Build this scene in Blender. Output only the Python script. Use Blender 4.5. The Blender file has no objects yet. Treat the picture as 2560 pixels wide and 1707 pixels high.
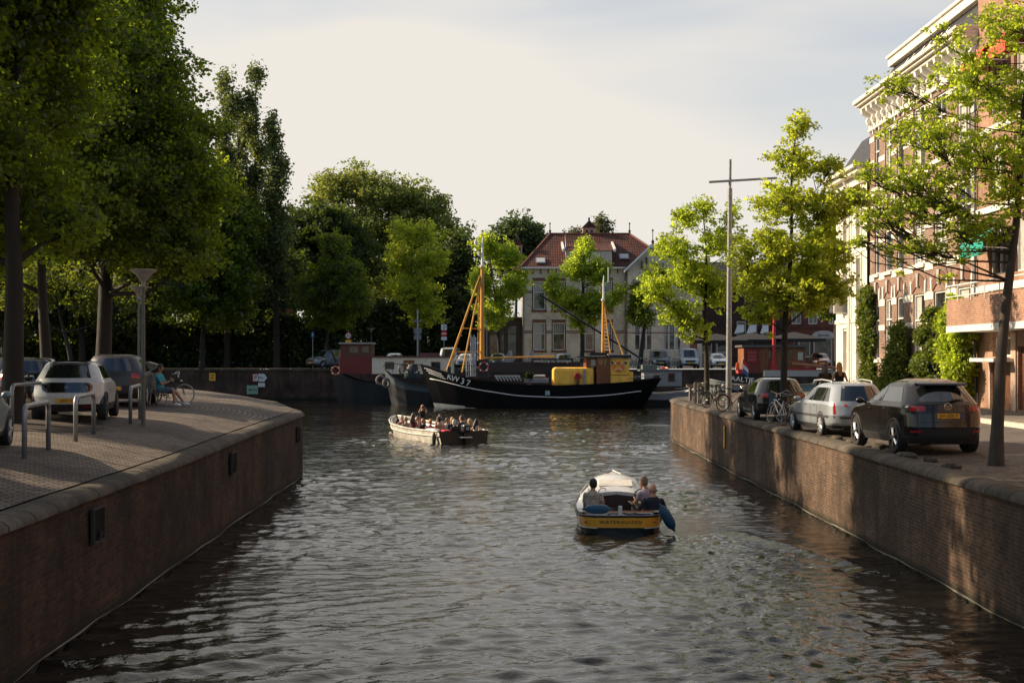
import bpy, math, random
import numpy as np
from mathutils import Vector, Matrix
R = math.radians; PI = math.pi
random.seed(7); rng = np.random.default_rng(7)
scene = bpy.context.scene
C = scene.collection
# ---------------------------------------------------------------- camera, sky, sun, exposure
F, HZ, CX, CH = 3556.0, 895.0, 1280.0, 4.3       # focal length and horizon in photo pixels, eye height over the water
cam = bpy.data.cameras.new('camera'); camo = bpy.data.objects.new('camera', cam); C.objects.link(camo)
cam.sensor_width = 36; cam.lens = F / 2560 * 36; cam.shift_y = (HZ - 853.5) / 2560
cam.clip_end = 4000; cam.clip_start = 0.3
camo.location = (0, 0, CH); camo.rotation_euler = (R(90), 0, 0)
scene.camera = camo
SUN_EL, SUN_AZ = R(28), R(-76)                    # azimuth from +Y, clockwise; the sun stands low on the left
world = bpy.data.worlds.new('World'); scene.world = world; world.use_nodes = True
nt = world.node_tree; nt.nodes.clear()
def wn(t, **k):
    n = nt.nodes.new(t)
    for a, b in k.items(): setattr(n, a, b)
    return n
out = wn('ShaderNodeOutputWorld'); bg = wn('ShaderNodeBackground'); sky = wn('ShaderNodeTexSky')
sky.sky_type = 'NISHITA'; sky.sun_disc = False; sky.sun_elevation = SUN_EL; sky.sun_rotation = SUN_AZ
sky.air_density = 1.0; sky.dust_density = 1.4; sky.ozone_density = 1.6
tc = wn('ShaderNodeTexCoord'); mp = wn('ShaderNodeMapping'); mp.inputs['Scale'].default_value = (1.1, 1.1, 5.0); mp.inputs['Rotation'].default_value = (0, R(-9), 0)
n1 = wn('ShaderNodeTexNoise'); n1.inputs['Scale'].default_value = 1.5; n1.inputs['Detail'].default_value = 5; n1.inputs['Roughness'].default_value = .45; n1.inputs['Distortion'].default_value = .5
cr = wn('ShaderNodeValToRGB'); cr.color_ramp.elements[0].position = .40; cr.color_ramp.elements[0].color = (.20,)*3 + (1,); cr.color_ramp.elements[1].position = .60; cr.color_ramp.elements[1].color = (.72,)*3 + (1,)
mx = wn('ShaderNodeMixRGB'); mx.inputs[2].default_value = (8.3, 7.85, 7.2, 1)
# whiter, denser veil of cloud towards the sun's side
dp = wn('ShaderNodeVectorMath', operation='DOT_PRODUCT'); dp.inputs[1].default_value = (-.55, .82, .15)
mr = wn('ShaderNodeMapRange'); mr.inputs[1].default_value = .1; mr.inputs[2].default_value = .98; mr.inputs[3].default_value = -.35; mr.inputs[4].default_value = .5
ad = wn('ShaderNodeMath', operation='ADD', use_clamp=True)
L = nt.links.new
L(tc.outputs['Generated'], mp.inputs[0]); L(mp.outputs[0], n1.inputs['Vector']); L(n1.outputs[0], cr.inputs[0])
L(tc.outputs['Generated'], dp.inputs[0]); L(dp.outputs['Value'], mr.inputs[0]); L(cr.outputs[0], ad.inputs[0]); L(mr.outputs[0], ad.inputs[1])
L(ad.outputs[0], mx.inputs[0]); sm2 = wn('ShaderNodeMixRGB', blend_type='MULTIPLY'); sm2.inputs[0].default_value = 1; sm2.inputs[2].default_value = (1.2, 1.32, 1.42, 1); L(sky.outputs[0], sm2.inputs[1]); L(sm2.outputs[0], mx.inputs[1]); L(mx.outputs[0], bg.inputs[0]); L(bg.outputs[0], out.inputs[0])
bg.inputs['Strength'].default_value = .062
sl = bpy.data.lights.new('sun', 'SUN'); sl.energy = 5.0; sl.angle = R(.6); sl.color = (1, .80, .56)
slo = bpy.data.objects.new('sun', sl); C.objects.link(slo)
sd = Vector((math.sin(SUN_AZ) * math.cos(SUN_EL), math.cos(SUN_AZ) * math.cos(SUN_EL), math.sin(SUN_EL)))
slo.rotation_euler = (-sd).to_track_quat('-Z', 'Y').to_euler(); slo.location = sd * 200
vs = scene.view_settings; vs.view_transform = 'Standard'; vs.look = 'None'; vs.exposure = .75; vs.gamma = 1
scene.cycles.max_bounces = 8; scene.cycles.diffuse_bounces = 3; scene.cycles.transparent_max_bounces = 8
# ---------------------------------------------------------------- helpers
def at(px, py, Y): return Vector(((px - CX) / F * Y, Y, CH + (HZ - py) / F * Y))
def ong(px, py, z=0.0):
    Y = (CH - z) * F / (py - HZ); return Vector(((px - CX) / F * Y, Y, z))
def sm(t): t = min(1, max(0, t)); return t * t * (3 - 2 * t)
def lerp(a, b, t): return a + (b - a) * t
def interp(t, ks):
    if t <= ks[0][0]: return ks[0][1]
    for (a, va), (b, vb) in zip(ks, ks[1:]):
        if t <= b: return va + (vb - va) * (t - a) / (b - a)
    return ks[-1][1]
class MB:
    def __init__(s): s.v = []; s.f = []; s.m = []; s.mi = 0
    def add(s, vs, fs):
        o = len(s.v); s.v += [tuple(v) for v in vs]; s.f += [tuple(i + o for i in f) for f in fs]; s.m += [s.mi] * len(fs); return s
    def box(s, c, d, rz=0, M=None):
        x, y, z = d[0] / 2, d[1] / 2, d[2] / 2
        m = Matrix.Translation(c) @ (M if M is not None else Matrix.Rotation(rz, 4, 'Z'))
        vs = [m @ Vector((a * x, b * y, e * z)) for a in (-1, 1) for b in (-1, 1) for e in (-1, 1)]
        return s.add(vs, [(0, 1, 3, 2), (4, 6, 7, 5), (0, 4, 5, 1), (2, 3, 7, 6), (0, 2, 6, 4), (1, 5, 7, 3)])
    def b2(s, x0, x1, y0, y1, z0, z1): return s.box(((x0 + x1) / 2, (y0 + y1) / 2, (z0 + z1) / 2), (x1 - x0, y1 - y0, z1 - z0))
    def tube(s, pts, r, n=8, cap=True):
        pts = [Vector(p) for p in pts]; rs = r if isinstance(r, (list, tuple)) else [r] * len(pts)
        vs = []; up = None
        for i, p in enumerate(pts):
            a = pts[max(0, i - 1)]; b = pts[min(len(pts) - 1, i + 1)]
            d = (b - a).normalized() if (b - a).length > 1e-9 else Vector((0, 0, 1))
            if up is None: up = Vector((0, 0, 1)) if abs(d.z) < .9 else Vector((1, 0, 0))
            u = d.cross(up).normalized(); w = u.cross(d).normalized(); up = w
            for k in range(n):
                t = 2 * PI * k / n; vs.append(p + (u * math.cos(t) + w * math.sin(t)) * rs[i])
        fs = [(i * n + k, i * n + (k + 1) % n, (i + 1) * n + (k + 1) % n, (i + 1) * n + k) for i in range(len(pts) - 1) for k in range(n)]
        if cap: fs += [tuple(range(n))[::-1], tuple((len(pts) - 1) * n + k for k in range(n))]
        return s.add(vs, fs)
    def lathe(s, prof, n=16, c=(0, 0, 0), M=None):
        m = Matrix.Translation(c) @ (M or Matrix.Identity(4))
        vs = [m @ Vector((r * math.cos(2 * PI * k / n), r * math.sin(2 * PI * k / n), z)) for r, z in prof for k in range(n)]
        fs = [(i * n + k, i * n + (k + 1) % n, (i + 1) * n + (k + 1) % n, (i + 1) * n + k) for i in range(len(prof) - 1) for k in range(n)]
        fs += [tuple(range(n))[::-1], tuple((len(prof) - 1) * n + k for k in range(n))]
        return s.add(vs, fs)
    def ell(s, c, r, n=10, M=None):
        m = Matrix.Translation(c) @ (M or Matrix.Identity(4)); vs = []; k2 = n // 2 + 1
        for i in range(k2 + 1):
            a = PI * (i + .001) / (k2 + .002)
            for k in range(n):
                t = 2 * PI * k / n; vs.append(m @ Vector((r[0] * math.sin(a) * math.cos(t), r[1] * math.sin(a) * math.sin(t), -r[2] * math.cos(a))))
        fs = [(i * n + k, i * n + (k + 1) % n, (i + 1) * n + (k + 1) % n, (i + 1) * n + k) for i in range(k2) for k in range(n)]
        fs += [tuple(range(n))[::-1], tuple(k2 * n + k for k in range(n))]
        return s.add(vs, fs)
    def torus(s, c, R0, r, n=24, m=8, M=None, a0=0, a1=2 * PI):
        X = Matrix.Translation(c) @ (M or Matrix.Identity(4)); full = abs(a1 - a0 - 2 * PI) < 1e-6; k1 = n if full else n + 1; vs = []
        for i in range(k1):
            t = a0 + (a1 - a0) * i / n
            for k in range(m):
                p = 2 * PI * k / m; vs.append(X @ Vector(((R0 + r * math.cos(p)) * math.cos(t), (R0 + r * math.cos(p)) * math.sin(t), r * math.sin(p))))
        fs = [(i * m + k, i * m + (k + 1) % m, ((i + 1) % k1) * m + (k + 1) % m, ((i + 1) % k1) * m + k) for i in range(n) for k in range(m)]
        return s.add(vs, fs)
    def prism(s, poly, ax, a, b):
        """poly in the plane across axis ax ('x': (y,z), 'y': (x,z), 'z': (x,y)), from a to b"""
        mk = {'x': lambda p, t: (t, p[0], p[1]), 'y': lambda p, t: (p[0], t, p[1]), 'z': lambda p, t: (p[0], p[1], t)}[ax]; n = len(poly)
        vs = [mk(p, a) for p in poly] + [mk(p, b) for p in poly]
        return s.add(vs, [tuple(range(n)), tuple(range(2 * n - 1, n - 1, -1))] + [(i, i + n, (i + 1) % n + n, (i + 1) % n) for i in range(n)])
    def loft(s, secs, cap=True, closed=True):
        n = len(secs[0]); o = len(s.v); vs = [p for q in secs for p in q]; e = n if closed else n - 1
        fs = [(i * n + k, i * n + (k + 1) % n, (i + 1) * n + (k + 1) % n, (i + 1) * n + k) for i in range(len(secs) - 1) for k in range(e)]
        if cap: fs += [tuple(range(n))[::-1], tuple((len(secs) - 1) * n + k for k in range(n))]
        return s.add(vs, fs)
def link(o, parent=None): C.objects.link(o); o.parent = parent; return o
def tag(o, label=None, cat=None, group=None, kind=None):
    for k, v in (('label', label), ('category', cat), ('group', group), ('kind', kind)):
        if v: o[k] = v
    return o
def obj(name, mb, mats, parent=None, smooth=None, bevel=0, label=None):
    me = bpy.data.meshes.new(name); me.from_pydata(mb.v, [], mb.f)
    mats = mats if isinstance(mats, (list, tuple)) else [mats]
    for m in mats: me.materials.append(m)
    if any(mb.m): me.polygons.foreach_set('material_index', mb.m)
    if smooth is not None:
        me.polygons.foreach_set('use_smooth', [True] * len(me.polygons))
        if smooth < 180: me.set_sharp_from_angle(angle=R(smooth))
    me.update(); o = bpy.data.objects.new(name, me); link(o, parent)
    if bevel:
        b = o.modifiers.new('bevel', 'BEVEL'); b.width = bevel; b.segments = 2; b.limit_method = 'ANGLE'
    if label: o['label'] = label
    return o
def thing(name, label, cat, loc=(0, 0, 0), rz=0, group=None):
    o = bpy.data.objects.new(name, None); link(o); o.location = loc; o.rotation_euler = (0, 0, rz); o.empty_display_size = .2
    return tag(o, label, cat, group)
def struct(name, mb, m, smooth=None): return tag(obj(name, mb, m, smooth=smooth), kind='structure')
def copy_tree(o, parent=None):
    c = o.copy(); C.objects.link(c); c.parent = parent
    for ch in [x for x in o.children]: copy_tree(ch, c)
    return c
def dup(root, loc, rz=0, label=None, s=None):
    c = copy_tree(root); c.location = loc; c.rotation_euler = (0, 0, rz)
    if label: c['label'] = label
    if s: c.scale = (s,) * 3
    return c
def text(s, size, mat, parent, loc, rot, ext=.004, name='lettering', space=1, shear=0, sx=1):
    cu = bpy.data.curves.new(name, 'FONT'); cu.body = s; cu.size = size; cu.extrude = ext; cu.align_x = 'CENTER'; cu.align_y = 'CENTER'; cu.space_character = space; cu.resolution_u = 3; cu.shear = shear
    t = bpy.data.objects.new(name, cu); dg = bpy.context.evaluated_depsgraph_get()
    me = bpy.data.meshes.new_from_object(t); me.materials.clear(); me.materials.append(mat)
    o = bpy.data.objects.new(name, me); link(o, parent); o.location = loc; o.rotation_euler = rot; o.scale = (sx, 1, 1)
    bpy.data.objects.remove(t); return o
# ---------------------------------------------------------------- materials
MATS = {}
def nodes(name):
    m = bpy.data.materials.new(name); m.use_nodes = True; t = m.node_tree; t.nodes.clear()
    o = t.nodes.new('ShaderNodeOutputMaterial'); p = t.nodes.new('ShaderNodeBsdfPrincipled'); t.links.new(p.outputs[0], o.inputs[0]); return m, t, p, o
def N(t, ty, ins=None, **k):
    n = t.nodes.new(ty)
    for a, b in k.items(): setattr(n, a, b)
    for a, b in (ins or {}).items():
        if hasattr(b, 'node'): t.links.new(b, n.inputs[a])
        else: n.inputs[a].default_value = b
    return n
def c4(c, k=1): return (c[0] * k, c[1] * k, c[2] * k, 1)
def mat(name, col, rough=.6, metal=0, var=.25, vs=6, bump=0, coat=0, streak=0, trans=0, spec=.5):
    """painted or plain surface with worn, uneven colour"""
    if name in MATS: return MATS[name]
    m, t, p, o = nodes(name)
    co = N(t, 'ShaderNodeTexCoord').outputs['Object']
    if streak: co = N(t, 'ShaderNodeMapping', {'Vector': co, 'Scale': (1, 1, streak)}).outputs[0]
    nz = N(t, 'ShaderNodeTexNoise', {'Vector': co, 'Scale': vs, 'Detail': 6, 'Roughness': .65})
    rp = N(t, 'ShaderNodeMapRange', {0: nz.outputs[0], 1: .3, 2: .7, 3: 1 - var, 4: 1 + var * .6})
    mm = N(t, 'ShaderNodeMixRGB', {0: 1, 1: c4(col), 2: rp.outputs[0]}, blend_type='MULTIPLY')
    t.links.new(mm.outputs[0], p.inputs['Base Color'])
    rr = N(t, 'ShaderNodeMapRange', {0: nz.outputs[0], 1: .3, 2: .7, 3: max(.02, rough * .8), 4: min(1, rough * 1.2)})
    t.links.new(rr.outputs[0], p.inputs['Roughness']); p.inputs['Metallic'].default_value = metal
    p.inputs['Coat Weight'].default_value = coat; p.inputs['Coat Roughness'].default_value = .04; p.inputs['Transmission Weight'].default_value = trans
    p.inputs['Specular IOR Level'].default_value = spec
    if bump:
        b = N(t, 'ShaderNodeBump', {'Height': nz.outputs[0], 'Strength': min(1, bump), 'Distance': .02}); t.links.new(b.outputs[0], p.inputs['Normal'])
    MATS[name] = m; return m
def brick(name, c1, c2, mortar, axes='yz', bw=.22, bh=.065, dirt=.5, msize=.012, wet=None, rough=.85, offs=.5, warp=0, polar=None, bumpd=.01, stain=None):
    """bricks laid in the plane given by axes, with stains; wet = height below which the wall is dark and damp"""
    if name in MATS: return MATS[name]
    m, t, p, o = nodes(name)
    g = N(t, 'ShaderNodeNewGeometry').outputs['Position']; sp = N(t, 'ShaderNodeSeparateXYZ', {0: g})
    if polar:
        dx = N(t, 'ShaderNodeMath', {0: sp.outputs[0], 1: polar[0]}, operation='SUBTRACT').outputs[0]; dy = N(t, 'ShaderNodeMath', {0: sp.outputs[1], 1: polar[1]}, operation='SUBTRACT').outputs[0]
        rr = N(t, 'ShaderNodeVectorMath', {0: N(t, 'ShaderNodeCombineXYZ', {0: dx, 1: dy}).outputs[0]}, operation='LENGTH').outputs['Value']
        an = N(t, 'ShaderNodeMath', {0: N(t, 'ShaderNodeMath', {0: dy, 1: dx}, operation='ARCTAN2').outputs[0], 1: polar[2]}, operation='MULTIPLY').outputs[0]
        v = N(t, 'ShaderNodeCombineXYZ', {0: an, 1: rr}).outputs[0]
    else:
        ix = {'x': 0, 'y': 1, 'z': 2}; v = N(t, 'ShaderNodeCombineXYZ', {0: sp.outputs[ix[axes[0]]], 1: sp.outputs[ix[axes[1]]]}).outputs[0]
    big = N(t, 'ShaderNodeTexNoise', {'Vector': g, 'Scale': .55, 'Detail': 7, 'Roughness': .7})
    if warp:
        wv = N(t, 'ShaderNodeTexNoise', {'Vector': g, 'Scale': 1.3, 'Detail': 2})
        v = N(t, 'ShaderNodeVectorMath', {0: v, 1: N(t, 'ShaderNodeVectorMath', {0: wv.outputs['Color'], 1: (warp,) * 3}, operation='MULTIPLY').outputs[0]}, operation='ADD').outputs[0]
    b = N(t, 'ShaderNodeTexBrick', {'Vector': v, 'Color1': c4(c1), 'Color2': c4(c2), 'Mortar': c4(mortar), 'Scale': 1, 'Mortar Size': msize, 'Mortar Smooth': .3, 'Brick Width': bw, 'Row Height': bh, 'Bias': 0}, offset=offs)
    fine = N(t, 'ShaderNodeTexNoise', {'Vector': g, 'Scale': 9, 'Detail': 5, 'Roughness': .7})
    mr = N(t, 'ShaderNodeMapRange', {0: big.outputs[0], 1: .36, 2: .62, 3: 1 - dirt, 4: 1.15})
    m1 = N(t, 'ShaderNodeMixRGB', {0: 1, 1: b.outputs[0], 2: mr.outputs[0]}, blend_type='MULTIPLY')
    mf = N(t, 'ShaderNodeMapRange', {0: fine.outputs[0], 1: .3, 2: .7, 3: .65, 4: 1.3})
    m2 = N(t, 'ShaderNodeMixRGB', {0: 1, 1: m1.outputs[0], 2: mf.outputs[0]}, blend_type='MULTIPLY'); colo = m2.outputs[0]
    if stain:
        sv = N(t, 'ShaderNodeMapping', {'Vector': g, 'Scale': (1.4, 1.4, .22)}).outputs[0]
        sn = N(t, 'ShaderNodeTexNoise', {'Vector': sv, 'Scale': 1.1, 'Detail': 5, 'Roughness': .6})
        sr = N(t, 'ShaderNodeMapRange', {0: sn.outputs[0], 1: .5, 2: .66, 3: 0, 4: .75})
        colo = N(t, 'ShaderNodeMixRGB', {0: sr.outputs[0], 1: colo, 2: c4(stain)}).outputs[0]
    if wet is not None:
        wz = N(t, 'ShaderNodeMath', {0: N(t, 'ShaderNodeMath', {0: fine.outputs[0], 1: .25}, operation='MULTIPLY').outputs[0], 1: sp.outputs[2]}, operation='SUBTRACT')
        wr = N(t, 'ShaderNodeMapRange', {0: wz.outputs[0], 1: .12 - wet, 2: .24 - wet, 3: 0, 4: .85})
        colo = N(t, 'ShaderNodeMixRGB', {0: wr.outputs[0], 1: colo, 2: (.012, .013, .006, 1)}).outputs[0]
    t.links.new(colo, p.inputs['Base Color']); p.inputs['Roughness'].default_value = rough; p.inputs['Specular IOR Level'].default_value = .3
    hm = N(t, 'ShaderNodeMath', {0: b.outputs['Fac'], 1: -1.0}, operation='MULTIPLY'); ha = N(t, 'ShaderNodeMath', {0: hm.outputs[0], 1: fine.outputs[0]}, operation='ADD')
    bp = N(t, 'ShaderNodeBump', {'Height': ha.outputs[0], 'Strength': .8, 'Distance': bumpd}); t.links.new(bp.outputs[0], p.inputs['Normal'])
    MATS[name] = m; return m
def leafmat(name, col, tr, k=.5, vs=.6):
    if name in MATS: return MATS[name]
    m, t, p, o = nodes(name); t.nodes.remove(p)
    g = N(t, 'ShaderNodeNewGeometry'); nz = N(t, 'ShaderNodeTexNoise', {'Vector': g.outputs['Position'], 'Scale': vs, 'Detail': 3})
    rnd = N(t, 'ShaderNodeMath', {0: g.outputs['Random Per Island'], 1: nz.outputs[0]}, operation='ADD')
    r = N(t, 'ShaderNodeMapRange', {0: rnd.outputs[0], 1: .4, 2: 1.6, 3: .65, 4: 1.4})
    a = N(t, 'ShaderNodeMixRGB', {0: 1, 1: c4(col), 2: r.outputs[0]}, blend_type='MULTIPLY'); b = N(t, 'ShaderNodeMixRGB', {0: 1, 1: c4(tr), 2: r.outputs[0]}, blend_type='MULTIPLY')
    d = N(t, 'ShaderNodeBsdfDiffuse', {'Color': a.outputs[0]}); tt = N(t, 'ShaderNodeBsdfTranslucent', {'Color': b.outputs[0]}); gl = N(t, 'ShaderNodeBsdfGlossy', {'Color': (1, 1, 1, 1), 'Roughness': .5})
    mx = N(t, 'ShaderNodeMixShader', {0: k, 1: d.outputs[0], 2: tt.outputs[0]}); m2 = N(t, 'ShaderNodeMixShader', {0: .025, 1: mx.outputs[0], 2: gl.outputs[0]})
    t.links.new(m2.outputs[0], o.inputs[0]); MATS[name] = m; return m
def glassmat(name, tint=(.02, .022, .022), rough=.03):
    """dark window pane: a reflecting skin over a dim room"""
    if name in MATS: return MATS[name]
    m, t, p, o = nodes(name); g = N(t, 'ShaderNodeNewGeometry').outputs['Position']
    nz = N(t, 'ShaderNodeTexNoise', {'Vector': g, 'Scale': 1.2, 'Detail': 2}); r = N(t, 'ShaderNodeMapRange', {0: nz.outputs[0], 1: .35, 2: .65, 3: .4, 4: 2.2})
    mm = N(t, 'ShaderNodeMixRGB', {0: 1, 1: c4(tint), 2: r.outputs[0]}, blend_type='MULTIPLY'); t.links.new(mm.outputs[0], p.inputs['Base Color'])
    p.inputs['Roughness'].default_value = rough; p.inputs['Specular IOR Level'].default_value = .9; p.inputs['Coat Weight'].default_value = .3
    w = N(t, 'ShaderNodeTexNoise', {'Vector': g, 'Scale': .9, 'Detail': 1}); b = N(t, 'ShaderNodeBump', {'Height': w.outputs[0], 'Strength': .12, 'Distance': .05}); t.links.new(b.outputs[0], p.inputs['Normal'])
    MATS[name] = m; return m
BLACK = mat('black paint', (.012, .012, .013), .35); RUB = mat('black rubber', (.015, .015, .015), .8); STEEL = mat('galvanised steel', (.30, .31, .31), .45, .6, .3, 9)
WHITE = mat('white paint', (.74, .72, .68), .45, 0, .15); CREAM = mat('cream paint', (.68, .61, .47), .5, 0, .12); DWOOD = mat('varnished wood', (.20, .065, .022), .35, 0, .35, 5, streak=.15)
GREY = mat('grey paint', (.16, .17, .18), .5); CHROME = mat('chrome', (.6, .6, .6), .15, 1, .05); RED = mat('red paint', (.42, .03, .02), .45); ORANGE = mat('orange buoy plastic', (.75, .13, .04), .5)
YEL = mat('ochre yellow paint', (.95, .52, .06), .5, 0, .3, 3, streak=.4); GLASS = glassmat('dark glass'); CARGL = mat('car glass', (.012, .014, .014), .03, 0, .3, 2, spec=1.0, coat=.5)
PLATE = mat('amber plate', (.72, .36, .02), .4); DKWOOD = mat('dark brown wood', (.05, .022, .012), .5, 0, .4); TYRE = mat('tyre rubber', (.018, .018, .018), .85, 0, .4, 20)
TAIL = mat('red lamp glass', (.32, .012, .01), .12, coat=.6); STONE = mat('pale stone', (.55, .50, .42), .7, 0, .25, 5, .2)
# ---------------------------------------------------------------- ground, quays, water
LW = [(-6.35, 5), (-6.56, 18.8), (-6.69, 22), (-6.85, 27.3), (-6.95, 31), (-7.2, 37.9), (-7.46, 48.2), (-7.62, 52), (-7.95, 53.8), (-8.6, 56), (-10.6, 64.5), (-12.5, 69), (-16.5, 77), (-21.5, 84), (-30, 91), (-45, 98), (-90, 108)]
RW = [(8.35, 5), (8.06, 22), (8.1, 27), (8.2, 36), (8.2, 50), (8.2, 66), (8.25, 73), (8.45, 76), (9.1, 78.3), (10.6, 80), (13, 81), (20, 82), (30, 83), (70, 85)]
def resample(P, st=1.0):
    o = []
    for a, b in zip(P, P[1:]):
        n = max(1, int(math.dist(a, b) / st)) if math.dist(a, b) < 20 else 6
        o += [(lerp(a[0], b[0], i / n), lerp(a[1], b[1], i / n)) for i in range(n)]
    return o + [P[-1]]
LR, RR = resample(LW), resample(RW)
def pdist(P, x, y):
    d = 1e9
    for a, b in zip(P, P[1:]):
        ux, uy = b[0] - a[0], b[1] - a[1]; t = max(0, min(1, ((x - a[0]) * ux + (y - a[1]) * uy) / (ux * ux + uy * uy)))
        d = min(d, math.hypot(x - a[0] - t * ux, y - a[1] - t * uy))
    return d
def zcl(y): return 2.2 + .14 * sm((y - 25) / 25)
def zl(x, y):
    d = pdist(LW, x, y); return zcl(y) - .01 + .34 * sm(d / 2.4) + .2 * sm((d - 2) / 3.5) + .1 * sm((y - 55) / 30)
def zr(x, y): return 2.12 + .22 * sm((x - 9.0) / 5) + .05 * sm((y - 40) / 30)
GZ = 3.2
sett_l = brick('worn clinker paving', (.16, .125, .10), (.235, .19, .155), (.028, .023, .019), 'xy', .24, .12, .45, .02, warp=.06, rough=.8, bumpd=.012)
sett_arc = brick('arched sett paving', (.16, .125, .10), (.235, .19, .155), (.035, .03, .025), 'xy', .22, .17, .35, .022, polar=(-17.0, 45.0, 9.0), rough=.8, bumpd=.02)
copem = brick('weathered coping stone', (.085, .069, .052), (.115, .095, .073), (.02, .017, .013), 'yz', 1.15, 60, .65, .035, rough=.85, bumpd=.02, offs=0, stain=(.035, .03, .022))
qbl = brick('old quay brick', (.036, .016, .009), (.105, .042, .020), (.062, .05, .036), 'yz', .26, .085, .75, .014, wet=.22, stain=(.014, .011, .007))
qbr = brick('brown quay brick', (.075, .042, .026), (.15, .085, .052), (.15, .12, .085), 'yz', .22, .07, .6, .010, wet=.2, stain=(.04, .028, .02))
qbf = brick('dark quay brick', (.06, .028, .02), (.10, .045, .03), (.09, .08, .06), 'xz', .24, .08, .6, .012, wet=.3, stain=(.02, .018, .014))  # dark brick tone of the far wall itself
def normals(P):
    o = []
    for i in range(len(P)):
        a, b = P[max(0, i - 1)], P[min(len(P) - 1, i + 1)]; l = math.dist(a, b); o.append(((b[1] - a[1]) / l, -(b[0] - a[0]) / l))
    return o
def quay(P, zf, side, wm, label, clabel):
    # side +1: water on the right of travel direction
    nn = [(side * n[0], side * n[1]) for n in normals(P)]
    w = MB(); w.loft([[(p[0] - n[0] * .03, p[1] - n[1] * .03, z) for z in (-1.0, .3, 1.0, zf(p[1]) - .14)] for p, n in zip(P, nn)], cap=False, closed=False)
    t = thing('quay_wall', label, 'quay wall', (0, 0, 0)); obj('wall', w, wm, t)
    prof = [(-.46, -.25), (-.46, -.004), (-.30, .012), (-.12, .004), (-.02, -.03), (.04, -.085), (.05, -.15), (-.03, -.155)]
    c = MB(); c.loft([[(p[0] + n[0] * a, p[1] + n[1] * a, zf(p[1]) + b + .004 * math.sin(i * 2.1)) for a, b in prof] for i, (p, n) in enumerate(zip(P, nn))], cap=False, closed=False)
    obj('coping', c, copem, t, smooth=50)
    f = MB(); f.tube([(p[0] + n[0] * (-.012 + .02 * math.sin(i * 1.7)), p[1] + n[1] * (-.012 + .02 * math.sin(i * 1.7)), .045 + .02 * math.sin(i * .9) + .012 * math.sin(i * 2.3)) for i, (p, n) in enumerate(zip(P, nn))], [.011 + .008 * math.sin(i * 1.3) for i in range(len(P))], 5, cap=False)
    obj('waterline_scum', f, mat('pale waterline scum', (.20, .18, .14), .8, 0, .6, 3), t); return t
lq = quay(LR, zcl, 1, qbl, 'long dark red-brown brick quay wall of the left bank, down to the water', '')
rq = quay(RR, lambda y: 2.15, -1, qbr, 'brown brick quay wall of the right bank below the parked cars', '')
def sheet(P, Q, ts, zf, m, name, mi=None):
    g = MB(); secs = []
    for p, q in zip(P, Q): secs.append([(lerp(p[0], q[0], t), lerp(p[1], q[1], t), 0) for t in ts])
    secs = [[(x, y, zf(x, y)) for x, y, _ in s] for s in secs]
    g.loft(secs, cap=False, closed=False)
    o = struct(name, g, m, smooth=180)
    if mi:
        me = o.data
        for poly in me.polygons:
            c = poly.center; poly.material_index = mi(c.x, c.y)
    return o
nl = normals(LR); Pin = [(p[0] - n[0] * .44, p[1] - n[1] * .44) for p, n in zip(LR, nl)]
Ql = [(-92, 5 + 95 * i / (len(LR) - 1)) for i in range(len(LR))]
TS = [0, .004, .009, .015, .022, .03, .04, .055, .075, .1, .14, .2, .3, .5, 1]
sheet(Pin, Ql, TS, lambda x, y: zl(x, y), [sett_l, sett_arc], 'pavement_left', lambda x, y: 1 if y > 41.5 and x > -19 else 0)
cob = brick('rough sett strip', (.14, .115, .09), (.22, .185, .15), (.03, .026, .02), 'yx', .24, .13, .5, .02, warp=.12, rough=.85, bumpd=.035)
asph = mat('grey-brown road surface', (.105, .09, .078), .85, 0, .45, 1.3, .4)
walkm = brick('pavement slabs', (.20, .17, .14), (.25, .215, .18), (.07, .06, .05), 'xy', .3, .3, .3, .012, rough=.8)
nr = normals(RR); Pr = [(p[0] + n[0] * .44, p[1] + n[1] * .44) for p, n in zip(RR, nr)]
Pr = [(p[0], p[1]) for p in Pr]
Qr = [(70, 5 + 78 * i / (len(RR) - 1)) for i in range(len(RR))]
TR = [0, .006, .012, .02, .03, .045, .065, .09, .12, .18, .3, .6, 1]
sheet(Pr, Qr, TR, zr, [cob, asph], 'street_right', lambda x, y: 0 if x < 10.6 or y > 70 else 1)
kb = MB(); kb.b2(14.2, 14.42, 6, 74, 2.25, 2.47); struct('kerb', kb, STONE)
sw = MB(); sw.b2(14.42, 17.6, 6, 74, 2.2, 2.46); struct('sidewalk', sw, walkm)
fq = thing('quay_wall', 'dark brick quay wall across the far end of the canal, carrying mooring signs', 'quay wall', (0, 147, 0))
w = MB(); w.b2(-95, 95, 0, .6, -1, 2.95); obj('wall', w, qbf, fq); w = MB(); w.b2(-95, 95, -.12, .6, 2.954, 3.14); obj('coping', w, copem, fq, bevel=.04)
g = MB(); n = 40
g.add([(-900, 147.4, GZ), (900, 147.4, GZ), (900, 1500, GZ), (-900, 1500, GZ)], [(0, 1, 2, 3)]); struct('ground', g, mat('far clinker street', (.16, .135, .11), .85, 0, .4, .5, .3))
lawn = mat('grass ground', (.045, .075, .018), .9, 0, .4, 2)
g = MB(); g.add([(-16, 163, GZ + .05), (-2, 163, GZ + .05), (-2, 200, GZ + .05), (-16, 200, GZ + .05)], [(0, 1, 2, 3)]); g.add([(-100, 153, GZ + .05), (-27, 153, GZ + .05), (-27, 320, GZ + .05), (-100, 320, GZ + .05)], [(0, 1, 2, 3)])
struct('lawn', g, lawn)
def canal_bed():
    g = MB(); g.add([(-95, 2, -1.2), (90, 2, -1.2), (90, 150, -1.2), (-95, 150, -1.2)], [(0, 1, 2, 3)]); struct('canal_bed', g, mat('silt', (.02, .018, .012), .9))
canal_bed()
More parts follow.
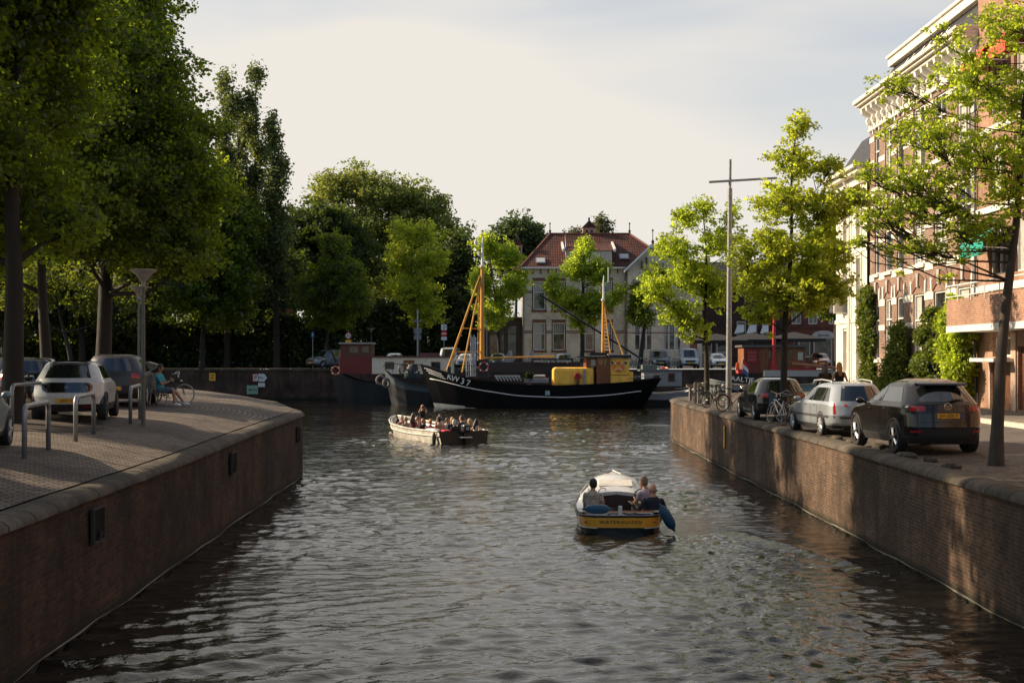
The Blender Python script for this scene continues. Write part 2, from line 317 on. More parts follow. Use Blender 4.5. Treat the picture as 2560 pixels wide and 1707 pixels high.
# water as a real wavy surface: many crossing wind waves, boat wakes and churned water astern
def water():
    xs = np.concatenate([np.linspace(-95, -12, 60), np.arange(-11.5, -8.6, .4), np.arange(-8.5, 9.0, .075), np.arange(9.2, 16, .4), np.linspace(17, 90, 40)])
    ys = [6.0]
    while ys[-1] < 12: ys.append(ys[-1] + .3)
    while ys[-1] < 147.5: ys.append(ys[-1] * 1.0033 + .004)
    ys = np.array(ys); X, Y = np.meshgrid(xs, ys); H = np.zeros_like(X); r = np.random.default_rng(3)
    far = np.clip((Y - 14) / 60, 0, 1)
    lam = np.concatenate([np.geomspace(.30, .8, 34), np.geomspace(.85, 3.4, 22)])
    env = [.25 + 1.3 * (np.sin(X * a + Y * b + c) * .5 + .5) for a, b, c in ((.5, .23, 1), (-.35, .31, 2), (.2, .5, 4))]
    for i, l in enumerate(lam):
        th = r.normal(1.85 if l > .8 else 1.7, .38 if l > .8 else .75); k = 2 * PI / l
        a = (.0014 if l > .8 else .0044) * l ** (.85 if l > .8 else 1.1)
        if l < 1.2: a = a * (1 - .5 * far * (l < .5))
        ph = k * (X * math.cos(th) + Y * math.sin(th)) + r.uniform(0, 6.28) + .35 * np.sin(.7 * X + .4 * Y + i)
        s = np.sin(ph); H += a * env[i % 3] * (s - .25 * np.cos(2 * ph))
    # diverging wake crests behind the near sloop and the passenger boat
    def wake(bx, by, dx, dy, amp, wid, ln):
        l = math.hypot(dx, dy); dx, dy = dx / l, dy / l; u = (X - bx) * dx + (Y - by) * dy; v = (X - bx) * -dy + (Y - by) * dx; o = 0
        for sg in (1, -1):
            q = v * sg - u * .36 - wid; o = o + amp * np.where(u > -1, np.exp(-(q / (.45 + .03 * np.maximum(u, 0))) ** 2) * np.cos(q * 5.2) * np.exp(-np.maximum(u, 0) / ln) * np.clip(u + 1, 0, 1), 0)
        return o
    H += wake(4.6, 34.8, -.05, -1, .045, 1.0, 14) + wake(-3.0, 71, .35, -1, .05, 1.2, 16)
    band = np.exp(-((X - (4.6 - (34.8 - Y) * .02)) / (1.1 + .09 * np.maximum(34.8 - Y, 0))) ** 2) * (Y < 34.6)
    for i in range(26):
        l = r.uniform(.22, .55); th = r.uniform(0, PI); k = 2 * PI / l; H += band * .0042 * l * 1.9 * np.sin(k * (X * math.cos(th) + Y * math.sin(th)) + r.uniform(0, 6.28) + 1.2 * np.sin(1.3 * X + .9 * Y + i))
    # long slow swell crests running up towards the right in the left foreground
    sw_ = np.clip((30 - Y) / 10, 0, 1) * np.clip((3.5 - X) / 4, 0, 1)
    ph = 2 * PI * (Y * .93 - X * .37 + .25 * np.sin(X * .8)) / 1.25; H += sw_ * .024 * (np.sin(ph) + .35 * np.sin(2 * ph + 1)) * (.6 + .6 * np.sin(.33 * X + .5 * Y))
    H *= 1.15
    H *= np.where((X < -9) | (X > 10), .6, 1)
    nx, ny = len(xs), len(ys); V = np.stack([X, Y, H], -1).reshape(-1, 3).astype('f4')
    i = np.arange(nx * ny).reshape(ny, nx); Fc = np.stack([i[:-1, :-1], i[:-1, 1:], i[1:, 1:], i[1:, :-1]], -1).reshape(-1, 4)
    return npmesh('water', V, Fc, True)
def npmesh(name, V, Fc, smooth=False):
    me = bpy.data.meshes.new(name); n, k = Fc.shape
    me.vertices.add(len(V)); me.vertices.foreach_set('co', np.ascontiguousarray(V, 'f4').ravel()); me.loops.add(n * k); me.loops.foreach_set('vertex_index', np.ascontiguousarray(Fc, 'i4').ravel())
    me.polygons.add(n); me.polygons.foreach_set('loop_start', np.arange(0, n * k, k, dtype='i4'))
    if smooth: me.polygons.foreach_set('use_smooth', np.ones(n, bool))
    me.update(calc_edges=True); return me
def watermat():
    m, t, p, o = nodes('canal water'); g = N(t, 'ShaderNodeNewGeometry').outputs['Position']
    mp = N(t, 'ShaderNodeMapping', {'Vector': g, 'Scale': (1.0, 1.5, 1)}).outputs[0]
    n1 = N(t, 'ShaderNodeTexNoise', {'Vector': mp, 'Scale': 8, 'Detail': 3, 'Roughness': .55}); n2 = N(t, 'ShaderNodeTexNoise', {'Vector': mp, 'Scale': 3.2, 'Detail': 3, 'Distortion': .4})
    a = N(t, 'ShaderNodeBump', {'Height': n2.outputs[0], 'Strength': .4, 'Distance': .05}); b = N(t, 'ShaderNodeBump', {'Height': n1.outputs[0], 'Strength': .45, 'Distance': .014, 'Normal': a.outputs[0]})
    n3 = N(t, 'ShaderNodeTexNoise', {'Vector': mp, 'Scale': 20, 'Detail': 2, 'Roughness': .5}); b = N(t, 'ShaderNodeBump', {'Height': n3.outputs[0], 'Strength': .4, 'Distance': .004, 'Normal': b.outputs[0]})
    p.inputs['Base Color'].default_value = (.010, .008, .005, 1); p.inputs['Roughness'].default_value = .03; p.inputs['IOR'].default_value = 1.48
    t.links.new(b.outputs[0], p.inputs['Normal']); return m
wme = water(); wme.materials.append(watermat()); wo = bpy.data.objects.new('water', wme); link(wo); tag(wo, kind='structure')
# ---------------------------------------------------------------- trees
barkm = mat('dark bark', (.026, .020, .014), .9, 0, .5, 8, .9, streak=.4); barkl = mat('grey bark', (.060, .046, .033), .9, 0, .5, 8, .9, streak=.4)
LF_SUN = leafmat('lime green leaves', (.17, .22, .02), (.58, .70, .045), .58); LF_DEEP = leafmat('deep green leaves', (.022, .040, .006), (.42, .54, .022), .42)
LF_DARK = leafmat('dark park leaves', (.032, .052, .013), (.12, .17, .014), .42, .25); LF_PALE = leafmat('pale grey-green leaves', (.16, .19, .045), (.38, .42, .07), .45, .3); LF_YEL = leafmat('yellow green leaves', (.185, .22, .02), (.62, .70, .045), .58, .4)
LF_IVY = leafmat('ivy leaves', (.075, .11, .018), (.25, .30, .02), .35)
def leaves(cen, rad, per, size, r, flat=.75, hang=.35):
    """leaf-sized kites scattered round the twig ends cen; returns vertices and quads"""
    n = len(cen) * per; c = np.repeat(cen, per, 0); rr = np.repeat(rad, per)
    d = r.normal(size=(n, 3)); d /= np.linalg.norm(d, axis=1)[:, None]; q = r.uniform(0, 1, n) ** .5
    P = c + d * (rr * q)[:, None] * np.array([1, 1, flat])
    a = r.normal(size=(n, 3)); a[:, 2] = a[:, 2] * .5 - hang; a /= np.linalg.norm(a, axis=1)[:, None]
    cn = r.normal(size=(len(cen), 3)); cn[:, 2] += .6; cn /= np.linalg.norm(cn, axis=1)[:, None]
    b = np.cross(a, np.repeat(cn, per, 0) * 1.3 + r.normal(size=(n, 3)) * .55); b /= np.linalg.norm(b, axis=1)[:, None] + 1e-9; nn = np.cross(a, b)
    s = (size * r.uniform(.6, 1.25, n))[:, None]
    V = np.stack([P, P + a * s * .5 + b * s * .42 + nn * s * .08, P + a * s * 1.05, P + a * s * .5 - b * s * .42 + nn * s * .08], 1).reshape(-1, 3)
    return V, np.arange(4 * n).reshape(n, 4)
def tree(name, label, loc, lobes, leafm, size=.16, clusters=900, per=34, trunk=.22, th=3, bark=barkm, lean=(0, 0), seed=1, group=None, crad=.42, kids=2.2, limbs=None, flat=.7, shell=.55, grow=1.1, rise=.75):
    """lobes: (x, y, z, rx, ry, rz) ellipsoids relative to the foot; limbs run from the trunk into each lobe, twigs to each leaf cluster"""
    r = np.random.default_rng(seed); t = thing(name, label, 'tree', loc, group=group); L_ = np.array(lobes, float); L_[:, 3:] *= grow
    vol = (L_[:, 3] * L_[:, 4] * L_[:, 5]) ** .8; cnt = np.maximum(3, (clusters * (.62 if leafm in (LF_SUN, LF_YEL) else 1) * vol / vol.sum())).astype(int)
    mb = MB(); top = L_[:, 2].max(); tt = L_[np.argmax(L_[:, 2])]; tx, ty = (tt[0] * .8 + lean[0], tt[1] * .8 + lean[1])
    def tp(z):
        f = min(1, max(0, z / top)); k = f ** 1.3; return Vector((tx * k + .10 * math.sin(z * 1.1 + seed) * f, ty * k + .08 * math.cos(z * .9 + seed) * f, z))
    K = 14; zs = [-.25] + [top * i / K for i in range(1, K + 1)]
    mb.tube([(0, 0, -.3), (0, 0, .02)] + [tp(z) for z in zs[1:]], [trunk * 1.5, trunk * 1.22] + [trunk * (1 - .88 * (z / top) ** 1.1) for z in zs[1:]], 9)
    C_, R_ = [], []
    for li, (x, y, z, a, b, c) in enumerate(L_):
        n = cnt[li]; d = r.normal(size=(n, 3)); d /= np.linalg.norm(d, axis=1)[:, None]; q = (shell + (1 - shell) * r.uniform(0, 1, n)) * (1 + .13 * r.normal(size=n)); q = np.where(r.uniform(size=n) < .25, q * .6, q)
        pts = np.array([x, y, z]) + d * q[:, None] * np.array([a, b, c])
        sub = r.integers(0, max(2, n // 6), n); cc = pts[r.integers(0, n, max(2, n // 6))]      # gather the clusters into sprays
        pts = pts * .8 + cc[sub] * .2 + r.normal(size=(n, 3)) * .16 * min(a, b, c) ** .5
        C_.append(pts); R_.append(crad * r.uniform(.55, 1.35, n))
        z0 = min(top * .93, max(th * .85, z - math.hypot(x, y) * rise - c * .25)); b0 = tp(z0); ce = Vector((x, y, z)); r0 = trunk * (1 - .8 * z0 / top) * .6 / max(1, len(L_) / 6) ** .5
        mid = b0.lerp(ce, .5) + Vector((0, 0, -.12 * (ce - b0).length)) + Vector(r.normal(size=3)) * .15
        if (ce - b0).length > .6: mb.tube([b0, b0.lerp(mid, .5), mid, mid.lerp(ce, .55) + Vector(r.normal(size=3)) * .1, ce], [r0, r0 * .8, r0 * .6, r0 * .42, r0 * .25], 6)
        if leafm in (LF_SUN, LF_YEL) and (ce - b0).length > .8:
            ne = max(2, n // 5); fr = r.uniform(.35, .95, ne); C_.append(np.array([tuple(b0.lerp(mid, f * 2) if f < .5 else mid.lerp(ce, f * 2 - 1)) for f in fr]) + r.normal(size=(ne, 3)) * crad * .9); R_.append(crad * r.uniform(.5, 1.1, ne))
        nt = int(min(n, 10 * kids))
        for k in r.permutation(n)[:nt]:
            e = Vector(pts[k]); s0 = mid.lerp(ce, r.uniform(.2, 1)); m2 = s0.lerp(e, .5) + Vector(r.normal(size=3)) * .12 * (e - s0).length * .6 - Vector((0, 0, .06 * (e - s0).length))
            mb.tube([s0, m2, e], [r0 * .26 + .008, r0 * .16 + .006, .006], 4, cap=False)
    obj('trunk', mb, bark, t, smooth=180)
    V, Fc = leaves(np.concatenate(C_), np.concatenate(R_), per, size, r, flat)
    me = npmesh('crown', V, Fc); me.materials.append(leafm); o = bpy.data.objects.new('crown', me); link(o, t); return t
def lobeset(h0, h1, w, n, seed, peak=.35, jit=.18, rz=.9, top=.35):
    """an uneven crown outline between heights h0 and h1, widest (radius w) at fraction peak"""
    r = np.random.default_rng(seed); o = []
    for i in range(n):
        f = (i + .5) / n; z = h0 + (h1 - h0) * (.06 + .90 * f); ww = w * (f / peak) ** .55 if f < peak else w * (1 - (1 - top) * ((f - peak) / (1 - peak)) ** 1.25)
        a = i * 2.4 + r.uniform(-.5, .5); s = ww * r.uniform(.42, .6); d = max(0, ww - s) * r.uniform(.75, 1.12)
        o.append((d * math.cos(a), d * math.sin(a), z, s, s, s * rz * r.uniform(.75, 1.1)))
    return o
def W(px, py, Y, foot): p = at(px, py, Y); return (p.x - foot[0], 0, p.z - foot[2])
def lob(foot, Y, rows):
    """lobes given where they show: (px, py, dy, radius px across, radius px up, depth radius m)"""
    o = []
    for px, py, dy, rx, rz_, ry in rows:
        p = at(px, py, Y + dy); s = F / (Y + dy); o.append((p.x - foot[0], dy, p.z - foot[2], rx / s, ry, rz_ / s))
    return o
def ft(px, Y, z): return ((px - CX) / F * Y, Y, z)
# left bank: three big limes, their crowns run together over the quay
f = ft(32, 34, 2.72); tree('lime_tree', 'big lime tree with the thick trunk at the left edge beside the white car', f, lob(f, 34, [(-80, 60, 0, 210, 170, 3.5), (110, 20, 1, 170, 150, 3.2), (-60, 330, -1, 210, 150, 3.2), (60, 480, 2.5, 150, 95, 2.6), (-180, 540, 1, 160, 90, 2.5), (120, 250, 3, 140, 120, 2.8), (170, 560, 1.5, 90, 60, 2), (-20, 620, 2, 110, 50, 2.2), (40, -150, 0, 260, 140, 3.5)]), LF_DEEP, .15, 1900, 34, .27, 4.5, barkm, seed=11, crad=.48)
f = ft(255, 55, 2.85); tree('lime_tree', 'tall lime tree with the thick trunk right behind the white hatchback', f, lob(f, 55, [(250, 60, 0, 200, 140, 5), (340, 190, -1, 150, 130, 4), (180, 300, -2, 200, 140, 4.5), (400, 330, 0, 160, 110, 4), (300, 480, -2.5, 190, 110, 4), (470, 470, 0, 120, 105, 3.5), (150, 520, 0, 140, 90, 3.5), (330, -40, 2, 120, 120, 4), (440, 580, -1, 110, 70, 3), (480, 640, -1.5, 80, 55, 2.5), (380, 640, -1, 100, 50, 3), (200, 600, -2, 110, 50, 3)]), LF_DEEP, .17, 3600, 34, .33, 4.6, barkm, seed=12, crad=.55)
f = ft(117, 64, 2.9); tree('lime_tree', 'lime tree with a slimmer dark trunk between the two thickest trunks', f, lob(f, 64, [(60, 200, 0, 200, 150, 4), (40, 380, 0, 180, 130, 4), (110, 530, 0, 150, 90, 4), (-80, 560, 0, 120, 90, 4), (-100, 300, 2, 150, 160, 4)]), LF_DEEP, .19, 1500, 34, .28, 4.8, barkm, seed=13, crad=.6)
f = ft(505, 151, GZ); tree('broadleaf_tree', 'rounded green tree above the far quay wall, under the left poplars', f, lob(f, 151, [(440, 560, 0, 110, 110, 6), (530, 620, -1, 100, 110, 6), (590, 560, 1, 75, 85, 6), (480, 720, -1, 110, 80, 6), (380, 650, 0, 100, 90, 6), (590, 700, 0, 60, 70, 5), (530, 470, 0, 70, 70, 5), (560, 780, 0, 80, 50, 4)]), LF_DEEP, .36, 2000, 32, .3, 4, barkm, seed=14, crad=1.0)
# unseen limes added along the left bank to throw shade over the quays
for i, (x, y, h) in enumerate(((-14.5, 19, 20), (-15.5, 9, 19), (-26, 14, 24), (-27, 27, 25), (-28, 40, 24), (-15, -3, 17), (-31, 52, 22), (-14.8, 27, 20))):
    tree('lime_tree', 'unseen lime tree added for shade, ' + ('outside the view on the near left', 'second one outside the view near the bridge', 'back row nearest the bridge', 'back row, level with the first hoop barrier', 'back row, level with the white hatchback', 'beside the bridge behind the camera', 'back row beyond the seated man', 'next to the trunk at the left edge')[i], (x, y, 2.7), lobeset(4.5, h, 5.2, 9, i, .4), LF_DEEP, .30, 1200, 28, .3, 4.2, barkm, seed=80 + i, crad=.85, shell=.4)
# poplars in the park
for k, (px, Y, yt, w_, sd_) in enumerate(((568, 156, 180, 34, 21), (636, 158, 170, 36, 22), (692, 155, 290, 30, 23), (600, 162, 260, 50, 24))):
    f = ft(px, Y, GZ); s = F / Y; rows = []; nn = 9
    for i in range(nn):
        fy = i / (nn - 1); y = lerp(yt + 22, 700, fy); ww = w_ * (.45 + .75 * min(1, fy * 1.6)) * (1 + .15 * math.sin(i * 2 + k)); rows.append((px + 12 * math.sin(i * 1.9 + k * 2) + (fy - .5) * 10, y, math.cos(i * 2.1 + k) * 1, ww, 46, 1.9))
    tree('poplar_tree', ['leftmost tall poplar spire rising above the park', 'tallest poplar spire of the clump, just right of its twin', 'shorter poplar on the right flank of the clump', 'wide dark poplar filling the foot of the clump'][k], f, lob(f, Y, rows), leafmat('poplar leaves', (.085, .11, .04), (.20, .24, .05), .45, .3), .34, 400, 26, .38, 6, barkm, seed=sd_, group='poplars in the park', crad=.85, flat=1.3, shell=.35)
# dark park trees behind the far quay
def parktree(name, label, px, Y, rows, leafm, size, cl, seed, per=30, crad=1.0, tr=.35, g='park trees beyond the far quay', shell=.55):
    f = ft(px, Y, GZ); return tree(name, label, f, lob(f, Y, rows), leafm, size, cl, per, tr, 4, barkm, seed=seed, group=g, crad=crad, shell=shell)
parktree('park_tree', 'broad dark tree with a domed crown right of the poplars', 790, 185, [(800, 560, 0, 100, 65, 6), (740, 620, 1, 85, 80, 6), (880, 640, 0, 85, 85, 6), (800, 700, -2, 110, 80, 6), (720, 720, 0, 80, 80, 5)], LF_DARK, .42, 1500, 31)
parktree('park_tree', 'huge pale green tree with an airy crown, highest of the middle group', 960, 215, [(820, 480, 0, 62, 58, 5), (890, 470, 2, 70, 65, 6), (960, 490, 0, 75, 70, 6), (1040, 500, 0, 62, 60, 5), (1090, 530, 1, 50, 55, 5), (900, 580, 0, 90, 80, 7), (1010, 590, 0, 100, 80, 7), (1110, 600, 0, 60, 70, 5), (960, 690, 0, 130, 80, 7)], LF_PALE, .42, 2300, 32, 26, 1.15, .5, shell=.4)
parktree('park_tree', 'dark green round tree filling the gap behind the foremast', 1150, 190, [(1130, 620, 0, 60, 60, 5), (1160, 700, 0, 80, 80, 5), (1090, 720, 0, 70, 80, 5), (1180, 780, 0, 70, 60, 5)], LF_DARK, .42, 900, 33)
parktree('park_tree', 'dark round tree rising behind the left chimney of the cream house', 1290, 235, [(1290, 585, 0, 62, 52, 5), (1240, 610, 1, 40, 45, 4), (1330, 600, 0, 42, 42, 4), (1290, 650, 0, 80, 60, 5)], leafmat('blue green leaves', (.045, .075, .03), (.12, .18, .04), .4, .3), .5, 700, 34, 26, 1.2)
parktree('birch_tree', 'thin grey-green tree behind the roof turret', 1515, 240, [(1505, 570, 0, 26, 30, 3), (1490, 600, 0, 30, 30, 3), (1440, 590, 0, 26, 20, 2.5), (1520, 610, 0, 24, 36, 3)], leafmat('birch leaves', (.09, .10, .05), (.16, .17, .06), .4, .3), .4, 260, 35, 22, 1.1, .25)
parktree('park_tree', 'deep shaded tree on the far left behind the lime trunks', 300, 190, [(250, 620, 0, 140, 120, 6), (420, 640, 0, 120, 110, 6), (120, 660, 0, 120, 110, 6), (330, 760, 0, 150, 90, 6), (520, 700, 0, 90, 100, 5)], LF_DARK, .45, 1500, 36)
parktree('park_tree', 'dark tree standing below the poplars above the quay wall', 600, 168, [(590, 700, 0, 90, 90, 5), (640, 760, -2, 80, 70, 4), (520, 760, 0, 80, 70, 4), (700, 690, 1, 60, 90, 4)], LF_DARK, .4, 1300, 37)
parktree('park_tree', 'yellow-green tree seen between the left trunks', 180, 130, [(110, 700, 0, 90, 80, 4), (230, 720, 0, 90, 80, 4), (330, 740, 0, 60, 70, 4), (40, 740, 0, 80, 70, 4)], leafmat('olive leaves', (.05, .065, .01), (.22, .26, .015), .5, .3), .3, 300, 38, 22, .95, .25, shell=.4)  # olive leaf colour with some translucency, no emission
for k, px in enumerate((205, 10)): parktree('park_tree', ('dark park tree between the two thickest lime trunks', 'dark park tree low behind the left edge trunk')[k], px, 149.5, [(px, 420, 0, 110, 90, 8), (px - 60, 530, 0, 120, 90, 8), (px + 70, 540, 0, 120, 100, 8), (px, 650, 0, 150, 100, 6), (px + 80, 760, 0, 100, 80, 5), (px - 80, 770, 0, 100, 80, 5)], LF_DARK, .45, 1500, 57 + k)
# sunlit street trees along the far quay
def street(label, px, Y, rows, leafm, cl, seed, tr=.2, size=.24, crad=.62): 
    f = ft(px, Y, GZ); return tree('street_tree', label, f, lob(f, Y, rows), leafm, size, cl, 30, tr, 3, barkm, seed=seed, group='street trees along the far quay', crad=crad, grow=.95)
street('green street tree above the red wheelhouse, its low twigs sunlit', 815, 153, [(835, 610, 0, 45, 45, 3), (850, 680, 0, 75, 60, 4), (790, 720, 0, 62, 60, 3.5), (880, 740, -1, 55, 60, 3.5), (820, 790, 0, 70, 40, 3)], LF_DEEP, 1200, 41)
street('bright yellow-green street tree behind the small cream houseboat', 1048, 156, [(1010, 575, 0, 34, 38, 2.5), (1060, 580, 0, 40, 38, 2.5), (1000, 640, 0, 50, 50, 3), (1080, 650, 0, 56, 50, 3), (1030, 720, 0, 90, 50, 4), (1060, 780, 0, 70, 45, 3)], LF_YEL, 1100, 42, .22)
street('bright street tree directly behind the yellow foremast', 1250, 158, [(1215, 610, 0, 34, 34, 2.5), (1270, 640, 0, 44, 42, 3), (1200, 700, 0, 38, 40, 3), (1280, 720, -1, 42, 45, 3), (1235, 780, 0, 60, 42, 3), (1300, 690, 0, 24, 26, 2)], LF_SUN, 1050, 43)
street('street tree standing before the cream house with a bare trunk', 1455, 156, [(1460, 622, 0, 30, 36, 2.3), (1440, 670, 0, 44, 40, 2.8), (1500, 680, 0, 36, 42, 2.6), (1380, 710, 0, 24, 40, 2), (1420, 750, 0, 55, 38, 3), (1490, 760, 0, 55, 42, 3), (1450, 800, 0, 42, 26, 2.4), (1545, 740, 0, 22, 34, 2)], LF_SUN, 1100, 44, .26)
street('street tree with a dark lower crown at the right wing of the cream house', 1600, 154, [(1600, 740, 0, 36, 50, 3), (1640, 700, 0, 40, 50, 3), (1600, 790, 0, 40, 35, 2.5)], LF_DEEP, 500, 45, .28)
street('shaded street tree in front of the brick shop', 2092, 118, [(2080, 600, 0, 80, 60, 4), (2110, 680, 0, 90, 70, 4), (2010, 700, 0, 70, 55, 4), (2080, 760, 0, 75, 45, 3.5)], LF_DEEP, 1100, 46, .22)
# right bank trees
f = ft(1767, 65, 2.17); tree('street_tree', 'young lime tree beside the bicycles at the tip of the right quay', f, lob(f, 65, [(1715, 540, 0, 38, 42, 1.2), (1760, 520, .3, 38, 36, 1.1), (1690, 620, 0, 62, 55, 1.7), (1790, 610, 0, 58, 55, 1.6), (1730, 690, .3, 80, 55, 2), (1640, 720, -.3, 60, 45, 1.6), (1690, 780, 0, 62, 42, 1.5), (1800, 720, 0, 50, 60, 1.5), (1830, 540, 0, 22, 45, .8), (1850, 600, 0, 22, 26, .8), (1740, 820, 0, 50, 30, 1.3)]), LF_SUN, .12, 1050, 32, .14, 3.2, barkm, seed=51, crad=.27, grow=.98, group='young trees on the right quay')
f = ft(1957, 48.5, 2.2); tree('street_tree', 'sunlit young lime tree between the black hatchback and the silver estate car', f, lob(f, 48.5, [(2000, 320, 0, 40, 42, .7), (1990, 400, 0, 70, 50, 1), (2080, 420, 0, 50, 26, .8), (1950, 500, 0, 75, 60, 1.2), (2060, 520, 0, 80, 55, 1.2), (2130, 500, .2, 60, 34, .8), (1930, 610, 0, 80, 62, 1.4), (2050, 630, 0, 95, 62, 1.4), (1900, 700, 0, 75, 50, 1.3), (1990, 730, -.3, 95, 60, 1.5), (2070, 720, 0, 70, 50, 1.2), (1900, 780, 0, 62, 32, 1), (1850, 640, 0, 40, 36, .8)]), LF_YEL, .105, 1650, 34, .13, 3.2, barkm, seed=52, crad=.22, grow=1.05, group='young trees on the right quay')
f = ft(2490, 28.7, 2.2); tree('street_tree', 'near tree with a rough leaning trunk before the brick houses at the right edge', f, lob(f, 28.7, [(2560, 60, 0, 150, 90, 1.3), (2420, 200, 0, 110, 90, 1.2), (2560, 250, .2, 120, 90, 1.3), (2330, 330, -.2, 90, 75, 1), (2460, 390, 0, 120, 80, 1.3), (2230, 215, 0, 75, 38, .6), (2260, 430, .2, 90, 55, .9), (2370, 500, -.2, 110, 55, 1), (2200, 530, .3, 90, 38, .7), (2540, 480, 0, 90, 80, 1.2), (2300, 620, 0, 100, 28, .7), (2640, 350, 0, 100, 120, 1.2), (2700, 150, 0, 130, 130, 1.3), (2160, 600, .3, 60, 24, .5), (2130, 480, .4, 40, 18, .4), (2480, 580, .1, 60, 34, .8), (2350, 90, 0, 40, 40, .5), (2180, 440, .3, 60, 34, .6), (2400, 590, 0, 80, 30, .7), (2240, 320, .2, 60, 40, .6), (2160, 560, .2, 60, 22, .5), (2260, 520, .1, 70, 26, .6), (2330, 440, .1, 60, 30, .6)]), LF_SUN, .07, 1750, 32, .135, 4.3, barkl, lean=(.35, 0), seed=53, crad=.18, rise=.42, group='young trees on the right quay', kids=3, flat=.55)
# ---------------------------------------------------------------- buildings
def wall_holes(u0, u1, z0, z1, holes, depth=.16, y=0):
    """a facade in the local xz plane (outside is -y) with real openings and reveals"""
    g = MB(); us = sorted({u0, u1, *[h[0] for h in holes], *[h[1] for h in holes]}); zs = sorted({z0, z1, *[h[2] for h in holes], *[h[3] for h in holes]})
    for a, b in zip(us, us[1:]):
        for c, d in zip(zs, zs[1:]):
            mu, mz = (a + b) / 2, (c + d) / 2
            if any(h[0] < mu < h[1] and h[2] < mz < h[3] for h in holes): continue
            g.add([(a, y, c), (b, y, c), (b, y, d), (a, y, d)], [(0, 1, 2, 3)])
    for a, b, c, d in [h[:4] for h in holes]:
        e = y + depth
        g.add([(a, y, c), (a, e, c), (a, e, d), (a, y, d)], [(0, 1, 2, 3)]); g.add([(b, y, c), (b, y, d), (b, e, d), (b, e, c)], [(0, 1, 2, 3)])
        g.add([(a, y, c), (b, y, c), (b, e, c), (a, e, c)], [(0, 1, 2, 3)]); g.add([(a, y, d), (a, e, d), (b, e, d), (b, y, d)], [(0, 1, 2, 3)])
    return g
CURT = mat('net curtain', (.42, .40, .36), .9, 0, .3, 8); BLIND = mat('slatted blind', (.5, .49, .45), .6, 0, .2, 4)
def window(par, u0, u1, z0, z1, y=.12, fm=None, fw=.07, mull=(), trans=(), grid=None, curtain=0, pane=None, blind=False):
    fm = fm or WHITE; f = MB(); d = .06
    f.b2(u0, u0 + fw, y - d, y + .03, z0, z1); f.b2(u1 - fw, u1, y - d, y + .03, z0, z1); f.b2(u0 + fw, u1 - fw, y - d, y + .03, z0, z0 + fw); f.b2(u0 + fw, u1 - fw, y - d, y + .03, z1 - fw, z1)
    for m_ in mull: x = lerp(u0, u1, m_); f.b2(x - fw * .4, x + fw * .4, y - d + .004, y + .026, z0 + fw, z1 - fw)
    for m_ in trans: z = lerp(z0, z1, m_); f.b2(u0 + fw, u1 - fw, y - d - .006, y + .02, z - fw * .45, z + fw * .45)
    if grid:
        ga, gb, nu, nz = grid
        for i in range(1, nu): x = lerp(u0 + fw, u1 - fw, i / nu); f.b2(x - .016, x + .016, y - .03, y + .02, lerp(z0, z1, ga), lerp(z0, z1, gb))
        for i in range(1, nz): z = lerp(lerp(z0, z1, ga), lerp(z0, z1, gb), i / nz); f.b2(u0 + fw, u1 - fw, y - .026, y + .016, z - .016, z + .016)
    w = obj('window', f, fm, par); g = MB(); g.b2(u0 + fw * .5, u1 - fw * .5, y + .031, y + .045, z0 + fw * .5, z1 - fw * .5)
    gl = obj('pane', g, pane or GLASS, w)
    if curtain or blind:
        g = MB()
        if blind:
            k = int((z1 - z0) * 9)
            for i in range(k): z = lerp(z0 + fw, z1 - fw, (i + .5) / k); g.b2(u0 + fw * 1.5, u1 - fw * 1.5, y + .01, y + .027, z - .035, z + .035)
        else: g.b2(u0 + fw, lerp(u0, u1, curtain), y + .018, y + .029, z0 + fw, z1 - fw)
        obj('blind' if blind else 'curtain', g, BLIND if blind else CURT, w)
    return w
def bands(par, name, m, rows, y=-.03, d=.05):
    for z0, z1, segs in rows:
        for a, b in segs: obj(name, MB().b2(a, b, y, y + d, z0, z1), m, par)
# --- the curved brick row on the right (facade looks to -X; local x runs towards the camera)
brk = brick('warm red brick', (.19, .10, .072), (.25, .14, .10), (.40, .34, .27), 'yz', .22, .075, .3, .010, rough=.85, bumpd=.006)
slate = brick('dark roof tiles', (.035, .035, .04), (.055, .055, .06), (.012, .012, .012), 'yz', .3, .22, .3, .02, rough=.5, bumpd=.02)
PW = mat('ivory plaster', (.72, .66, .55), .7, 0, .16, 2.5, streak=.3); KEY = mat('grey keystone', (.38, .37, .35), .7, 0, .3)
rb = thing('brick_house', 'tall red brick town house with white stone bands and a big white bracketed cornice', 'house', (17.5, 69.5, 0), R(-90))
WU = [(.9, 1.7), (2.8, 3.95), (4.85, 5.95), (7.5, 9.2), (10.5, 12.2), (13.6, 15.3)]
FL = [(4.25, 7.05), (8.32, 11.2), (12.45, 15.1)]
holes = [(a, b, z0 if not (fi == 0 and a > 13) else 5.75, z1) for fi, (z0, z1) in enumerate(FL) for a, b in WU]
obj('wall', wall_holes(0, 16.1, 2.2, 15.75, holes), brk, rb)
g = MB(); g.b2(0, 16.1, .2, 9, 2.2, 16.6); obj('house_core', g, PW, rb)
slab = MB(); slab.b2(0, 16.1, -.05, -.002, 2.3, 3.0); obj('plinth', slab, STONE, rb)
